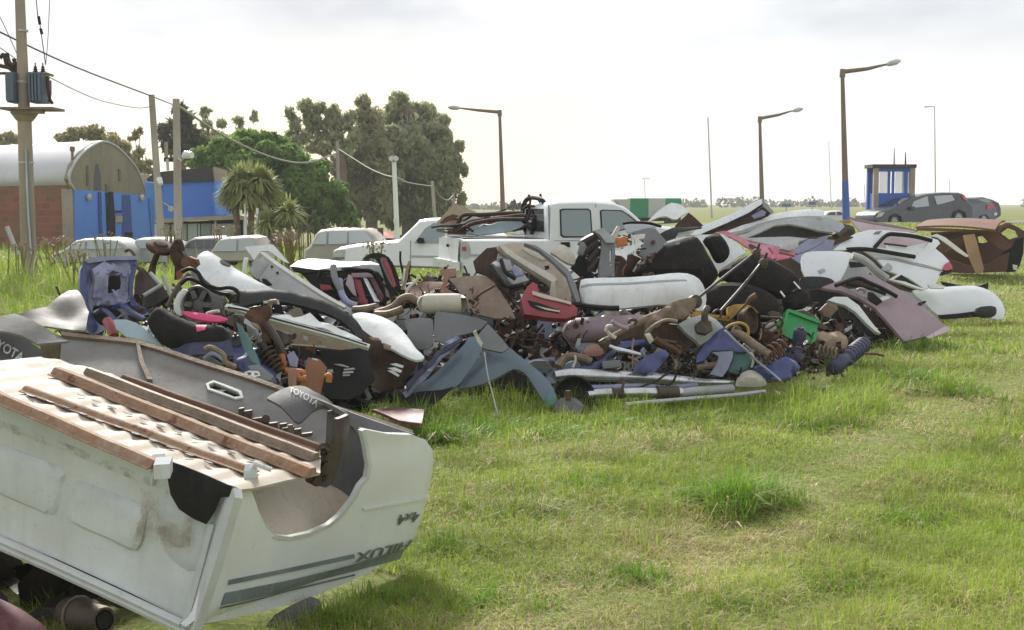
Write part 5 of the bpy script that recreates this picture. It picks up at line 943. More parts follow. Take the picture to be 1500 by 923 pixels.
    S('grey_door_card', [(232, 330), (235, 180), (250, 150), (380, 165), (500, 190), (560, 215), (520, 260), (430, 290), (380, 300), (300, 350)], (10.7, .05, .2), 'grey', None, 'flat grey door card behind the dented blue-grey fender', 'door card', 'b3', th=.03, dent=.008, s=.05)
    t = thing('dented_fender', 'dented blue-grey fender with crumpled lilac edge leaning at the pile front', 'fender', P(640, 605, 10.4) * np.array([1, 1, 0]))
    S('skin', [(60, 690), (150, 590), (200, 560), (300, 470), (420, 350), (440, 310), (500, 300), (530, 370), (510, 420), (450, 510), (390, 590), (300, 650), (250, 690), (190, 740), (140, 780), (0, 775), (0, 740)], (10.35, .05, .25), 'bluegrey', t, None, None, 'b3', th=.02, pil=(.05, .1), s=.04)
    S('crumpled_edge', [(40, 650), (120, 550), (230, 430), (300, 340), (370, 295), (400, 330), (350, 390), (280, 440), (200, 540), (120, 620), (60, 680)], (10.2, .05, .25), 'lilac', t, None, None, 'b3', th=.03, dent=.03, ds=22, s=.03)
    S('black_seal', [(60, 600), (130, 520), (210, 450), (250, 390), (400, 310), (410, 330), (270, 410), (220, 480), (130, 560), (70, 640)], (10.1, .05, .25), 'navycoil', t, None, None, 'b3', th=.03, dent=.02, ds=20, s=.03)
    S('lower_cladding', [(0, 735), (60, 660), (140, 640), (280, 630), (350, 610), (270, 690), (190, 745), (140, 782), (0, 782)], (10.2, .05, .25), 'black', t, None, None, 'b3', th=.02, pil=(.04, .08), s=.04)
    t = thing('blue_bumper', 'blue-grey bumper arched over a dark hollow at the pile front', 'bumper', P(780, 605, 10.7) * np.array([1, 1, 0]))
    S('skin', [(540, 380), (640, 380), (690, 370), (740, 410), (830, 480), (910, 550), (960, 620), (985, 690), (970, 735), (920, 730), (900, 700), (840, 600), (790, 530), (720, 500), (640, 540), (540, 590), (400, 620), (390, 600), (450, 510), (510, 430)], (10.6, .03, .3), 'bluegrey', t, None, None, 'b3', th=.03, sm=2, pil=(.06, .1), s=.04)
    S('grey_cap', [(500, 300), (560, 230), (600, 270), (650, 320), (690, 370), (650, 400), (560, 380), (520, 370)], (10.55, .03, .3), 'grey', t, None, None, 'b3', th=.03, dent=.02, s=.035)
    S('end_cap', [(905, 690), (960, 630), (985, 690), (975, 735), (930, 740)], (10.5, .03, .2), 'teal', t, None, None, 'b3', th=.03, pil=(.03, .04))
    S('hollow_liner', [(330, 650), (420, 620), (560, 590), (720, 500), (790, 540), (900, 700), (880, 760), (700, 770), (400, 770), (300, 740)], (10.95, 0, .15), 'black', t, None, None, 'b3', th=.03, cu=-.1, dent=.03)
    S('torn_foam', [(470, 280), (490, 265), (500, 300), (530, 350), (520, 370), (500, 340)], (10.2, 0, 0), 'cream', t, None, None, 'b3', th=.03, dent=.02, ds=20)
    T('wire', [(540, 400, 10.15), (560, 540, 10.12), (590, 660, 10.1), (640, 860, 10.0)], .006, 'galv', None, 'thin bent wire hanging down in front of the blue bumper', 'wire', 'b3')
    t = thing('wheel_bowl', 'black round wheel trim bowl in the grass beside the blue bumper', 'wheel trim', P(840, 610, 10.6) * np.array([1, 1, 0]))
    c = P(*Z('b3', [(1085, 690)])[0], 10.65); obj('bowl', MB().lathe(c + np.array([0, .1, 0]), (.1, -.95, .25), [(0, 0), (.10, 0), (.14, .03), (.165, .08), (.175, .08), (.17, .0), (.12, -.05), (0, -.05)], 28), 'black', t)
    c = P(*Z('b3', [(1055, 745)])[0], 10.45); obj('cap', MB().lathe(c, (.0, -.6, .8), [(.13, -.05), (.13, 0), (.115, .02), (.08, .025), (0, .02)], 24), 'rubber', t)
    obj('clip', MB().box(P(*Z('b3', [(1050, 660)])[0], 10.5), (.02, 0, 0), (0, .02, 0), (0, .0, .035)), 'rust', t)
middle_pile()

def small_scrap():
    """small mechanical odds and ends lying over the heap: brackets, bolts, washers, hoses"""
    mb = MB()
    def bits(n, x0, x1, y0, y1, d0, d1, sz, slope=0):
        for i in range(n):
            px, py = RNG.uniform(x0, x1), RNG.uniform(y0, y1); d = np.interp(py, [y0, y1], [d1, d0]) + RNG.uniform(-.12, .12); c = P(px, py, d); c[2] = max(c[2], float(gz(c[0], c[1])) + .015)
            a = RNG.normal(0, 1, 3); a /= np.linalg.norm(a); b = np.cross(a, RNG.normal(0, 1, 3)); b /= np.linalg.norm(b); e = np.cross(a, b); k = i % 6; m = int(RNG.integers(0, 5)); s = sz * RNG.uniform(.5, 1.4)
            if k == 0: mb.lathe(c, a, [(s * .2, 0), (s * .5, 0), (s * .5, s * .2), (s * .25, s * .25), (s * .2, s * .6), (0, s * .6)], 8, m)
            elif k == 1: mb.tube([c - a * s, c - a * s * .3 + b * s * .3, c + a * s * .4 + b * s * .2, c + a * s + e * s * .3], s * .13, 5, m)
            elif k == 2: mb.box(c, a * s * .7, b * s * .35, e * s * .08, m); mb.box(c + a * s * .6, a * s * .08, b * s * .35, e * s * .4, m)
            elif k == 3: mb.lathe(c, a, [(s * .3, 0), (s * .6, 0), (s * .6, s * .1), (s * .3, s * .1), (s * .3, 0)], 10, m)
            elif k == 4: mb.tube([c - a * s * 1.6, c, c + a * s * 1.6 + b * s * .5], s * .05, 4, m)
            else: mb.box(c, a * s * .9, b * s * .12, e * s * .12, m)
    bits(240, 830, 1200, 500, 552, 11.25, 11.7, .042); bits(90, 1120, 1250, 490, 560, 11.9, 12.5, .045)
    bits(90, 330, 470, 490, 575, 9.0, 9.3, .035); bits(70, 200, 330, 430, 500, 8.7, 9.2, .035); bits(150, 560, 700, 420, 520, 10.6, 11.8, .045); bits(120, 700, 860, 400, 520, 11.2, 12.4, .045); bits(60, 880, 960, 340, 420, 12.6, 13.2, .05)
    obj('small_parts', mb, ['castiron', 'rustdark', 'darkmetal', 'rust', 'castiron'], None, 'brackets, washers, bolts and wires scattered over the whole scrap pile', 'scrap', kind='stuff', smooth=30)
small_scrap()
# ---------------------------------------------------------------- mechanical scrap at the pile front
def T_(name, pts, r, *a, **k):
    f = lambda q: q * (.66 if q > .03 else .78)
    return T(name, pts, f(r) if np.isscalar(r) else [f(q) for q in r], *a, **k)
def axle_scrap():
    t = thing('gas_cylinder', 'dusty mauve gas cylinder lying under the black tube', 'gas cylinder', P(900, 500, 11.8))
    T_('body', [(75, 330, 11.9), (95, 325, 11.88), (140, 320, 11.85), (560, 300, 11.7), (620, 298, 11.68), (650, 297, 11.66)], [.05, .145, .18, .18, .17, .07], 'mauve', t, zk='b4', seg=20)
    T_('valve', [(60, 332, 11.9), (30, 334, 11.92)], [.05, .03], 'castiron', t, zk='b4')
    # differential housing with long axle tube
    t = thing('drive_axle', 'dusty brown drive axle with differential bulge lying across the front of the pile', 'axle', P(930, 490, 11.4))
    T_('axle_tube', [(310, 410, 11.3), (400, 360, 11.35), (520, 300, 11.4), (640, 250, 11.45), (760, 210, 11.5), (880, 150, 11.6), (980, 110, 11.7)], [.05, .045, .05, .085, .095, .085, .05], 'tanmetal', t, zk='b4', seg=12)
    S('ribbed_casting', [(630, 260), (700, 190), (790, 140), (880, 95), (960, 80), (1010, 90), (1000, 130), (960, 190), (900, 240), (840, 230), (760, 240), (680, 280), (640, 330)], (11.4, .1, .3), 'tanmetal', t, None, None, 'b4', th=.12, pil=(.05, .05), dent=.03, ds=18, s=.028)
    S('dark_bowl', [(640, 370), (700, 290), (790, 250), (880, 260), (950, 300), (1010, 380), (960, 450), (880, 480), (800, 430), (720, 400)], (11.25, .05, .2), 'rustdark', t, None, None, 'b4', th=.06, cu=-.08, cv=-.06, dent=.02, ds=16, s=.03)
    c = P(*Z('b4', [(985, 110)])[0], 11.6); obj('end_flange', MB().lathe(c, (.3, -.9, .1), [(.03, -.03), (.06, -.03), (.062, .03), (.03, .035), (.025, .05), (0, .05)], 16), 'castiron', t)
    T_('rim_edge', [(620, 350, 11.2), (650, 320, 11.2), (700, 280, 11.2), (780, 245, 11.2), (860, 255, 11.2)], .022, 'tanmetal', t, zk='b4')
    S('casting_foot', [(620, 350), (660, 340), (690, 390), (660, 420), (640, 390)], (11.15, 0, 0), 'cream', t, None, None, 'b4', th=.05, pil=(.02, .02))
    # bell housing
    t = thing('bell_housing', 'grey-brown gearbox bell housing upright right of the drive axle', 'gearbox', P(1030, 500, 11.2))
    S('bell', [(870, 265), (960, 235), (1060, 200), (1150, 240), (1200, 290), (1160, 340), (1090, 390), (1030, 420), (980, 380), (920, 330)], (11.3, .05, .3), 'lightgrey', t, None, None, 'b4', th=.06, pil=(.06, .08), dent=.03, ds=12, s=.028)
    S('bell_face', [(990, 280), (1040, 240), (1110, 250), (1120, 310), (1070, 345), (1010, 330)], (11.18, .05, .3), 'castiron', t, None, None, 'b4', th=.05, pil=(.03, .04), dent=.02, ds=24, s=.02)
    T_('lever', [(1060, 250, 11.1), (1060, 190, 11.1), (1080, 155, 11.15)], [.05, .04, .05], 'castiron', t, zk='b4')
    T_('pipe', [(1110, 200, 11.1), (1150, 170, 11.1), (1180, 190, 11.1), (1170, 230, 11.1)], .014, 'castiron', t, zk='b4')
    # yellow hub, drum
    S('suspension_arm', [(960, 200), (1000, 180), (1050, 195), (1150, 205), (1270, 220), (1260, 260), (1180, 245), (1080, 235), (970, 230)], (11.9, .05, .2), 'yellow', None, 'dirty yellow suspension arm behind the bell housing', 'suspension arm', 'b4', th=.06, pil=(.03, .03), s=.03)
    t = thing('brake_drum', 'brown brake drum tipped on its side right of the bell housing', 'brake drum', P(1095, 480, 11.8))
    c = P(*Z('b5', [(385, 345)])[0], 11.75); obj('drum', MB().lathe(c, (.75, -.6, .15), [(0, -.07), (.09, -.07), (.108, -.055), (.112, .0), (.122, .01), (.122, .028), (.112, .028), (.10, -.015), (0, -.015)], 26), 'rustdark', t)
    S('backing', [(235, 250), (280, 230), (350, 225), (420, 250), (460, 290), (400, 260), (330, 265), (290, 310), (250, 350), (230, 310)], (11.9, .05, .1), 'yellow', t, None, None, 'b5', th=.06, dent=.02, ds=20, pil=(.02, .03), s=.025)
    T_('hub_lever', [(240, 350, 11.6), (300, 290, 11.6), (360, 230, 11.6), (400, 190, 11.6), (440, 170, 11.6)], [.012, .015, .015, .05, .06], 'rust', t, zk='b5')
    # axle tube pointing right, coil
    t = thing('axle_shaft', 'tan axle shaft with rusty coils pointing down to the right', 'axle shaft', P(1120, 540, 11.5))
    T_('shaft', [(260, 430, 11.5), (330, 460, 11.45), (430, 530, 11.35), (540, 600, 11.25)], [.06, .065, .06, .055], 'tanmetal', t, zk='b5', seg=12)
    T_('shaft_head', [(270, 400, 11.5), (300, 420, 11.5), (300, 450, 11.5)], [.05, .06, .05], 'castiron', t, zk='b5')
    a, b = P(*Z('b5', [(490, 620)])[0], 11.3), P(*Z('b5', [(640, 540)])[0], 11.35); obj('coil', MB().coil(a, b, .075, .011, 4), 'rust', t)
    t = thing('coil_spring', 'heap of rusty coil spring left of the green crate', 'spring', P(1130, 505, 11.8))
    a, b = P(*Z('b5', [(520, 360)])[0], 11.9), P(*Z('b5', [(620, 530)])[0], 11.7); obj('coil', MB().coil(a, b, .07, .010, 5), 'rust', t)
    S('seat_cup', [(480, 430), (560, 430), (650, 500), (680, 530), (600, 560), (510, 530), (470, 480)], (11.75, 0, .2), 'rustdark', t, None, None, 'b5', th=.08, pil=(.04, .06), dent=.03, ds=18, s=.028)
    S('iron_hoop', [(590, 350), (625, 320), (640, 340), (630, 400), (620, 440), (585, 430)], (11.9, 0, 0), 'green', None, 'dull green plastic flap behind the rusty coils', 'plastic flap', 'b5', th=.02)
    T_('hub_rod', [(470, 320, 11.9), (540, 325, 11.9), (610, 330, 11.9), (630, 360, 11.9), (615, 410, 11.9)], .018, 'castiron', None, 'bent iron rod over the rusty coils', 'rod', 'b5')
    S('grey_motor', [(520, 290), (560, 275), (610, 290), (630, 340), (600, 350), (540, 320)], (12.2, 0, .1), 'castiron', None, 'small grey-brown motor behind the rusty coils', 'motor', 'b5', th=.1, pil=(.04, .05), s=.03)
    # green crate
    t = thing('green_crate', 'bright green plastic crate tipped on its side among the scrap', 'crate', P(1170, 500, 12.4))
    _, pl, zf = S('base', [(668, 272), (890, 360), (880, 470), (855, 520), (800, 510), (690, 480), (620, 445), (640, 380)], (12.4, .1, .3), 'green', t, None, None, 'b5', th=.02, dent=.004)
    S('rim', [(660, 268), (680, 272), (895, 350), (900, 372), (880, 372), (672, 292)], pl, 'green', t, None, None, 'b5', th=.10, off=.03)
    S('wall', [(655, 275), (672, 280), (640, 400), (625, 450), (612, 440), (630, 370)], pl, 'green', t, None, None, 'b5', th=.10, off=.03)
    S('grey_cover', [(720, 280), (790, 270), (850, 310), (960, 400), (940, 420), (890, 400), (880, 350), (760, 300)], (12.7, .1, .3), 'castiron', None, 'dusty curved cover behind the green crate', 'cover', 'b5', th=.03, pil=(.03, .05))
    # dark shock absorbers
    t = thing('shock_absorber', 'dark upright shock absorber in front of the green crate', 'shock absorber', P(1172, 520, 12.0))
    c = P(*Z('b5', [(760, 420)])[0], 12.0); ax = np.array([.05, -.25, .95]); obj('can', MB().lathe(c - ax * .16, ax, [(0, 0), (.06, 0), (.064, .02), (.064, .15), (.052, .17), (.036, .17), (.03, .19), (.015, .19), (0, .18)], 20), 'navycoil', t)
    obj('collar', MB().lathe(c - ax * .2, ax, [(0, 0), (.075, 0), (.085, .03), (.06, .05), (0, .05)], 18), 'darkmetal', t)
    S('mount', [(640, 580), (700, 540), (800, 560), (790, 620), (740, 650), (650, 680), (600, 640)], (11.8, 0, .2), 'navycoil', t, None, None, 'b5', th=.1, pil=(.04, .06), dent=.03, ds=18, s=.03)
    t = thing('coil_damper', 'dark ribbed rubber bellows lying in the grass at the right end of the scrap', 'bellows', P(1240, 545, 12.3) * np.array([1, 1, 0]))
    a, b = P(*Z('b5', [(1225, 520)])[0], 12.8), P(*Z('b5', [(1000, 700)])[0], 12.0); ax = b - a; L = np.linalg.norm(ax); pr = [(0, 0), (.05, 0)]
    for i in range(7): pr += [(.082, L * (.04 + .085 * i)), (.082, L * (.07 + .085 * i)), (.06, L * (.085 + .085 * i)), (.06, L * (.11 + .085 * i))]
    pr += [(.072, L * .70), (.072, L * .98), (.04, L), (0, L)]
    obj('bellows', MB().lathe(a, ax, pr, 22), 'navycoil', t, smooth=60)
    obj('end_ring', MB().lathe(a - ax / L * .01, ax, [(.03, -.02), (.06, -.015), (.06, 0), (.03, 0)], 18), 'darkmetal', t)
    S('sand_rag', [(880, 430), (980, 420), (1060, 450), (1110, 500), (1090, 550), (1000, 560), (900, 540), (850, 500)], (12.5, 0, .6), 'rag', None, 'crumpled sand coloured sacking between green crate and bellows', 'sacking', 'b5', th=.04, sm=2, pil=(.1, .12), dent=.04, ds=16, s=.03)
    t = thing('chain_coil', 'coiled tan iron spring beside the sacking', 'spring', P(1210, 515, 12.2))
    a, b = P(*Z('b5', [(880, 560)])[0], 12.2), P(*Z('b5', [(1030, 590)])[0], 12.1); obj('coil', MB().coil(a, b, .05, .009, 5), 'tanmetal', t)
    T_('iron_strip', [(1230, 590, 12.4), (1300, 590, 12.4), (1370, 605, 12.4)], .014, 'rust', None, 'short rusty iron strip lying in the grass beyond the bellows', 'iron strip', 'b5')
    # silver bars and pipes
    T_('bumper_bar', [(-40, 655, 10.9), (100, 640, 10.95), (300, 650, 11.0), (600, 660, 11.1), (900, 685, 11.2), (1050, 695, 11.25), (1270, 700, 11.3)], [.07, .08, .08, .075, .06, .04, .03], 'silver', None, 'long scuffed silver bumper bar, the upper of the two at the pile front', 'bumper bar', 'b4', seg=12)
    t = thing('exhaust_tube', 'white and grey exhaust tube lying below the silver bumper bar', 'exhaust', P(920, 575, 10.8))
    T_('tube', [(200, 790, 10.7), (300, 780, 10.75), (560, 772, 10.8), (780, 775, 10.85), (880, 775, 10.9)], [.05, .065, .065, .075, .08], 'silver', t, zk='b4', seg=14)
    T_('clamp', [(390, 778, 10.72), (460, 776, 10.74)], .073, 'castiron', t, zk='b4', seg=14)
    T_('pin', [(455, 760, 10.66), (465, 700, 10.68), (460, 670, 10.7)], .014, 'rust', t, zk='b4')
    T_('sleeve', [(710, 775, 10.8), (860, 775, 10.85)], .09, 'castiron', t, zk='b4', seg=14)
    T_('tail', [(880, 778, 10.9), (980, 765, 11.0), (1120, 755, 11.1), (1260, 745, 11.2)], .06, 'lightgrey', t, zk='b4', seg=12)
    T_('ground_bar', [(480, 862, 10.45), (700, 840, 10.6), (1000, 815, 10.8), (1300, 790, 11.0), (1500, 765, 11.1)], .022, 'galv', None, 'thin galvanised bar lying in the grass below the exhaust tube', 'bar', 'b4')
    T_('blue_bar', [(120, 740, 10.9), (350, 735, 10.95), (600, 725, 11.0), (780, 740, 11.05), (1000, 720, 11.2)], .035, 'lilac', None, 'lilac grey bar between silver bumper bar and exhaust tube', 'bar', 'b4')
    T_('cable', [(570, 740, 10.85), (700, 690, 10.85), (780, 640, 10.9), (850, 615, 10.9), (830, 690, 10.9), (760, 740, 10.9)], .012, 'darkmetal', None, 'dark cable looped over the silver bumper bar', 'cable', 'b4')
    S('plastic_dome', [(1290, 700), (1310, 650), (1360, 615), (1420, 612), (1480, 640), (1510, 700), (1480, 730), (1300, 730)], (11.2, 0, .2), 'cream', None, 'pale rounded plastic dome at the end of the silver bars', 'dome', 'b4', th=.04, sm=2, pil=(.1, .12), s=.03)
    # mid clutter
    S('lilac_plate', [(110, 580), (270, 570), (265, 620), (230, 700), (190, 760), (100, 740), (150, 660), (160, 610)], (11.1, 0, .1), 'lilac', None, 'lilac bent plate in front of the teal tank', 'plate', 'b5', th=.02, cu=.03)
    S('teal_tank', [(265, 580), (390, 580), (400, 640), (380, 700), (300, 740), (240, 720), (270, 640)], (11.3, 0, .1), 'teal', None, 'faded teal tank behind the lilac plate', 'tank', 'b5', th=.1, pil=(.03, .04))
    T_('hoop_cable', [(200, 420, 11.35), (250, 380, 11.35), (320, 365, 11.35), (370, 390, 11.35), (380, 440, 11.35), (370, 470, 11.35)], .016, 'yellow', None, 'yellowish hoop of cable right of the bell housing', 'cable', 'b5')
    T_('thin_cable', [(210, 420, 11.2), (280, 490, 11.2), (360, 560, 11.2), (440, 640, 11.2), (540, 720, 11.1), (620, 790, 11.0)], .012, 'lightgrey', None, 'pale cable running down right over the blue scrap', 'cable', 'b5')
    S('mounting_bracket', [(0, 600), (60, 520), (140, 440), (200, 400), (250, 440), (330, 530), (400, 570), (280, 570), (110, 575), (60, 640), (0, 660)], (11.25, 0, .25), 'blue', None, 'dented dark blue bracket below the bell housing', 'bracket', 'b5', th=.05, dent=.03, ds=14, pil=(.02, .03), s=.03)
    S('blue_subframe', [(420, 690), (540, 650), (650, 610), (720, 640), (760, 690), (700, 760), (600, 780), (500, 760)], (11.2, 0, .3), 'blue', None, 'dark blue casting lying left of the bellows', 'casting', 'b5', th=.08, pil=(.04, .05), dent=.03, ds=18, s=.03)
    S('orange_lamp', [(175, 465), (210, 430), (270, 420), (310, 450), (320, 490), (260, 510), (190, 500)], (11.2, 0, .1), 'salmon', None, 'dusty orange lamp glass under the gas cylinder', 'lamp', 'b4', th=.04, sm=2, pil=(.05, .06), s=.025)
    S('grey_brick', [(310, 545), (440, 533), (455, 585), (320, 600)], (11.0, 0, .1), 'grey', None, 'small grey plastic block above the silver bumper bar', 'block', 'b4', th=.12, pil=(.01, .02))
    S('suspension_arm', [(110, 600), (200, 570), (300, 540), (360, 480), (470, 400), (620, 390), (680, 420), (560, 430), (420, 470), (340, 540), (280, 600), (180, 620)], (11.15, 0, .2), 'blue', None, 'narrow dark blue arm under the gas cylinder', 'suspension arm', 'b4', th=.05, dent=.02, ds=14, pil=(.02, .03), s=.03)
    S('blue_box', [(540, 590), (640, 500), (770, 460), (800, 500), (720, 600), (640, 640), (540, 630)], (11.0, 0, .2), 'blue', None, 'dented dark blue box in front of the dark bowl', 'box', 'b4', th=.12, pil=(.02, .03), dent=.02, ds=14)
    T_('silver_pipe', [(365, 435, 11.05), (430, 460, 11.0), (520, 478, 10.95), (590, 495, 10.95)], [.02, .026, .024, .015], 'silver', None, 'short silver pipe over the dark blue arm', 'pipe', 'b4')
    T_('khaki_hose', [(-10, 590, 11.1), (20, 540, 11.15), (80, 510, 11.15), (170, 520, 11.1), (230, 545, 11.1)], [.06, .06, .055, .05, .045], 'tanmetal', None, 'thick khaki hose curving left of the orange lamp glass', 'hose', 'b4')
    T_('white_strap', [(110, 500, 11.0), (115, 540, 11.0), (95, 590, 11.0)], .014, 'cream', None, 'cream strap hanging by the khaki hose', 'strap', 'b4')
    S('tag_plate', [(130, 380), (155, 375), (150, 420), (125, 440), (118, 415)], (11.3, 0, 0), 'lightgrey', None, 'small pale metal tag below the gas cylinder', 'tag', 'b4', th=.01)
    S('white_stone', [(325, 215), (340, 165), (390, 142), (430, 160), (440, 200), (420, 222), (360, 225)], (12.0, 0, .2), 'cream', None, 'pale round plastic housing resting on the gas cylinder', 'housing', 'b4', th=.06, sm=2, pil=(.06, .07), s=.025)
    S('pink_casting', [(435, 190), (470, 160), (510, 190), (530, 210), (440, 222)], (12.0, 0, .2), 'mauve', None, 'small mauve casting beside the pale housing', 'casting', 'b4', th=.06, dent=.02, ds=20, pil=(.03, .04), s=.025)
    t = thing('angle_frame', 'dark L-shaped iron frame under the drive axle', 'iron frame', P(890, 490, 11.2))
    S('angle', [(380, 415), (460, 350), (560, 290), (600, 300), (620, 330), (560, 350), (480, 380), (400, 420)], (11.2, 0, .1), 'rustdark', t, None, None, 'b4', th=.04, dent=.01)
    T_('knob', [(305, 385, 11.1), (320, 410, 11.1), (330, 440, 11.1)], [.05, .07, .05], 'castiron', t, zk='b4')
    for i, (a, r, m) in enumerate((([(380, 250), (420, 280), (500, 310)], .024, 'mauve'), ([(335, 315), (350, 290), (390, 285)], .02, 'cream'), ([(335, 315), (370, 350), (410, 375)], .02, 'cream'), ([(500, 270), (520, 240), (560, 250), (540, 280)], .018, 'castiron'), ([(540, 380), (530, 450), (535, 520), (530, 600)], .01, 'rag'), ([(500, 510), (560, 540), (600, 560)], .014, 'rag'), ([(620, 450), (600, 470), (620, 500), (630, 540)], .016, 'lilac'), ([(700, 380), (760, 420), (830, 450), (880, 490)], .03, 'rust'), ([(720, 390), (780, 400), (850, 410)], .022, 'castiron'), ([(850, 430), (880, 450), (860, 500), (830, 520)], .02, 'rust'), ([(820, 500), (850, 560), (840, 600)], .016, 'rag'), ([(1000, 590), (1060, 580), (1150, 570), (1180, 540)], .045, 'tanmetal'), ([(1370, 480), (1410, 500), (1410, 560), (1400, 590)], .014, 'cream'))):
        T_('rod', [(x, y, 11.0 + .02 * i) for x, y in a], r, m, None, ['dusty mauve rod across the gas cylinder', 'upper cream rod left of the drive axle', 'lower cream rod left of the drive axle', 'bent brown rod on the left of the drive axle', 'thin pale wire standing before the dark blue arm', 'thin pale stick by the silver pipe', 'bent lilac rod left of the dark blue box', 'rusty pipe inside the dark bowl', 'brown pipe crossing the dark bowl', 'rusty hook at the foot of the dark bowl', 'pale bent stick right of the dark blue box', 'thick tan hose above the silver bumper bar', 'cream looped rod right of the teal tank'][i], 'rod', 'b4')
    # bits in the grass
    t = thing('boot', 'small dark torn boot lying in the grass right of the silver bars', 'boot', P(1212, 584, 11.4) * np.array([1, 1, 0]))
    S('upper', [(890, 830), (975, 818), (985, 850), (1020, 880), (1050, 908), (1000, 900), (960, 880), (930, 905), (885, 910), (900, 860)], (11.4, .05, .3), 'black', t, None, None, 'b5', th=.08, pil=(.03, .04), s=.03)
    S('cuff', [(900, 828), (970, 818), (975, 828), (905, 838)], (11.35, .05, .3), 'lightgrey', t, None, None, 'b5', th=.03)
    S('paper_scrap', [(580, 850), (620, 855), (675, 890), (690, 915), (640, 905), (600, 880)], (11.35, .05, 1.0), 'white', None, 'crumpled white paper scrap in the grass left of the boot', 'paper', 'b5', th=.006, dent=.02, ds=20, s=.02)
axle_scrap()
# ---------------------------------------------------------------- right half of the pile
def right_pile():
    S('hump_bonnet', [(215, 270), (300, 215), (380, 170), (450, 165), (500, 185), (510, 195), (470, 230), (420, 280), (390, 285), (340, 262), (280, 262)], (16.2, .1, .8), 'white', None, 'curled pale bonnet standing behind the grey panels right of the pickup cab', 'bonnet', 'a7', th=.02, cu=.12, s=.09)
    S('dark_plate', [(420, 280), (510, 195), (560, 235), (610, 280), (560, 310), (480, 320), (410, 300)], (16.0, .1, .4), 'rustdark', None, 'dark brown plate behind the long white door panel', 'plate', 'a7', th=.03)
    S('dark_strip', [(310, 350), (400, 300), (560, 290), (600, 300), (440, 330), (420, 370), (340, 395)], (14.8, .1, .6), 'olive', None, 'dark green plastic strip left of the long white door panel', 'plastic strip', 'a7', th=.03, cv=.03)
    S('white_rag', [(420, 345), (480, 325), (560, 310), (520, 345), (440, 365)], (14.9, .1, .5), 'white', None, 'flat white panel offcut left of the long white door panel', 'panel', 'a7', th=.02, dent=.02)
    t = thing('long_white_door', 'long white van door leaning up to the right above the black seat', 'door', P(1010, 350, 16.0))
    S('skin', [(490, 350), (600, 290), (800, 200), (960, 120), (1015, 100), (1030, 122), (1000, 160), (900, 210), (780, 265), (640, 335), (560, 350)], (15.6, .1, .8), 'white', t, None, None, 'a7', th=.03, pil=(.03, .05), s=.08)
    S('dark_edge', [(600, 340), (780, 262), (920, 195), (1020, 130), (1020, 140), (930, 210), (790, 275), (640, 342)], (15.4, .1, .5), 'black', t, None, None, 'a7', th=.03)
    S('inner_face', [(650, 340), (790, 280), (930, 212), (1020, 150), (1080, 195), (1060, 215), (950, 260), (850, 290), (760, 330), (700, 335)], (15.7, .1, .3), 'rustdark', t, None, None, 'a7', th=.03, dent=.02)
    S('end_plate', [(1015, 100), (1040, 130), (1095, 190), (1080, 205), (1020, 150)], (15.7, .1, 0), 'lightgrey', t, None, None, 'a7', th=.04)
    S('lilac_inner', [(940, 215), (1010, 175), (1040, 190), (1030, 215), (960, 235)], (15.6, .1, .2), 'lilac', t, None, None, 'a7', th=.02)
    t = thing('white_bonnet', 'broad white bonnet propped over a dark hollow above the pink sheet', 'bonnet', P(1180, 370, 16.0))
    S('skin', [(740, 340), (850, 290), (960, 250), (1080, 210), (1200, 180), (1320, 170), (1440, 180), (1420, 220), (1330, 215), (1200, 225), (1080, 245), (960, 280), (860, 320)], (15.8, .1, 1.2), 'white', t, None, None, 'a7', th=.025, sm=2, pil=(.03, .08), s=.08)
    S('edge_fold', [(740, 342), (870, 318), (1000, 272), (1150, 238), (1330, 215), (1420, 220), (1420, 240), (1300, 235), (1150, 260), (1000, 300), (850, 345)], (15.5, .1, .5), 'lightgrey', t, None, None, 'a7', th=.03, s=.08)
    t = thing('grey_wing', 'grey car wing with a dark wheel arch lying under the white bonnet', 'fender', P(1180, 390, 15.4))
    S('skin', [(840, 365), (960, 310), (1100, 250), (1250, 230), (1400, 240), (1500, 280), (1500, 330), (1400, 320), (1300, 290), (1200, 270), (1100, 280), (1000, 330), (900, 370)], (15.2, .1, .6), 'lightgrey', t, None, None, 'a7', th=.03, pil=(.03, .05), s=.07)
    S('hollow', [(900, 372), (1000, 330), (1100, 282), (1200, 270), (1300, 290), (1400, 322), (1500, 345), (1420, 360), (1300, 362), (1100, 368)], (15.4, .1, .2), 'olive', t, None, None, 'a7', th=.03)
    S('glass', [(1400, 230), (1440, 220), (1500, 240), (1560, 260), (1580, 290), (1540, 330), (1480, 310), (1420, 270)], (15.6, .1, .4), 'glasspale', t, None, None, 'a7', th=.015)
    S('pink_sheet', [(690, 330), (760, 322), (830, 350), (930, 400), (1080, 420), (1240, 470), (1200, 500), (1110, 520), (1000, 480), (900, 430), (800, 370)], (14.8, .1, .7), 'pink', None, 'faded pink body sheet spread under the grey wing', 'body panel', 'a7', th=.02, dent=.01, s=.07)
    S('window_corner', [(1060, 430), (1110, 430), (1240, 460), (1240, 490), (1130, 465), (1115, 510), (1090, 510), (1090, 470)], (14.6, .1, .4), 'pink', None, 'bright pink window frame corner on the pink sheet', 'frame', 'a7', th=.04)
    S('grey_shelf', [(860, 372), (1000, 365), (1200, 360), (1330, 375), (1250, 400), (1200, 440), (1120, 430), (1000, 400)], (15.0, .1, .8), 'lightgrey', None, 'pale grey parcel shelf lying below the grey wing', 'shelf', 'a7', th=.03, s=.08)
    S('headlamp', [(1140, 440), (1160, 400), (1230, 385), (1270, 370), (1260, 430), (1200, 455)], (14.6, .1, .3), 'clearlens', None, 'dusty clear headlamp lying below the grey wing', 'headlamp', 'a7', th=.05, pil=(.03, .05))
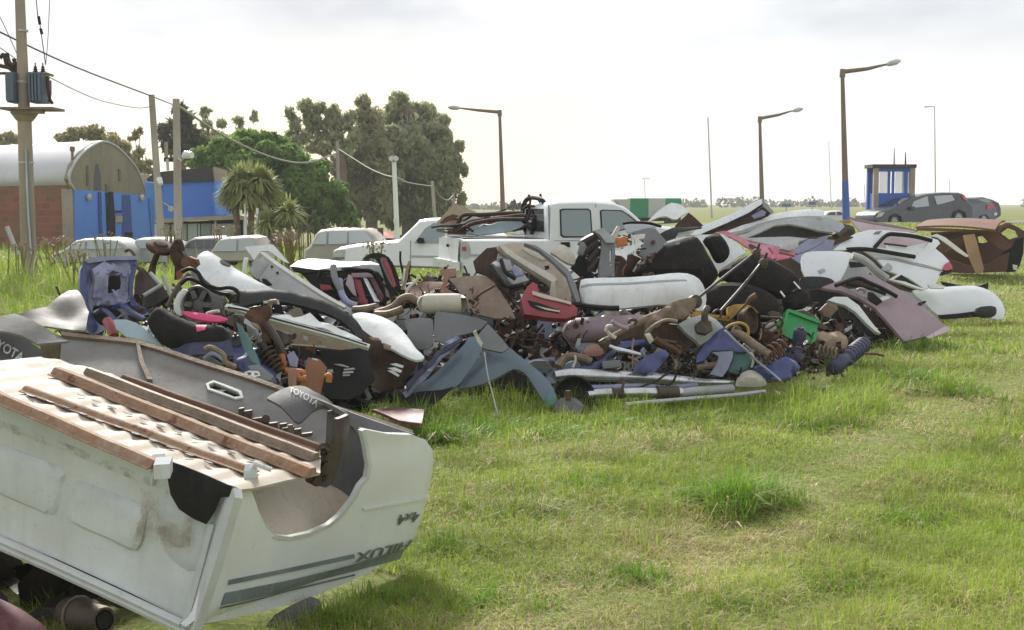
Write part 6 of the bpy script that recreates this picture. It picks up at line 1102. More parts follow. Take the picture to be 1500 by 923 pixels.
    S('wiper_linkage', [(1230, 470), (1300, 420), (1400, 370), (1480, 350), (1440, 395), (1340, 450), (1260, 480)], (14.8, .1, .4), 'lilac', None, 'dusty lilac wiper frame beside the pale headlamp', 'frame', 'a7', th=.04, dent=.02, s=.05)
    S('steel_bracket', [(920, 415), (935, 410), (1010, 450), (1000, 460), (960, 450), (930, 435)], (14.5, .1, .3), 'castiron', None, 'small iron hook on the pink sheet', 'hook', 'a7', th=.02)
    # engine lump, yellow bar
    t = thing('engine_block', 'small dusty engine lump with an ochre bar behind the white hatch', 'engine', P(1235, 345, 19))
    S('block', [(200, 340), (220, 290), (260, 270), (330, 290), (345, 330), (320, 360), (230, 370)], (18.8, .1, .2), 'castiron', t, None, None, 'a8', th=.2, pil=(.06, .08), dent=.05, ds=9, s=.05)
    S('bar', [(195, 258), (220, 248), (310, 245), (310, 268), (210, 272)], (18.9, .1, 0), 'yellow', t, None, None, 'a8', th=.1)
    S('dark_tray', [(200, 380), (280, 350), (330, 360), (260, 390), (190, 420)], (18.0, .1, .5), 'rustdark', t, None, None, 'a8', th=.04)
    # pink strip bonnet, rust shell
    t = thing('pink_bonnet', 'pale pink car bonnet lying across behind the white hatchback side', 'bonnet', P(1290, 350, 21))
    S('skin', [(300, 225), (340, 240), (480, 270), (640, 295), (770, 320), (720, 330), (600, 320), (480, 315), (370, 322), (345, 290)], (21.0, .1, .7), 'palepink', t, None, None, 'a8', th=.03, pil=(.03, .08), s=.1)
    S('edge', [(296, 222), (340, 235), (480, 258), (640, 285), (780, 318), (640, 298), (480, 273), (340, 246)], (20.8, .1, .3), 'mauve', t, None, None, 'a8', th=.04)
    # white hatchback side
    t = thing('white_hatchback_shell', 'cut white hatchback body side with one red tail lamp at the right', 'car body', P(1330, 430, 18.0) * np.array([1, 1, 0]))
    D = (18.2, .35, .8); sh = [(190, 450), (240, 410), (300, 360), (360, 330), (440, 310), (560, 318), (700, 330), (820, 355), (910, 380), (925, 405), (890, 440), (940, 480), (985, 530), (1000, 580), (960, 600), (930, 610), (890, 690), (820, 720), (700, 640), (560, 590), (480, 500), (400, 450), (300, 448)]
    wn = [(470, 435), (560, 350), (640, 345), (760, 360), (860, 385), (830, 420), (770, 480), (680, 470), (560, 448)]
    _, pl, zf = S('body_skin', sh, D, 'whiteclean', t, None, None, 'a8', th=.03, holes=[wn], pil=(.05, .15), dent=.006, s=.1)
    S('inside', [(460, 440), (560, 340), (880, 380), (800, 500)], (18.6, .35, .8), 'palepink', t, None, None, 'a8', th=.02)
    S('inside', [(540, 400), (700, 425), (690, 430), (560, 410), (540, 405)], (18.4, .35, .8), 'rustdark', t, None, None, 'a8', th=.02)
    S('inside', [(560, 410), (680, 432), (830, 400), (790, 470), (700, 475), (560, 445)], (18.45, .35, .8), 'white', t, None, None, 'a8', th=.02)
    T('window_seal', [(470, 438, 18.1), (555, 350, 18.15), (640, 345, 18.2), (760, 360, 18.25), (865, 387, 18.3)], .03, 'black', t, zk='a8')
    T('window_seal', [(260, 448, 18.0), (400, 445, 18.0), (520, 460, 18.0), (640, 480, 18.05), (750, 498, 18.1)], .03, 'black', t, zk='a8')
    S('crease', [(460, 500), (600, 515), (760, 545), (930, 590), (925, 600), (750, 560), (600, 530), (470, 512)], pl, 'lightgrey', t, None, None, 'a8', th=.02, zf=zf, off=.012)
    S('tail_lamp', [(930, 595), (945, 560), (975, 540), (1000, 575), (1000, 590), (960, 600)], pl, 'lamp_red', t, None, None, 'a8', th=.04, zf=zf, off=.03)
    S('black_corner', [(915, 625), (930, 605), (1000, 590), (995, 605), (950, 620)], pl, 'black', t, None, None, 'a8', th=.04, zf=zf, off=.02)
    S('filler_flap', [(515, 585), (560, 545), (590, 570), (590, 590), (540, 598)], pl, 'lightgrey', t, None, None, 'a8', th=.02, zf=zf, off=.01, pil=None)
    S('vent', [(462, 345), (480, 328), (520, 325), (500, 345)], pl, 'grey', t, None, None, 'a8', th=.02, zf=zf, off=.012)
    lettering('1.6', [(825, 478), (870, 466), (820, 466), (865, 455)], Plane(pl.o, pl.o + pl.u, pl.o + pl.v), None, .12, 'grey', t, 'small grey letters')['label'] = 'small grey badge lettering'
    S('rear_window_slot', [(580, 650), (650, 615), (690, 640), (810, 720), (720, 720), (650, 690), (660, 665)], (17.4, .2, .5), 'black', t, None, None, 'a8', th=.02)
    S('slot_frame', [(570, 652), (650, 610), (660, 618), (600, 655), (680, 668), (820, 720), (800, 725), (660, 680)], (17.3, .2, .5), 'white', t, None, None, 'a8', th=.04)
    S('white_sill', [(840, 690), (900, 685), (960, 700), (950, 715), (860, 712)], (17.6, .1, .4), 'white', t, None, None, 'a8', th=.03)
    S('black_flap', [(930, 665), (1050, 690), (1180, 700), (1255, 675), (1250, 725), (1180, 715), (960, 710)], (19.0, .1, .2), 'black', None, 'torn black plastic strip in the grass behind the white bumper cover', 'plastic strip', 'a8', th=.03)
    # white bonnet left of hatch
    t = thing('white_bonnet', 'white car wing with open wheel arch in front of the hatchback side', 'fender', P(1220, 440, 16.8))
    _, pl, zf = S('skin', [(0, 470), (100, 460), (230, 458), (320, 475), (400, 510), (460, 570), (560, 640), (520, 650), (460, 610), (420, 545), (360, 500), (310, 495), (290, 560), (240, 655), (190, 665), (110, 640), (0, 640), (-30, 520)], (16.8, .15, .8), 'whiteclean', t, None, None, 'a8', th=.03, sm=2, pil=(.05, .12), s=.07)
    S('under_edge', [(-30, 640), (60, 632), (150, 640), (195, 665), (170, 700), (90, 715), (0, 715), (-40, 690)], (16.5, .1, .3), 'olive', t, None, None, 'a8', th=.03, sm=2, pil=(.04, .08), s=.07)
    S('pillar_inner', [(300, 510), (360, 500), (420, 545), (450, 590), (420, 640), (340, 640), (240, 655)], (17.1, .1, .4), 'lightgrey', t, None, None, 'a8', th=.03)
    S('dark_slot', [(300, 530), (400, 535), (420, 560), (310, 570)], (16.9, .1, .4), 'black', t, None, None, 'a8', th=.02)
    T('pillar', [(320, 490, 16.6), (380, 510, 16.6), (440, 550, 16.6), (490, 600, 16.6), (560, 650, 16.6)], .05, 'lightgrey', t, zk='a8')
    S('badge_scar', [(80, 600), (120, 585), (135, 600), (100, 622)], pl, 'lightgrey', t, None, None, 'a8', th=.01, zf=zf, off=.012)
    # mauve door
    t = thing('mauve_door', 'mauve car door with empty window frame resting on the grass at the right', 'car door', P(1320, 500, 15.8) * np.array([1, 1, 0]))
    dr = [(265, 420), (400, 370), (520, 340), (560, 342), (660, 390), (800, 470), (880, 530), (960, 600), (1040, 680), (1000, 690), (880, 725), (770, 750), (720, 690), (640, 600), (590, 545), (500, 490), (380, 445), (300, 430)]
    wn = [(350, 405), (480, 362), (540, 380), (640, 430), (720, 475), (640, 505), (600, 530), (520, 480), (430, 435)]
    _, pl, zf = S('door_skin', dr, (15.6, .3, .9), 'mauve', t, None, None, 'b6', th=.04, holes=[wn], pil=(.02, .06), s=.07)
    T('window_frame', [(350, 410, 15.4), (480, 365, 15.55), (560, 395, 15.55), (640, 430, 15.6), (725, 478, 15.6)], .025, 'black', t, zk='b6')
    T('window_frame', [(410, 402, 15.5), (500, 412, 15.5), (600, 440, 15.55), (655, 462, 15.55)], .022, 'black', t, zk='b6')
    S('glass_run', [(540, 460), (570, 460), (630, 515), (600, 535), (560, 510), (540, 490)], pl, 'black', t, None, None, 'b6', th=.02, zf=zf, off=.02)
    S('handle', [(850, 525), (890, 508), (900, 515), (865, 535)], pl, 'black', t, None, None, 'b6', th=.02, zf=zf, off=.02)
    S('lower_edge', [(900, 725), (1020, 660), (1050, 680), (1030, 695), (920, 735)], pl, 'palepink', t, None, None, 'b6', th=.02, zf=zf, off=.008)
    S('inner_void', [(490, 510), (560, 560), (650, 640), (720, 710), (760, 760), (700, 750), (640, 690), (560, 620), (510, 570)], (15.7, .2, .4), 'rustdark', t, None, None, 'b6', th=.03)
    T('hose', [(480, 440, 15.3), (500, 430, 15.3), (530, 440, 15.3), (520, 460, 15.3)], .02, 'mauve', t, zk='b6')
    t = thing('white_wheel_arch', 'white wheel arch panel open to a dark hollow beside the mauve door', 'fender', P(1240, 480, 15.2) * np.array([1, 1, 0]))
    S('rim', [(300, 500), (340, 480), (420, 480), (490, 530), (560, 620), (630, 700), (600, 690), (540, 640), (470, 570), (410, 530), (350, 515)], (15.0, .2, .5), 'white', t, None, None, 'b6', th=.05, pil=(.02, .03), s=.06)
    S('liner', [(320, 520), (400, 530), (470, 575), (560, 670), (620, 705), (560, 710), (430, 700), (340, 640)], (15.4, .2, .3), 'black', t, None, None, 'b6', th=.03, cu=-.1)
    S('bracket', [(255, 560), (300, 515), (360, 530), (370, 550), (320, 605), (280, 595)], (15.1, .1, .2), 'tanmetal', t, None, None, 'b6', th=.06, pil=(.03, .04), dent=.02)
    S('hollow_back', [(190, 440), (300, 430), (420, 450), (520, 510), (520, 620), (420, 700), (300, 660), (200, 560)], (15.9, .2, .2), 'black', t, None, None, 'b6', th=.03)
    # white bumper at right
    t = thing('white_bumper_cover', 'long white bumper cover lying in the grass at the right end of the pile', 'bumper', P(1400, 466, 18.8) * np.array([1, 1, 0]))
    _, pl, zf = S('shell', [(820, 440), (960, 425), (1100, 412), (1200, 412), (1290, 440), (1350, 490), (1382, 550), (1376, 598), (1345, 618), (1290, 606), (1200, 592), (1100, 592), (980, 592), (900, 520)], (18.7, .1, .8), 'whiteclean', t, None, None, 'b6', th=.04, sm=2, pil=(.12, .22), s=.07)
    S('fog_recess', [(1210, 550), (1270, 535), (1325, 540), (1330, 580), (1300, 605), (1220, 600)], (18.3, .1, .2), 'olive', t, None, None, 'b6', th=.04, sm=2, pil=(.05, .08))
    S('lower_grille', [(980, 590), (1100, 580), (1215, 565), (1220, 600), (1100, 610), (1000, 615)], (18.5, .1, .2), 'black', t, None, None, 'b6', th=.04)
    S('floor_pan', [(1075, 395), (1130, 352), (1200, 345), (1270, 348), (1330, 380), (1345, 440), (1260, 480), (1130, 470)], (19.6, .2, .5), 'rustdark', None, 'dark floor pan lying under the white panels on the right', 'floor pan', th=.03, dent=.03, s=.15)
    S('lilac_fender', [(1150, 372), (1185, 350), (1240, 352), (1225, 378), (1180, 392)], (18.2, .2, .5), 'lilac', None, 'dusty lilac fender under the edge of the white hatchback side', 'fender', th=.02, dent=.02, s=.1)
    S('inner_sill', [(1225, 425), (1300, 420), (1390, 445), (1400, 462), (1330, 470), (1250, 462)], (19.2, .2, .4), 'lightgrey', None, 'pale grey inner sill under the white hatchback side', 'sill', th=.03, dent=.02, s=.1)
    # rusty shell
    t = thing('rusty_car_shell', 'stripped rusty car body shell standing in the grass at the right edge', 'car wreck', P(1420, 405, 30.5) * np.array([1, 1, 0]))
    roofg = []
    a0, a1, b0, b1 = P(*Z('a8', [(760, 300)])[0], 30.0), P(*Z('a8', [(1300, 322)])[0], 28.6), P(*Z('a8', [(900, 258)])[0], 32.0), P(*Z('a8', [(1370, 262)])[0], 30.6)
    for u in np.linspace(0, 1, 9):
        roofg.append([(a0 * (1 - u) + a1 * u) * (1 - v) + (b0 * (1 - u) + b1 * u) * v + np.array([0, 0, .12 * math.sin(v * math.pi) * .6 + .05 * math.sin(u * math.pi)]) for v in np.linspace(0, 1, 7)])
    obj('roof', MB().sheet(roofg, .04), 'shellrust', t)
    D = (29.4, -.55, 0)
    S('roof_rail', [(750, 295), (900, 300), (1100, 310), (1300, 318), (1310, 332), (1100, 330), (900, 322), (770, 318)], D, 'shellrust', t, None, None, 'a8', th=.1)
    S('rear_pillar', [(1190, 330), (1300, 322), (1410, 425), (1400, 440), (1340, 448), (1280, 400)], D, 'shellrust', t, None, None, 'a8', th=.08)
    S('front_wing', [(880, 420), (940, 400), (1000, 380), (1080, 360), (1085, 400), (1000, 440), (950, 480), (940, 520), (900, 470)], (29.6, -.4, 0), 'rustmid', t, None, None, 'a8', th=.1)
    S('lower_side', [(930, 480), (1000, 520), (1120, 560), (1250, 550), (1330, 500), (1400, 470), (1380, 600), (1240, 606), (1100, 612), (980, 604), (930, 560)], (29.5, -.4, 0), 'rustmid', t, None, None, 'a8', th=.2, dent=.02)
    S('rear_frame', [(1300, 330), (1370, 268), (1430, 280), (1499, 320), (1510, 360), (1440, 380), (1420, 420), (1400, 440), (1330, 360)], (29.6, -.3, 0), 'rustmid', t, None, None, 'a8', th=.06, holes=[[(1340, 335), (1390, 300), (1440, 320), (1460, 360), (1400, 380)]])
    S('rear_arch', [(1300, 322), (1330, 285), (1375, 262), (1420, 270), (1400, 285), (1350, 300), (1325, 335)], (29.2, -.3, 0), 'shellrust', t, None, None, 'a8', th=.1, pil=(.03, .05))
    S('tail_panel', [(1360, 460), (1420, 430), (1440, 380), (1500, 360), (1495, 470), (1470, 560), (1440, 600), (1380, 605), (1340, 560)], (29.8, -.3, 0), 'black', t, None, None, 'a8', th=.2)
    S('chrome_lamp', [(1420, 550), (1455, 555), (1450, 590), (1425, 585)], (29.3, -.3, 0), 'silver', t, None, None, 'a8', th=.05)
    S('far_side', [(860, 330), (1000, 325), (1180, 325), (1300, 330), (1400, 420), (1380, 590), (1180, 600), (930, 590), (880, 480)], (31.2, -.4, 0), 'rustmid', t, None, None, 'a8', th=.05, holes=[[(1180, 360), (1215, 355), (1250, 395), (1215, 405), (1190, 400)], [(950, 420), (1000, 400), (990, 440), (955, 455)]])
    T('seat_frame', [(950, 470, 29.6), (1000, 440, 29.6), (1060, 420, 29.6), (1090, 380, 29.6)], .04, 'rustmid', t, zk='a8')
    S('tan_plank', [(1085, 350), (1155, 340), (1170, 380), (1190, 460), (1225, 580), (1215, 605), (1170, 615), (1120, 500), (1100, 420)], (28.6, 0, .1), 'cardboard', None, 'broad tan board leaning against the rusty car shell', 'board', 'a8', th=.05, cu=.03)
    S('white_pillar', [(860, 355), (900, 340), (960, 365), (1030, 420), (1120, 490), (1110, 500), (1040, 460), (960, 400), (910, 365)], (28.2, .1, .2), 'white', None, 'curved white roof pillar leaning on the tan board', 'pillar', 'a8', th=.06, pil=(.02, .04))
right_pile()
# ---------------------------------------------------------------- vehicles
class Car:
    def __init__(s, name, label, cat, outline, D, Wd, belt_py, tum, mat, zk=None, r=0.05, sm=0, group=None):
        px = np.array(Z(zk, outline)); c = px.mean(0)
        if sm: px = catmull(px, sm)
        s.pl = plane(c, D); s.zk = zk; s.W = Wd; s.tum = tum; s.n = s.pl.n
        s.belt = s.pl.hit(c[0], belt_py)[2]; uv = np.array([s.pl.uv(*p) for p in px])
        base = s.pl.w(uv, np.zeros(len(uv))); base = base - np.outer(np.full(len(uv), Wd / 2), s.n)
        loc = base.mean(0); loc[2] = base[:, 2].min(); s.t = thing(name, label, cat, loc, group)
        ar = np.sum(uv[:, 0] * np.roll(uv[:, 1], -1) - np.roll(uv[:, 0], -1) * uv[:, 1])
        e1 = uv - np.roll(uv, 1, 0); e2 = np.roll(uv, -1, 0) - uv; e = e1 / (np.linalg.norm(e1, axis=1)[:, None] + 1e-9) + e2 / (np.linalg.norm(e2, axis=1)[:, None] + 1e-9)
        nn = np.stack([-e[:, 1], e[:, 0]], 1) * (1 if ar > 0 else -1); nn /= np.linalg.norm(nn, axis=1)[:, None] + 1e-9
        rows = []
        for tt, k in ((0, 1), (.03, .3), (.08, 0), (.92, 0), (.97, .3), (1, 1)):
            q = uv + nn * r * k; rows.append(s.row(q, tt))
        V = np.vstack(rows); n = len(uv); f = [(i * n + j, i * n + (j + 1) % n, (i + 1) * n + (j + 1) % n, (i + 1) * n + j) for i in range(5) for j in range(n)]
        f += [tuple(range(n))[::-1], tuple(5 * n + j for j in range(n))]
        mb = MB().add(V, f); s.body = obj('body', mb, mat, s.t, smooth=45)
        bm_fix(s.body)
    def row(s, uv, tt):
        p = s.pl.w(uv, np.zeros(len(uv))); sh = s.tum * np.maximum(0, p[:, 2] - s.belt); x = sh + (s.W - 2 * sh) * tt
        return p - x[:, None] * s.n
    def warp(s, p): return p - (s.tum * np.maximum(0, p[:, 2] - s.belt))[:, None] * s.n
    def side(s, name, pts, mat, off=.012, th=.02, sm=0, parent=None):
        px = np.array(Z(s.zk, pts)); px = catmull(px, sm) if sm else px
        mb = MB(); plate(mb, s.pl, np.array([s.pl.uv(*p) for p in px]), th=th, off=off, warp=s.warp, s=5.0)
        return obj(name, mb, mat, parent or s.t)
    def cross(s, name, a, b, mat, t0=.1, t1=.9, off=.012):
        uv = np.array([s.pl.uv(*p) for p in Z(s.zk, [a, b])]); A = s.row(uv, t0); B = s.row(uv, t1)
        n = np.cross(A[1] - A[0], B[0] - A[0]); n /= np.linalg.norm(n); cen = np.array(s.t.location) + np.array([0, 0, .6])
        if n @ (A[0] - cen) < 0: n = -n
        o = n * off; g = [[A[0] + o, B[0] + o], [A[1] + o, B[1] + o]]; mb = MB().add(np.array(g).reshape(-1, 3), [(0, 1, 3, 2)]); mb.add(np.array(g).reshape(-1, 3) - n * .015, [(2, 3, 1, 0)])
        return obj(name, mb, mat, s.t)
    def wheel(s, c, rpx, both=True, mat='alloy'):
        p = Z(s.zk, [c])[0]; q = s.pl.hit(*p); r = rpx * q[1] / FPX
        for k in ((0, 1) if both else (0,)):
            o = q - s.n * (0.02 if k == 0 else s.W - 0.02); ax = s.n if k == 0 else -s.n
            wt = obj('wheel', MB().lathe(o - ax * .18, ax, [(r * .6, 0), (r * .97, 0), (r, .03), (r, .15), (r * .96, .18), (r * .66, .19), (r * .64, .16), (0, .16)], 20), 'tyre', s.t)
            obj('rim', MB().lathe(o, ax, [(r * .66, -.01), (r * .6, .005), (r * .5, -.02), (r * .2, -.005), (0, .0)], 18), mat, wt)
def bm_fix(o):
    import bmesh
    bm = bmesh.new(); bm.from_mesh(o.data); bmesh.ops.recalc_face_normals(bm, faces=bm.faces); bm.to_mesh(o.data); bm.free()
def pickup():
    c = Car('pickup_truck', 'white double cab pickup truck parked behind the pile with scrap in its bed', 'pickup truck',
            [(676, 350), (740, 349), (804, 350), (804, 304), (808, 297), (820, 294), (870, 293), (903, 296), (920, 303), (934, 315), (946, 327), (985, 333), (1015, 342), (1022, 370), (1022, 405), (1000, 420), (985, 404), (962, 402), (945, 420), (800, 420), (782, 402), (752, 398), (735, 418), (680, 412), (674, 385)], (18.6, .24, 0), 1.62, 348, .13, 'whiteclean', r=.045)
    c.side('rear_window', [(823, 309), (828, 307.5), (862, 307.5), (865, 310), (866, 342), (863, 346), (826, 346), (823, 343)], 'glass', sm=0)
    c.side('window_seal', [(821, 307), (827, 305.5), (863, 305.5), (867, 309), (868, 344), (864, 348), (825, 348), (821, 345)], 'black', off=.006)
    c.side('window_seal', [(880, 309), (884, 307), (912, 308), (922, 314), (936, 326), (936, 331), (881, 346)], 'black', off=.006)
    c.side('front_window', [(882, 310), (886, 308.5), (911, 309.5), (920, 315), (934, 327), (934, 330), (883, 344)], 'glass')
    for a in ((805, 300, 420), (874, 298, 418)): c.side('door_seam', [(a[0], a[1]), (a[0] + 1.1, a[1]), (a[0] + 1.1, a[2]), (a[0], a[2])], 'grey', off=.004)
    c.side('door_seam', [(812, 352), (873, 351), (873, 352), (812, 353)], 'lightgrey', off=.004)
    h = c.side('door_handle', [(821, 355), (834, 354.5), (835, 362), (823, 362)], 'black', off=.02, th=.03)
    c.side('tail_lamp', [(675, 356), (684, 354), (688, 362), (688, 376), (675, 377)], 'clearlens', off=.02, sm=2)
    c.side('lamp_lens', [(676.5, 362), (682, 361), (683, 367), (677, 367)], 'lamp_red', off=.03)
    c.side('body_trim', [(690, 372), (800, 375), (800, 378), (690, 375)], 'lightgrey', off=.012)
    c.cross('windscreen', (944, 326), (908, 298), 'glass', .06, .94)
    c.cross('rear_screen', (804, 340), (805, 306), 'glassdark', .15, .85)
    c.cross('bed_liner', (680, 349.5), (801, 349.7), 'black', .06, .94, .01)
    c.cross('tailgate', (674.5, 384), (676, 352), 'whiteclean', .03, .97, .03)
    c.wheel((968, 408), 22); c.wheel((767, 405), 22)
    # tailgate latch, reflector bar on rear bumper
    a = c.row(np.array([c.pl.uv(674, 390)]), 0)[0]; b = c.row(np.array([c.pl.uv(674, 390)]), 1)[0]; back = np.array([-.05, -.02, 0])
    obj('rear_bumper', MB().beam(a + back, b + back, .09, .12), 'whiteclean', c.t)
    ab = a + (b - a) * .08; bb = a + (b - a) * .6; obj('reflector_strip', MB().beam(ab + back * 1.7 + np.array([0, 0, .03]), bb + back * 1.7 + np.array([0, 0, .03]), .012, .07), 'lamp_red', c.t)
    l = c.row(np.array([c.pl.uv(674.5, 362)]), .5)[0]; obj('latch', MB().box(l + back * .6, (.015, 0, 0), (0, .05, 0), (0, 0, .02)), 'black', c.t)
    # roll bar
    rb = thing('roll_bar', 'black tubular roll bar with tangled cables in the pickup bed', 'roll bar', P(795, 345, 19.0))
    T('hoop', [(740, 345, 18.9), (760, 240, 18.9), (750, 160, 18.9), (715, 105, 19.0), (640, 92, 19.4), (600, 130, 19.7), (588, 200, 19.8), (600, 345, 19.8)], .035, 'black', rb, zk='a6')
    T('brace', [(650, 345, 19.2), (670, 240, 19.2), (720, 205, 19.1), (745, 200, 19.0)], .03, 'black', rb, zk='a6')
    for a in ([(590, 170, 19.5), (640, 150, 19.4), (740, 165, 19.0)], [(600, 120, 19.5), (640, 180, 19.4), (620, 250, 19.4), (650, 300, 19.3)], [(630, 70, 19.4), (640, 130, 19.4), (600, 160, 19.4)], [(700, 110, 19.2), (720, 180, 19.1), (690, 240, 19.1), (740, 300, 19.0)], [(710, 65, 19.2), (715, 110, 19.2)], [(640, 220, 19.3), (690, 215, 19.2), (720, 260, 19.1)]): T('cable', a, .018, 'rustdark', rb, zk='a6')
    # load
    S('tan_sheet', [(0, 255), (60, 190), (110, 140), (190, 145), (215, 170), (270, 190), (160, 260), (130, 275), (120, 315), (20, 285)], (19.4, .1, .3), 'tansheet', None, 'bent tan sheet hanging over the tailgate of the white pickup', 'sheet metal', 'a6', th=.02, dent=.03, ds=5, s=.08)
    S('torn_lining', [(20, 265), (60, 225), (110, 205), (150, 215), (110, 245), (40, 270)], (19.2, .1, .3), 'rust', None, 'torn brown lining on the bent tan sheet', 'lining', 'a6', th=.02, dent=.02)
    S('glass_sheet', [(170, 220), (300, 205), (480, 195), (590, 205), (600, 230), (500, 250), (330, 290), (170, 325), (140, 310)], (19.6, .1, .8), 'glasspale', None, 'dusty greenish window pane lying in the pickup bed', 'window', 'a6', th=.015)
    S('detached_wing', [(200, 335), (250, 308), (400, 280), (560, 248), (600, 275), (570, 300), (500, 330), (400, 345), (280, 356)], (19.0, .1, .6), 'paleblue', None, 'pale blue body panel lying in the pickup bed', 'body panel', 'a6', th=.02, cu=.04, s=.08)
    S('white_offcut', [(510, 340), (545, 322), (590, 315), (602, 338), (560, 348)], (18.9, .1, .4), 'white', None, 'small white panel offcut in the pickup bed', 'panel', 'a6', th=.02)
    for i, (a, lab) in enumerate((([(115, 325), (150, 260), (185, 210), (300, 208), (450, 200), (590, 195)], 'uppermost bent brown window frame in the pickup bed'), ([(130, 322), (180, 285), (260, 250), (400, 235), (560, 215), (610, 215)], 'middle bent brown window frame in the pickup bed'), ([(165, 325), (220, 280), (330, 252), (460, 240), (600, 240)], 'lowest bent brown window frame in the pickup bed'))):
        T('window_frame', [(x, y, 19.2 - .15 * i) for x, y in a], .03, 'rustdark', None, lab, 'window frame', 'a6', group='bent window frames in the pickup bed')
pickup()
def pickup_load():
    k = 0
    mb = MB()
    for i in range(22):
        x = RNG.uniform(655, 775); y = 340 - abs(RNG.normal(0, 10)); d = RNG.uniform(18.9, 19.9); L = RNG.uniform(25, 60); sl = RNG.uniform(-2, 5); q = [P(x + (j - 1.5) * L / 3, y - j * sl + RNG.normal(0, 2), d + RNG.normal(0, .1)) for j in range(4)]
        mb.tube(smooth_open(q, 4), RNG.uniform(.010, .022), 6, int(RNG.integers(0, 4)))
    obj('bent_bars', mb, ['rustdark', 'black', 'tanmetal', 'olive'], None, 'tangle of thin bent bars and cables among the pickup load', 'scrap', kind='stuff')
    for i, (x, y, w, h, m, lab) in enumerate(((700, 328, 40, 16, 'tansheet', 'crumpled tan sheet low in the middle of the pickup load'), (745, 330, 50, 16, 'olive', 'dull green sheet against the cab in the pickup load'), (670, 338, 30, 12, 'rust', 'rusty sheet at the tailgate end of the pickup load'), (780, 322, 22, 26, 'tansheet', 'upright tan sheet behind the roll bar'))):
        S('scrap_sheet', [(x - w / 2, y + h * .4), (x - w * .3, y - h * .4), (x + w * .2, y - h * .5), (x + w / 2, y - h * .1), (x + w * .4, y + h * .5)], (19.6 + .1 * i, .1, .5), m, None, lab, 'sheet metal', th=.012, dent=.03, ds=6, s=.06)
pickup_load()
def cars():
    c = Car('white_sedan', 'pale white sedan parked behind the pickup with its bonnet to the left', 'car', [(485, 376), (487, 367), (497, 362), (520, 358), (550, 355), (582, 352), (600, 334), (612, 322), (630, 319.5), (690, 320), (712, 330), (730, 348), (760, 352), (768, 372), (764, 392), (740, 394), (728, 380), (708, 380), (698, 396), (570, 392), (560, 378), (538, 376), (528, 390), (490, 386)], (22.5, -.12, 0), 1.6, 352, .25, 'whiteclean', r=.05)
    c.side('front_window', [(607, 356), (622, 335), (634, 327), (650, 326), (652, 356)], 'glass'); c.side('rear_window', [(655, 356), (655, 326), (690, 326), (705, 338), (716, 354)], 'glass')
    c.cross('windscreen', (584, 351), (611, 323), 'glasspale', .05, .95); c.wheel((549, 384), 14); c.wheel((718, 388), 14)
    c.side('headlamp', [(487, 370), (495, 366), (506, 366), (505, 374), (488, 376)], 'clearlens', off=.02); c.side('grille', [(486, 377), (505, 376), (505, 380), (487, 382)], 'grey', off=.01)
    c.side('door_seam', [(601, 353), (602, 353), (602, 391), (601, 391)], 'grey', off=.004); c.side('mirror', [(612, 352), (615, 348), (621, 349), (622, 356), (614, 357)], 'black', off=.12, th=.1)
    c.side('sill_trim', [(600, 374), (720, 376), (720, 379), (600, 377)], 'lightgrey', off=.01)
    c = Car('beige_car', 'dusty beige car wreck facing sideways among weeds left of the white sedan', 'car', [(444, 384), (445, 366), (452, 361), (462, 342), (468, 337), (484, 335), (536, 336), (548, 345), (556, 356), (580, 360), (590, 366), (590, 386)], (25, 0, 0), 1.6, 360, .25, 'carbeige', r=.05)
    c.side('side_window', [(459, 358), (468, 341), (478, 338), (478, 358)], 'glasspale'); c.side('side_window', [(481, 358), (481, 338), (508, 338), (508, 357)], 'glasspale'); c.side('side_window', [(511, 357), (511, 338), (534, 339), (548, 355)], 'glasspale'); c.wheel((462, 384), 9); c.wheel((566, 385), 9)
    c = Car('white_hatchback', 'pale wrecked hatchback in the weeds before the blue-walled shed', 'car', [(74, 386), (75, 372), (92, 366), (108, 353), (120, 350), (150, 349), (168, 351), (180, 357), (190, 366), (193, 386)], (33, 0, 0), 1.6, 366, .22, 'lightgrey', r=.06)
    for q in ([(104, 365), (114, 354), (124, 352.5), (124, 365)], [(127, 365), (127, 352), (150, 351.5), (153, 365)], [(156, 365), (153, 352), (166, 353.5), (180, 364)]): c.side('side_window', q, 'glasspale')
    c.wheel((95, 386), 7); c.wheel((172, 386), 7)
    c = Car('white_van', 'low white car wreck between the blue shed and the tall poles', 'car', [(186, 386), (188, 366), (197, 351), (206, 349), (236, 349), (252, 356), (262, 368), (264, 386)], (34, 0, 0), 1.6, 366, .2, 'lightgrey', r=.06)
    c.side('side_window', [(195, 364), (202, 353), (222, 352), (222, 364)], 'glasspale'); c.side('side_window', [(225, 364), (225, 352), (236, 352), (250, 363)], 'glasspale'); c.wheel((205, 386), 7); c.wheel((246, 386), 7)
    c = Car('dark_wreck', 'dark grey car wreck beside the tall pole in front of the blue shop', 'car', [(260, 384), (264, 366), (272, 354), (284, 348), (312, 347), (326, 352), (334, 366), (336, 384)], (32, 0, 0), 1.6, 364, .2, 'cargrey', r=.06)
    c.side('side_window', [(270, 363), (277, 354), (285, 351), (296, 351), (296, 363)], 'glassdark'); c.side('side_window', [(299, 363), (299, 351), (312, 351), (322, 355), (326, 363)], 'glassdark'); c.wheel((274, 384), 7); c.wheel((322, 384), 7)
    c = Car('pale_wreck', 'pale grey car wreck with a wide windscreen in front of the blue shop', 'car', [(303, 384), (306, 372), (318, 352), (330, 348), (362, 346), (374, 349), (381, 362), (386, 370), (387, 384)], (29.5, 0, 0), 1.6, 368, .22, 'carbeige', r=.06)
    c.side('side_window', [(312, 368), (321, 353), (334, 350.5), (346, 350), (346, 368)], 'glasspale'); c.side('side_window', [(349, 368), (349, 350), (362, 349), (371, 352), (378, 366)], 'glasspale'); c.wheel((322, 386), 7); c.wheel((372, 386), 7)
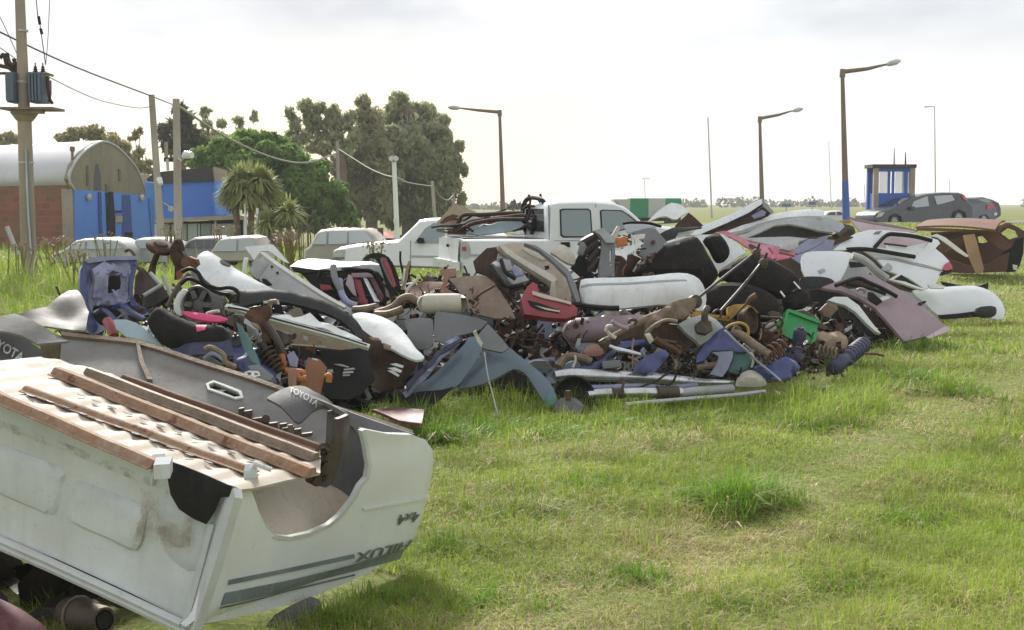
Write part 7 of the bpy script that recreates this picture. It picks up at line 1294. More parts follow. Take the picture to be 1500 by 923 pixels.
    c = Car('dark_hatchback', 'dark graphite hatchback parked on the roadside before the blue booth', 'car', [(1281, 323), (1282, 317), (1285, 312), (1299, 307), (1316, 302), (1327, 296), (1338, 290), (1361, 284), (1385, 281.6), (1409, 281.8), (1414, 285), (1419, 295), (1425, 302), (1426, 317), (1423, 323), (1416, 323), (1413, 312), (1404, 308), (1396, 312), (1393, 324), (1322, 328), (1319, 318), (1311, 314), (1303, 318), (1301, 327), (1286, 326)], (63, 1.5, 0), 1.65, 303, .25, 'cardark', r=.05)
    c.side('front_window', [(1334, 305), (1340, 295), (1361, 287.2), (1361, 302)], 'glasspale'); c.side('rear_window', [(1371, 287), (1397, 285.5), (1400, 293), (1385, 297.5), (1373, 300)], 'glasspale')
    c.side('tail_lamp', [(1410, 283), (1415, 286), (1419, 295), (1413, 292)], 'lamp_red', off=.03); c.side('headlamp', [(1283, 319), (1287, 312), (1296, 310.5), (1291, 317)], 'clearlens', off=.03)
    c.cross('windscreen', (1318, 301), (1337, 290.5), 'glassdark', .08, .92); c.side('mirror', [(1331, 305), (1334, 302), (1338, 303), (1337, 308)], 'cardark', off=.15, th=.12)
    c.side('door_seam', [(1365, 286), (1366, 286), (1366, 325), (1365, 325)], 'black', off=.004); c.wheel((1405, 318), 9.4); c.wheel((1311, 323.5), 9)
    c = Car('grey_sedan', 'slate grey sedan parked just behind the dark hatchback', 'car', [(1400, 323), (1400, 300), (1408, 292), (1420, 289.5), (1432, 289.5), (1443, 294), (1455, 298), (1460, 305), (1461, 318), (1457, 323), (1450, 322), (1444, 315), (1436, 317), (1432, 324)], (69, 1.5, 0), 1.65, 298, .25, 'carslate', r=.05)
    c.side('side_window', [(1412, 297), (1420, 292), (1431, 292), (1440, 297)], 'glassdark'); c.side('tail_lamp', [(1445, 301), (1455, 299), (1457, 306), (1446, 307)], 'lamp_red', off=.03); c.side('plate', [(1455, 312), (1460, 311), (1460, 315), (1456, 316)], 'white', off=.04); c.wheel((1442, 320), 7)
    c = Car('maroon_sedan', 'dark sedan farthest right, mostly hidden behind the grey sedan', 'car', [(1420, 320), (1420, 296), (1428, 290), (1442, 288.5), (1455, 292), (1464, 297), (1467, 306), (1467, 316), (1462, 320)], (74, 1.5, 0), 1.65, 297, .25, 'cardark', r=.05)
    c.side('side_window', [(1430, 296), (1436, 291), (1446, 291), (1455, 296)], 'glass'); c.wheel((1455, 317), 6)
    c = Car('distant_car', 'small white car far off between the lamp post and the white bonnet', 'car', [(1203, 325), (1204, 318), (1208, 314), (1214, 309.5), (1232, 308.5), (1240, 313), (1247, 318), (1248, 325)], (78, 0, 0), 1.6, 315, .25, 'white', r=.05)
    c.side('side_window', [(1211, 315), (1216, 311), (1224, 310.5), (1224, 315)], 'glassdark'); c.side('side_window', [(1226, 315), (1226, 310.5), (1232, 310.5), (1238, 315)], 'glassdark'); c.wheel((1213, 325), 5); c.wheel((1238, 325), 5)
cars()
# ---------------------------------------------------------------- poles, lamps, booth, trailer
def street_furniture():
    def lamp(label, base, topp, arm, d, r0, r1, blue=None, dirx=1):
        b = P(*base, d); b[2] = float(gz(b[0], d)) - .2; tp = P(*topp, d); t = thing('street_lamp', label, 'street lamp', b, 'roadside street lamps')
        if blue:
            m = P(*blue, d); k = (m[2] - b[2]) / (tp[2] - b[2]); rm = r0 + (r1 - r0) * k; mm = b + (tp - b) * k
            obj('painted_base', MB().tube([b, mm], [r0 * 1.05, rm * 1.05], 14), 'boothblue', t); obj('post', MB().tube([mm, tp], [rm, r1], 14), 'lampsteel', t)
        else: obj('post', MB().tube([b, tp], [r0, r1], 14), 'lampsteel', t)
        q = [P(x, y, d) for x, y in arm]; obj('elbow', MB().tube([tp - np.array([0, 0, .1]), tp + np.array([0, 0, .28])], [r1 * 1.6, r1 * 1.3], 12), 'lampsteel', t)
        obj('arm', MB().tube([tp + np.array([0, 0, .15]), q[0], q[1]], [r1 * 1.25, r1 * 1.0, r1 * .55], 10), 'lampsteel', t)
        hd = obj('lamp_head', MB().tube([q[1], q[1] * .75 + q[2] * .25, q[1] * .3 + q[2] * .7, q[2]], [.06, .13, .14, .05], 12), 'galv', t)
    lamp('tall lamp post with a blue painted foot, nearest of the right-hand row', (1240, 322), (1234, 110), [(1270, 101), (1298, 94.5), (1319, 89)], 62, .17, .09, (1238.5, 265))
    lamp('middle lamp post with its arm to the right, before the white bonnets', (1117, 325), (1113, 177), [(1140, 168.5), (1160, 162.5), (1176, 159.5)], 84, .17, .09)
    lamp('lamp post with its arm to the left behind the white pickup', (738, 322), (732, 168), [(700, 161.5), (674, 158.5), (656, 157)], 80, .17, .09)
    def mast(label, base, topp, d, r, m='galv', head=None, name='mast'):
        b = P(*base, d); b[2] = float(gz(b[0], d)) - .2; tp = P(*topp, d); t = thing(name, label, 'mast', b)
        obj('pole', MB().tube([b, tp], [r, r * .6], 8), m, t)
        if head: obj('head', MB().tube([tp, P(*head[0], d), P(*head[1], d)], [r * .6, r * .8, r], 6), m, t)
    mast('thin pale mast rising behind the long white van door', (1043, 320), (1037, 172), 95, .07)
    mast('far thin lamp mast right of the blue booth', (1371, 300), (1369, 156), 150, .09, head=[(1362, 156), (1354, 157)])
    mast('faint distant mast left of the tall blue-footed lamp post', (1218, 305), (1214, 207), 230, .08)
    mast('faint far twin lamp mast above the green trailer', (946, 300), (944, 262), 330, .12, head=[(940, 262), (952, 262)])
    mast('short far mast between tall lamp post and booth', (1268, 305), (1266, 270), 200, .08)
    mast('short far mast above the dark hatchback', (1391, 290), (1391, 263), 200, .07)
    # blue signs far off
    for x, y, w, h, lab in ((1152, 301, 12, 4.5, 'small blue road sign far off left of the tall lamp post'), (1190, 298, 10, 4, 'smaller far blue road sign nearest the tall lamp post')):
        c = P(x, y, 140); t = thing('road_sign', lab, 'sign', (c[0], 140, float(gz(c[0], 140)))); k = 140 / FPX
        obj('board', MB().box(c, (w * k / 2, 0, 0), (0, .04, 0), (0, 0, h * k / 2)), 'signblue', t)
        obj('post', MB().tube([(c[0], 140.1, float(gz(c[0], 140)) - .2), c + np.array([0, .1, 0])], .08, 6), 'galv', t)
    # booth
    d = 64; k = d / FPX; t = thing('guard_booth', 'blue and cream guard booth with windows all round on the roadside', 'booth', P(1307, 318, d))
    x0, x1 = P(1282, 300, d)[0], P(1335, 300, d)[0]; y0, y1 = d, d + 1.1; zb = float(gz(x0, d)) - .1; zw = P(1300, 283, d)[2]; zt = P(1300, 246, d)[2]
    for (a, c_, nm) in (((x0, y0), (x1, y0), 'wall'), ((x1, y0), (x1, y1), 'wall'), ((x1, y1), (x0, y1), 'wall'), ((x0, y1), (x0, y0), 'wall')):
        A = np.array([a[0], a[1], (zb + zw) / 2]); B = np.array([c_[0], c_[1], (zb + zw) / 2]); obj(nm, MB().beam(A, B, .08, zw - zb), 'boothblue', t)
    for px_, py_, m in ((x0, y0, 'concrete'), (x1, y0, 'concrete'), (x0, y1, 'boothblue'), (x1, y1, 'boothblue')): obj('corner_post', MB().bbox((px_ - .12, py_ - .12, zb), (px_ + .12, py_ + .12, zt)), m, t)
    for xx in (1302, 1308, 1326):
        X = P(xx, 270, d)[0]; obj('mullion', MB().bbox((X - .06, y0 - .05, zw), (X + .06, y0 + .05, zt)), 'boothblue', t)
    obj('header', MB().bbox((x0, y0 - .06, zt - .18), (x1, y0 + .06, zt)), 'boothblue', t)
    for a, c_ in ((1285, 1302), (1308, 1326), (1326, 1336)):
        A, B = P(a, 270, d)[0] + .1, P(c_, 270, d)[0] - .08; obj('pane', MB().bbox((A, y0 - .008, zw), (B, y0 + .008, zt - .18)), 'glassthin', t)
    obj('roof', MB().bbox((x0 - .22, y0 - .2, zt), (x1 + .15, y1 + .2, zt + .17)), 'parapet', t)
    for xx, top, m in ((1310, 217, 'galv'), (1326.5, 223, 'rust')):
        b = P(xx, 240, d + .8); obj('aerial', MB().tube([b - np.array([0, 0, .1]), P(xx, top, d + .8)], [.05, .02], 6), m, t)
    # trailer
    d = 82; t = thing('truck_trailer', 'curtain-sided trailer striped green and white behind the pickup cab', 'trailer', P(952, 322, d))
    for a, b_, m in ((899, 923, 'trailer_white'), (923.2, 949.8, 'trailer_green'), (950, 974.8, 'trailer_white'), (975, 998, 'trailer_green')):
        zt_, zl = P(a, 290.5 if a > 920 else 292, d)[2], P(a, 319, d)[2]; obj('curtain', MB().bbox((P(a, 300, d)[0], d, zl), (P(b_, 300, d)[0], d + 2.4, zt_)), m, t)
    obj('chassis', MB().bbox((P(899, 300, d)[0], d + .2, P(900, 324, d)[2]), (P(998, 300, d)[0], d + 2.2, P(900, 319.2, d)[2])), 'black', t)
    for xx in (915, 930, 985): obj('wheel', MB().lathe(P(xx, 326, d + .1), (0, -1, 0), [(0, -.3), (.5, -.3), (.5, 0), (.3, .0), (.25, -.05), (0, -.05)], 16), 'tyre', t)
    # red-roofed hut
    d = 60; t = thing('tile_roof_hut', 'small hut with a red tiled hip roof behind the white sedan', 'hut', P(558, 352, d))
    obj('wall', MB().bbox((P(544, 350, d)[0], d, -.5), (P(574, 350, d)[0], d + 2.5, P(550, 348, d)[2])), 'brownsheet', t)
    a, b_, tp = P(540, 349, d - .3), P(578, 349, d - .3), P(548, 335, d + 1.2); tp2 = P(560, 336, d + 1.2); bk = np.array([0, 3.1, 0])
    obj('roof', MB().add([a, b_, b_ + bk, a + bk, tp, tp2], [(0, 1, 5, 4), (1, 2, 5), (2, 3, 4, 5), (3, 0, 4), (3, 2, 1, 0)]), 'redtile', t, smooth=0)
    obj('chimney', MB().bbox(P(556, 349, d - .6) - np.array([.1, 0, 0]), P(558.5, 333.5, d - .2) + np.array([.1, 0, 0])), 'rust', t)
street_furniture()
def utility():
    # transformer pole
    d = 26; t = thing('transformer_pole', 'thick concrete utility pole with a platform and two transformers at the left edge', 'utility pole', (P(42, 400, d)[0], d, -.3))
    b = P(46, 420, d); b[2] = -.3; m = P(36, 178, d); m2 = P(34, 160, d); tp = P(27, -60, d)
    obj('pole', MB().tube([b, P(42, 372, d), m], [.16, .155, .135], 18), 'concrete', t); obj('upper_pole', MB().tube([m - np.array([0, 0, .05]), tp], [.115, .09], 18), 'concrete', t)
    for y, r in ((45, .105), (120, .118), (238, .148)): obj('band', MB().tube([P(33, y - 1.5, d), P(33, y + 1.5, d)] if y < 130 else [P(38.5, y - 1.5, d), P(38.5, y + 1.5, d)], r + .006, 18), 'galv', t)
    k = d / FPX; c = P(36, 160, d)
    obj('collar', MB().lathe(P(36.5, 178, d), (0, 0, 1), [(.14, 0), (.19, .05), (.27, .17), (.27, .24), (.12, .24)], 18), 'concrete', t)
    obj('platform', MB().bbox(P(9, 162, d) - np.array([0, .35, 0]), P(86, 158.5, d) + np.array([0, .35, 0])), 'tanmetal', t)
    obj('platform_beam', MB().bbox(P(24, 168, d) - np.array([0, .3, 0]), P(71, 162.2, d) + np.array([0, -.2, 0])), 'tanmetal', t)
    for x0, x1 in ((16, 27), (48, 66)):
        tr = obj('transformer', MB().bbox(P(x0, 151, d) + np.array([0, -.2, 0]), P(x1, 107, d) + np.array([0, .25, 0])), 'transformer', t)
        for i in range(4):
            xx = x0 + (x1 - x0) * (i + .5) / 4; obj('fin', MB().bbox(P(xx - .8, 149, d) + np.array([0, -.28, 0]), P(xx + .8, 109, d) + np.array([0, -.205, 0])), 'transformer', tr)
        for xx in ((x0 + 4), (x1 - 3)):
            q = P(xx, 106, d); obj('insulator', MB().lathe(q, (0, 0, 1), [(.045, 0), (.05, .02), (.03, .04), (.045, .06), (.025, .08), (.035, .1), (.012, .13), (.012, .18), (0, .19)], 10), 'rustdark', tr)
    obj('side_tank', MB().bbox(P(42, 150, d) + np.array([0, .1, 0]), P(48, 108, d) + np.array([0, .4, 0])), 'cardark', t)
    obj('crossarm', MB().bbox(P(0, 109, d) + np.array([-.3, -.06, 0]), P(16, 106, d) + np.array([0, .06, 0])), 'rustdark', t)
    obj('top_bracket', MB().beam(P(66, 107, d), P(78, 111, d), .05, .05), 'tanmetal', t)
    T('terminal', [(69, 112, d), (70, 130, d), (73, 145, d), (77, 152, d)], .03, 'rustdark', t); T('terminal', [(74, 118, d), (74, 140, d), (70, 150, d)], .02, 'maroon', t)
    for a in ([(0, 85, d), (6, 80, d), (10, 95, d), (20, 105, d)], [(10, 78, d), (14, 92, d), (22, 96, d), (20, 86, d)], [(-5, 95, d), (8, 98, d), (18, 100, d)]): T('switch_arm', a, .04, 'rustdark', t)
    T('conduit', [(38, 220, d - .17), (41, 300, d - .18), (46, 372, d - .19)], .022, 'galv', t); T('conduit', [(40.5, 220, d - .17), (44, 300, d - .18), (48.5, 372, d - .19)], .02, 'carslate', t)
    # utility poles
    def pole(label, base, topp, d, r, m='polegrey', extra=()):
        b = P(*base, d); b[2] = float(gz(b[0], d)) - .2; t = thing('utility_pole', label, 'utility pole', b, 'utility poles'); obj('pole', MB().tube([b, P(*topp, d)], [r, r * .75], 12), m, t); return t
    t = pole('leaning concrete utility pole in front of the blue shop, left one of the pair', (239, 350), (222, 139), 38, .12)
    t2 = pole('utility pole with a white street light, right one of the pair by the shop', (261, 352), (258, 145), 35, .125)
    a = P(261, 232, 34.9); obj('light_arm', MB().tube([a, P(266, 236, 34.8), P(269, 230, 34.6)], .025, 8), 'galv', t2)
    lh = obj('light_head', MB().tube([P(268, 230, 34.6), P(272, 227, 34.5), P(281, 227, 34.4)], [.05, .11, .09], 10), 'white', t2)
    obj('meter_board', MB().bbox(P(240, 237, 35.2), P(258, 231, 35.3)), 'parapet', t2); obj('meter_board', MB().bbox(P(241, 231, 35.25), P(246, 208, 35.32)), 'concrete', t2)
    obj('meter_tube', MB().tube([P(245, 233, 35.1), P(246, 250, 35.1)], .04, 8), 'galv', t2)
    obj('light_head', MB().tube([P(233, 262, 37.5), P(236, 270, 37.4)], [.09, .06], 10), 'white', t)
    t3 = pole('slim white-painted pole with two small floodlights before the gum trees', (584, 352), (577, 236), 40, .09, 'whiteclean')
    for dx in (-4, 3): obj('floodlight', MB().tube([P(577, 236, 40), P(577 + dx, 232, 39.8)], [.04, .09], 8), 'galv', t3)
    obj('meter_box', MB().bbox(P(576.5, 327, 39.8), P(579.5, 320, 39.95)), 'white', t3)
    pole('short pale pole right of the white-painted pole', (641, 322), (633, 265), 55, .09); pole('thin pole at the right rim of the gum trees', (667, 310), (664, 282), 70, .09)
    pole('distant pole half hidden between the round tree and the gum trees', (497, 330), (494, 207), 62, .10)
    t4 = pole('slim white pole standing beside the cordyline trees', (379, 355), (377, 305), 42, .06, 'whiteclean')
    pole('thin grey post with a white lamp in front of the cordyline trees', (361, 350), (359, 299), 43, .05, 'white')
    # wires
    def wire(label, pts, r, m='wire', sag=0): T('overhead_wire', pts, r, m, None, label, 'wire', sm=6, seg=5)
    wire('dark overhead wire from the left edge to the pair of utility poles', [(-60, 14, 25), (0, 47, 26), (110, 98, 32), (222, 141, 38), (258, 155, 35.1)], .02)
    wire('thin wire curving from the transformer down to the left', [(70, 112, 26), (110, 132, 29), (150, 148, 33), (200, 158, 37), (222, 156, 38)], .012, 'wirepale')
    wire('pale slack cable hanging between the utility poles across the round tree', [(261, 155, 35), (330, 200, 42), (400, 231, 48), (450, 238, 54), (494, 224, 62)], .035, 'wirepale')
    wire('pale slack cable from the distant pole to the white-painted pole', [(494, 217, 62), (535, 243, 52), (560, 255, 45), (580, 260, 40)], .025, 'wirepale')
    wire('pale slack cable from the white-painted pole to the short pale pole', [(581, 260, 40), (600, 268, 45), (633, 273, 55)], .025, 'wirepale')
    wire('pale slack cable from the short pale pole to the thin pole by the trees', [(635, 272, 55), (645, 288, 60), (656, 293, 66), (664, 286, 70)], .028, 'wirepale')
    wire('insulated cable with black clamps dropping to the transformer', [(50, -40, 26), (55, 20, 26), (58, 32, 26), (62, 60, 26), (67, 95, 26)], .01)
    for y0, y1, x in ((24, 36, 56.5), (42, 50, 59.5)): obj('cable_clamp', MB().tube([P(x, y0, 26), P(x + 2, y1, 26)], .03, 8), 'black', None, 'upper black clamp on the transformer cable' if y0 < 30 else 'lower black clamp on the transformer cable', 'clamp')
    wire('fine wire dropping beside the clamped transformer cable', [(75, -40, 26), (72, 20, 26), (70, 60, 26), (67, 95, 26)], .007)
    wire('fine wire slanting into the top left of the thick pole', [(-30, -30, 26), (0, 25, 26), (27, 83, 26)], .008); wire('second fine wire slanting down at the left edge', [(-30, 52, 26), (0, 70, 26), (25, 88, 26)], .008)
    # leaning post in weeds
    T('leaning_post', [(10, 332, 24), (18, 352, 24), (27, 374, 24)], .045, 'galv', None, 'short grey post leaning in the weeds left of the thick pole', 'post')
utility()
def buildings():
    # vaulted shed
    t = thing('vaulted_shed', 'long shed with a curved pale roof, brick side and blue front', 'shed', P(165, 355, 58) * np.array([1, 1, 0]))
    D = (57, 5, 0); A = [(430, 395), (398, 330), (420, 250), (480, 170), (560, 115), (620, 105), (690, 140), (760, 210), (810, 280), (850, 380), (856, 430)]
    _, pl, zf = S('gable', A + [(640, 412)], D, 'gable', t, None, None, 'a2', th=.2, s=1.2)
    for q in ([(505, 250), (512, 250), (514, 370), (506, 370)], [(690, 270), (700, 270), (704, 340), (692, 340)], [(615, 360), (630, 360), (632, 395), (617, 395)]): S('pilaster', q, pl, 'tanmetal', t, None, None, 'a2', th=.1, off=.06)
    S('stain', [(560, 240), (575, 240), (590, 320), (595, 395), (550, 395), (548, 320)], pl, 'rubber', t, None, None, 'a2', th=.01, off=.012)
    dr = [(600, 402), (635, 405), (650, 560), (655, 700), (612, 690), (608, 560)]
    S('front_wall', [(430, 392), (600, 402), (850, 428), (895, 440), (900, 700), (430, 690)], pl, 'wallpale', t, None, None, 'a2', th=.25, off=.05, holes=[dr], s=1.5)
    S('dark_doorway', dr, (58, 5, 0), 'black', t, None, None, 'a2', th=.1)  # black sheet stands in for the shade inside the doorway
    for q, m in (([(572, 408), (600, 404), (608, 560), (612, 680), (582, 680)], 'wallpale'), ([(697, 420), (750, 424), (765, 700), (703, 700)], 'doorblue'), ([(566, 406), (580, 407), (588, 650), (572, 650)], 'doorblue'), ([(640, 408), (697, 415), (700, 700), (652, 690)], 'wallpale'), ([(860, 440), (895, 444), (898, 690), (880, 690)], 'wallblue')): S('door_leaf', q, pl, m, t, None, None, 'a2', th=.06, off=.12)
    S('painted_door_gap', [(610, 403), (640, 405), (652, 560), (655, 692), (618, 692), (612, 560)], pl, 'black', t, None, None, 'a2', th=.02, off=.2)  # black plate over the leaves paints the dark gap of the ajar door
    S('wall_sign', [(655, 545), (698, 545), (698, 582), (655, 582)], pl, 'tansheet', t, None, None, 'a2', th=.03, off=.18)
    S('number_board', [(652, 514), (692, 514), (692, 525), (652, 525)], pl, 'black', t, None, None, 'a2', th=.03, off=.18)
    S('window_hole', [(716, 640), (760, 640), (762, 705), (718, 705)], pl, 'black', t, None, None, 'a2', th=.02, off=.15)
    for hx, hy in ((503, 434), (813, 436)): obj('wall_lamp', MB().lathe(pl.hit(*Z('a2', [(hx, hy)])[0]) + pl.n * .1, pl.n, [(0, 0), (.13, .02), (.15, .1), (0, .16)], 10), 'cream', t)
    arch = np.array([pl.hit(*p) for p in Z('a2', A)]); arch = arch + pl.n * .06
    aw = smooth_open(arch, 3); L = np.array([-.86, .5, 0]) * 1.0; ax = -pl.n; dirb = np.array([-.80, .60, 0])
    obj('roof', MB().sheet([[p + dirb * s for p in aw] for s in np.linspace(0, 30, 7)], .07), 'zinc', t, smooth=60)
    a, b = P(*Z('a2', [(425, 300)])[0], 55.2), None
    c0 = arch[0] - pl.n * .28; zt = P(*Z('a2', [(380, 282)])[0], 55.5)[2]
    w0 = np.array([c0[0], c0[1], -.6]); w1 = w0 + dirb * 28; hh = zt + .6
    u = dirb; nrm = np.array([-.6, -.8, 0])
    # brick wall as its own rotated mesh so the brick courses follow the wall
    o = obj('brick_wall', MB().bbox((0, -.1, 0), (28, .1, hh)), 'brick', None, origin=(0, 0, 0)); o.parent = t; ang = math.atan2(u[1], u[0]); o.rotation_euler = (0, 0, ang); o.location = Vector(w0) - t.location
    o2 = obj('corner_pier', MB().bbox((c0[0] - .25, c0[1] - .2, -.6), (c0[0] + .2, c0[1] + .15, P(107, 277, 55.4)[2])), 'concrete', t)
    pp = w0 + u * 9 + nrm * .14; s_ = obj('patch', MB().bbox((0, -.03, 0), (7, .03, .75)), 'bedgrey', None, origin=(0, 0, 0)); s_.parent = t; s_.rotation_euler = (0, 0, ang); s_.location = Vector(pp + np.array([0, 0, 1.35])) - t.location
    obj('vent_pipe', MB().tube([P(106, 275, 55), P(106, 222, 55)], .06, 8), 'tanmetal', t); obj('vent_cap', MB().lathe(P(106, 222, 55), (0, 0, 1), [(.07, 0), (.11, .02), (.11, .2), (0, .26)], 8), 'tanmetal', t)
    # blue shop
    t = thing('blue_shop', 'flat-roofed bright blue shop with a black parapet and white shopfront', 'shop', P(285, 350, 50) * np.array([1, 1, 0]))
    D = (52, 0, 0)
    S('wall', [(952, 352), (1262, 342), (1270, 542), (1150, 552), (955, 562)], D, 'wallblue', t, None, None, 'a2', th=3.0, s=4)
    S('parapet', [(862, 330), (905, 295), (960, 285), (1258, 256), (1262, 342), (952, 352), (870, 345)], D, 'parapet', t, None, None, 'a2', th=3.2, off=.1, s=4)
    S('side_wall', [(1266, 342), (1300, 340), (1375, 538), (1272, 542)], (51.5, 1, 0), 'wallpale', t, None, None, 'a2', th=2.0, s=4)
    S('end_pier', [(1256, 258), (1300, 268), (1330, 280), (1340, 350), (1264, 345)], (51.6, 1, 0), 'concrete', t, None, None, 'a2', th=1.5, s=4)
    S('left_wall', [(845, 345), (905, 350), (952, 355), (955, 562), (905, 570), (895, 440), (855, 430)], (53, 0, 0), 'wallpale', t, None, None, 'a2', th=2.0, s=4)
    S('awning', [(905, 565), (1150, 552), (1272, 544), (1400, 540), (1468, 552), (1470, 572), (1370, 566), (1150, 574), (905, 588)], (50.5, 0, 0), 'concrete', t, None, None, 'a2', th=2.0, s=4)
    S('shopfront', [(905, 588), (1370, 566), (1372, 690), (905, 690)], (51.4, 0, 0), 'parapet', t, None, None, 'a2', th=1.0, s=4)
    for x0, x1, m in ((905, 930, 'cream_wall'), (938, 990, 'cream_wall'), (1005, 1020, 'cream_wall'), (1068, 1092, 'cream_wall'), (1100, 1155, 'glasspale'), (1160, 1172, 'cream_wall'), (1178, 1235, 'glass'), (1240, 1262, 'cream_wall'), (1270, 1368, 'cream_wall')):
        S('shop_window' if 'glass' in m else 'shop_panel', [(x0, 592), (x1, 590), (x1, 688), (x0, 688)], (50.9, 0, 0), m, t, None, None, 'a2', th=.1, s=4)
    for x in (1070, 1265, 1380, 1432): obj('column', MB().bbox(P(*Z('a2', [(x - 5, 690)])[0], 50.6) , P(*Z('a2', [(x + 5, 566)])[0], 50.8)), 'cream_wall', t)
    obj('wall_lamp', MB().lathe(P(250, 304.5, 51.6), (.3, -1, -.2), [(0, 0), (.06, 0), (.12, .2), (0, .22)], 8), 'cream', t)
    obj('lamp_arm', MB().tube([P(240, 297, 52), P(250, 304, 51.7)], .02, 6), 'galv', t)
    # far low shed between
    t = thing('grey_shed', 'small grey shed roof between the vaulted shed and the blue shop', 'shed', P(215, 330, 70) * np.array([1, 1, 0]))
    S('front', [(800, 300), (870, 302), (905, 320), (905, 480), (800, 480)], (68, 0, 0), 'concrete', t, None, None, 'a2', th=3, s=4)
    S('dark_opening', [(250, 330), (330, 325), (360, 318), (365, 350), (250, 352)], (54, 0, 0), 'black', t, th=.1)
buildings()
# ---------------------------------------------------------------- vegetation
def leaves(mb, cen, rad, n, size, droop=0.0, shell=0.55, asp=2.2, rng=RNG):
    """n leaf quads spread through an ellipsoid"""
    d = rng.normal(0, 1, (n, 3)); d /= np.linalg.norm(d, axis=1)[:, None]; r = (shell + (1 - shell) * rng.random(n)) ** (0.6); r = np.where(rng.random(n) < .25, rng.random(n), r)
    p = np.array(cen) + d * np.array(rad) * r[:, None]
    a = rng.normal(0, 1, (n, 3)); a[:, 2] -= droop; a /= np.linalg.norm(a, axis=1)[:, None]
    b = np.cross(a, rng.normal(0, 1, (n, 3))); b /= np.linalg.norm(b, axis=1)[:, None]; s = size * rng.uniform(.6, 1.4, (n, 1))
    v = np.stack([p - a * s * asp / 2, p + b * s / 2, p + a * s * asp / 2, p - b * s / 2], 1).reshape(-1, 3)
    k = mb.n; mb.v.append(v); mb.n += 4 * n; i = np.arange(n) * 4 + k
    mb.f += list(zip(i.tolist(), (i + 1).tolist(), (i + 2).tolist(), (i + 3).tolist())); mb.mi += [0] * n
def tree(name, label, trunk, blobs, mat, d, size, dens, droop=0, group=None, limbs=True, tr=0.25, clump=(11, .36), asp=2.2, solid=.8):
    """trunk: [(px,py)...], blobs: (px, py, rx_px, ry_px, ddepth)"""
    k = d / FPX; tp = [P(x, y, d) for x, y in trunk]; tp[0][2] = float(gz(tp[0][0], d)) - .3
    t = thing(name, label, 'tree', tp[0], group)
    obj('trunk', MB().tube(smooth_open(tp, 4) if len(tp) > 2 else tp, np.linspace(tr, tr * .4, len(smooth_open(tp, 4)) if len(tp) > 2 else 2), 8), 'bark', t)
    mb = MB(); lb = MB()
    for bx, by, rx, ry, dd in blobs:
        c = P(bx, by, d + dd); rad = np.array([rx * k, max(rx, ry) * k * .9, ry * k]); vol = rx * ry
        nc = max(3, int(clump[0] * vol / 900)); rng = RNG
        for _ in range(nc):
            q = rng.normal(0, 1, 3); q /= np.linalg.norm(q); q *= rng.uniform(.35, .92); cc = c + q * rad; rr = rad.mean() * clump[1] * rng.uniform(.6, 1.25)
            leaves(mb, cc, (rr, rr, rr * .8), int(dens * (rr / k) ** 2 / 60), size, droop, asp=asp)
        leaves(mb, c, rad * .85, int(dens * vol / 160), size, droop, shell=.3, asp=asp)
        if limbs:
            st = tp[min(len(tp) - 1, 1 + int(RNG.integers(0, max(1, len(tp) - 1))))]; m = st * .5 + c * .5 + np.array([0, 0, -.1]) * 1.0; lb.tube(smooth_open([st, m, c], 3), np.linspace(tr * .38, tr * .1, 7), 5)
    obj('crown', mb, mat, t, smooth=0)
    if limbs and lb.n: obj('limb', lb, 'bark', t, kind='stuff')
    return t
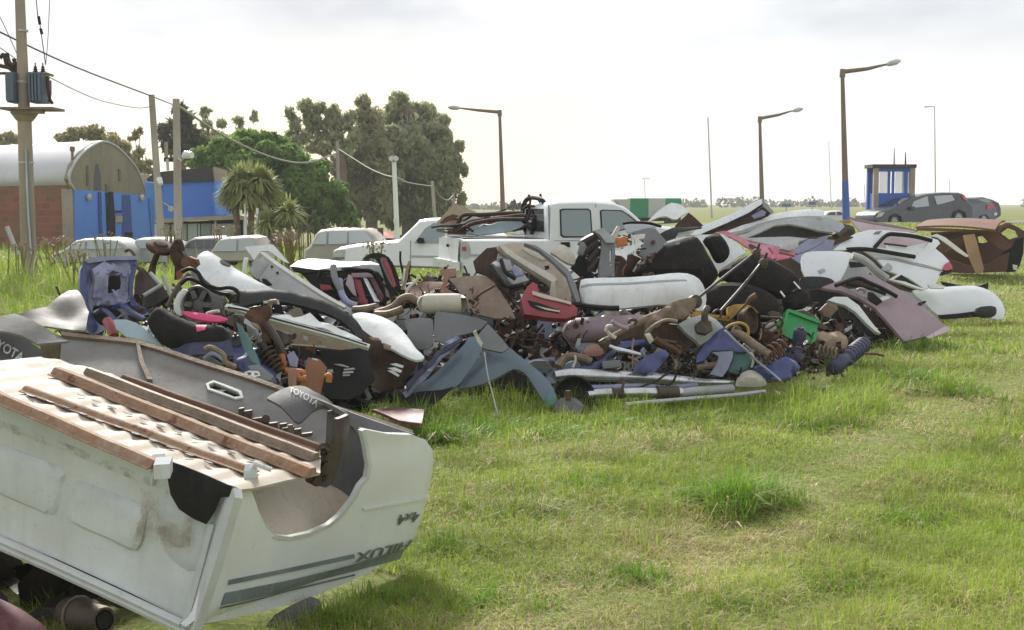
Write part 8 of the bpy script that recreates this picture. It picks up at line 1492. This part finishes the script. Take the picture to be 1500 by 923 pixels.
def trees():
    G = 'gum trees behind the yard'
    tree('gum_tree', 'tallest broad gum tree at the right of the tree group', [(600, 350), (598, 280), (600, 220), (597, 160)], [(585, 145, 18, 12, 0), (588, 170, 34, 26, 1), (605, 195, 44, 34, 0), (588, 215, 40, 36, -2), (622, 170, 24, 26, 1), (640, 200, 26, 34, 0), (655, 235, 22, 34, 0), (610, 240, 46, 34, -1), (636, 262, 34, 34, -1), (600, 285, 46, 34, 0), (662, 272, 18, 22, 0), (640, 300, 34, 20, 0), (672, 215, 9, 12, 0), (676, 290, 9, 14, 0), (680, 250, 6, 14, 0), (570, 190, 24, 26, 2), (575, 240, 30, 34, 2), (640, 240, 30, 30, 2), (570, 310, 30, 24, 1), (620, 320, 40, 20, 1)], 'euca', 84, .2, 95, 1.2, G, tr=.5)
    tree('gum_tree', 'second gum tree with a pointed crown left of the tallest one', [(545, 350), (543, 280), (538, 220), (533, 165)], [(533, 150, 14, 14, 0), (536, 175, 20, 24, 0), (552, 178, 14, 26, 0), (545, 210, 26, 30, 0), (530, 240, 26, 30, 0), (560, 245, 26, 40, 0), (548, 290, 34, 36, 0), (520, 285, 22, 30, 0), (514, 305, 20, 26, 2), (520, 215, 18, 22, 1), (505, 260, 18, 30, 2), (560, 280, 26, 36, 1)], 'euca2', 80, .19, 95, 1.2, G, tr=.4)
    tree('gum_tree', 'thin gum tree with sky showing through between the round tree and the pointed one', [(505, 345), (503, 260), (500, 210), (492, 170)], [(447, 155, 16, 12, 0), (455, 175, 14, 16, 0), (468, 158, 12, 12, 0), (488, 165, 14, 14, 0), (500, 180, 18, 18, 0), (492, 200, 14, 16, 0), (470, 185, 14, 14, 0), (508, 218, 14, 20, 0), (455, 195, 16, 12, 0), (432, 180, 12, 14, 0), (425, 165, 9, 10, 0), (480, 215, 18, 12, 0), (515, 172, 10, 14, 0), (440, 205, 16, 10, 0), (520, 200, 10, 18, 0), (475, 205, 22, 14, 1), (458, 215, 22, 12, 1), (500, 240, 22, 24, 1), (430, 195, 14, 12, 1)], 'euca', 78, .18, 90, 1.2, G, tr=.3)
    tree('conifer', 'dark ragged conifer behind the pair of utility poles', [(270, 345), (268, 260), (265, 160)], [(262, 160, 12, 10, 0), (272, 175, 14, 12, 0), (255, 182, 12, 10, 0), (278, 195, 16, 14, 0), (262, 205, 18, 14, 0), (240, 192, 10, 12, 0), (290, 205, 14, 12, 0), (272, 222, 24, 16, 0), (245, 215, 10, 12, 0), (300, 215, 16, 12, 0)], 'leafdark', 74, .2, 90, .2, None, tr=.3, asp=3)
    tree('gum_tree', 'small gum tree tops left of the round tree, above the blue shop', [(310, 345), (308, 230), (303, 180)], [(300, 165, 9, 11, 0), (303, 182, 10, 9, 0), (324, 180, 8, 10, 0), (314, 195, 9, 7, 0), (350, 178, 12, 9, 0), (352, 190, 10, 7, 0), (372, 172, 8, 8, 0), (295, 195, 10, 8, 0), (320, 205, 30, 8, 0), (360, 203, 24, 8, 0)], 'euca', 90, .18, 110, 1, G, tr=.2, limbs=False)
    tree('round_tree', 'large round bright green tree in the middle of the tree group', [(400, 350), (400, 300), (395, 250)], [(340, 215, 40, 22, 0), (370, 205, 40, 18, 1), (300, 225, 28, 14, 0), (400, 212, 34, 18, 1), (420, 235, 40, 26, 0), (370, 240, 48, 26, -1), (450, 255, 38, 28, 0), (430, 280, 46, 34, -1), (480, 285, 34, 30, 0), (460, 315, 44, 26, 0), (500, 312, 26, 24, 0), (410, 310, 40, 28, 0), (515, 330, 16, 16, 0), (325, 235, 36, 16, 0), (290, 240, 22, 10, 0)], 'leafgreen', 62, .16, 120, .4, None, tr=.45, clump=(10, .36), asp=1.7)
    tree('bushy_tree', 'olive tree rising behind the curved shed roof', [(160, 345), (160, 260), (155, 215)], [(120, 195, 24, 12, 0), (140, 190, 16, 10, 0), (155, 205, 28, 14, 0), (100, 205, 22, 10, 0), (175, 220, 22, 18, 0), (190, 235, 18, 16, 0), (150, 225, 40, 16, 0), (205, 245, 12, 10, 0)], 'leafolive', 95, .22, 110, .3, None, tr=.3, asp=1.7)
    tree('small_tree', 'loose olive tree between the curved shed and the leaning pole', [(205, 345), (205, 270), (203, 230)], [(203, 222, 9, 9, 0), (210, 240, 12, 8, 0), (216, 250, 10, 8, 0), (198, 200, 5, 9, 0), (205, 192, 4, 6, 0), (190, 205, 5, 4, 0)], 'leafolive', 90, .24, 70, .5, None, tr=.12)
    tree('small_tree', 'pale loose tree at the far left edge behind the shed', [(14, 345), (14, 260), (14, 210)], [(14, 200, 12, 9, 0), (6, 212, 12, 6, 0), (24, 205, 8, 8, 0), (-5, 205, 12, 10, 0)], 'leafolive', 110, .28, 70, .5, None, tr=.2)
    tree('small_tree', 'small round tree far off just left of the pickup roll bar', [(752, 322), (752, 310), (752, 303)], [(748, 302, 7, 6, 0), (757, 303, 6, 5, 0), (752, 297, 5, 4, 0)], 'leafdark', 150, .3, 90, .2, None, tr=.15)
    # cordylines
    def swords(mb, c, n, L, w, lo=-.5):
        for _ in range(n):
            a = RNG.uniform(0, 6.28); el = math.asin(RNG.uniform(math.sin(lo), 1)); dv = np.array([math.cos(a) * math.cos(el), math.sin(a) * math.cos(el), math.sin(el)]); l = L * RNG.uniform(.7, 1.1)
            sd = np.cross(dv, (0, 0, 1)); sd /= np.linalg.norm(sd) + 1e-9; p1 = c + dv * l * .55; p2 = c + dv * l + np.array([0, 0, -.28 * l * math.cos(el)])
            mb.add([c - sd * w * .3, c + sd * w * .3, p1 + sd * w * .5, p1 - sd * w * .5, p2], [(0, 1, 2, 3), (3, 2, 4)])
    d = 44
    t = thing('cordyline', 'twin-headed cordyline with grassy round heads beside the blue shop', 'tree', (P(365, 350, d)[0], d, -.3), 'cordylines')
    for i, (bx, tx, ty) in enumerate(((350, 343, 292), (366, 370, 290), (384, 392, 290))):
        b = P(bx, 352, d); b[2] = -.3; obj('trunk', MB().tube(smooth_open([b, P((bx + tx) / 2, 320, d), P(tx, ty, d)], 4), .11, 8), 'bark', t)
    gm = MB(); dm = MB()
    for tx, ty, L in ((345, 280, .85), (366, 268, .9), (388, 277, .85), (352, 266, .75), (378, 286, .8), (341, 290, .7), (380, 266, .75), (360, 286, .85)):
        swords(gm, P(tx, ty, d + RNG.uniform(-.5, .5)), 520, L, .075, -.5); swords(dm, P(tx, ty + 8, d), 60, L * .75, .06, -1.3)
    obj('leaf_heads', gm, 'palm', t, smooth=0, kind='stuff'); obj('dry_leaves', dm, 'palmdry', t, smooth=0, kind='stuff')
    for tx, ty, L, lab in ((392, 328, .8, 'lower yucca clump right of the twin-headed cordyline'), (423, 312, .75, 'yucca clump beside the foot of the round tree')):
        c = P(tx, ty, 42); t = thing('yucca', lab, 'plant', (c[0], 42, -.3)); obj('stem', MB().tube([(c[0], 42, -.4), c], .09, 7), 'bark', t); gm = MB(); swords(gm, c, 220, L, .07, -.5); obj('leaf_head', gm, 'palm', t, smooth=0)
    # brown weeds with dry heads
    def weed(label, px, py0, py1, d, n, w):
        base = P(px, py0, d); base[2] = float(gz(base[0], d)); t = thing('dry_weed', label, 'weed', base, 'tall dry weeds')
        sm_ = MB(); hm = MB(); k = d / FPX
        for _ in range(n):
            b = base + np.array([RNG.normal(0, w * k * .35), RNG.normal(0, .3), 0]); tp = P(px + RNG.normal(0, w * .6), py1 + abs(RNG.normal(0, 9)), d); tp[1] = b[1]
            sm_.tube([b, (b + tp) / 2 + RNG.normal(0, .03, 3), tp], .012, 4)
            leaves(hm, tp, (.13, .13, .07), 8, .04, 0, asp=1.6)
        obj('stems', sm_, 'leafolive', t, kind='stuff'); obj('seed_heads', hm, 'weedbrown', t, smooth=0, kind='stuff')
    for i, a in enumerate(((85, 385, 347, 28, 20, 24, ), (30, 390, 358, 24, 8, 22), (155, 380, 342, 31, 6, 18), (420, 380, 338, 27, 26, 18), (250, 375, 332, 33, 12, 18), (325, 375, 330, 30, 10, 18), (545, 378, 356, 21, 6, 16), (120, 400, 366, 22, 8, 22))):
        weed(['brown dry weed clump right of the thick pole', 'dry weed clump left of the thick pole', 'dry weed clump in front of the blue shed doors', 'tall brown weed clump beside the beige car', 'dry weed clump at the foot of the pole pair', 'dry weed clump before the blue shopfront', 'dry weed clump before the white sedan', 'pale dry weeds left of the white hatchback wreck'][i], *a)
    for i, px in enumerate((470, 485, 497, 510, 455, 530, 442)):
        d = 26; b = P(px, 375, d); b[2] = -.2; mb = MB()
        for j in range(4): mb.tube(smooth_open([b, P(px + RNG.normal(0, 4), 345, d), P(px + RNG.normal(0, 8), 322 + RNG.uniform(0, 16), d)], 3), .01, 4)
        obj('bare_shrub', mb, 'bark', None, ['bare twigs before the beige car, third stem from its left', 'bare twigs before the middle of the beige car', 'bare twigs just right of the middle of the beige car', 'bare twigs before the right half of the beige car roof', 'bare twigs before the left pillar of the beige car', 'bare twigs before the right end of the beige car', 'bare twigs left of the beige car'][i], 'shrub', 'bare twigs before the beige car', smooth=60)
    # far tree line
    mb = MB()
    for x in np.arange(-260, 420, 3.5):
        d = 480 + RNG.uniform(-30, 30); h = RNG.uniform(1.8, 3.6) * (1.0 if x > 60 else .8); z0 = float(gz(x, d)); leaves(mb, (x, d, z0 + h * .45), (3.6, 2.5, h * .6), 60, 1.0, 0, asp=1.4)
    obj('far_treeline', mb, 'leafdark', None, 'low dark line of far-off trees along the horizon', 'trees', kind='stuff', smooth=0)
trees()

def air():
    mb = MB().bbox((-900, -60, -1.6), (900, 620, 26))
    m = bpy.data.materials.new('thin_bright_air'); m.use_nodes = True; N = m.node_tree.nodes; N.remove(N['Principled BSDF'])
    v = N.new('ShaderNodeVolumePrincipled'); v.inputs['Color'].default_value = (.97, .97, .97, 1); v.inputs['Density'].default_value = 0.0007; v.inputs['Anisotropy'].default_value = 0.0
    m.node_tree.links.new(v.outputs[0], N['Material Output'].inputs['Volume']); MT['air'] = m
    o = obj('haze', mb, 'air', kind='stuff', smooth=0, label='thin pale air over the whole yard', cat='haze')
air()
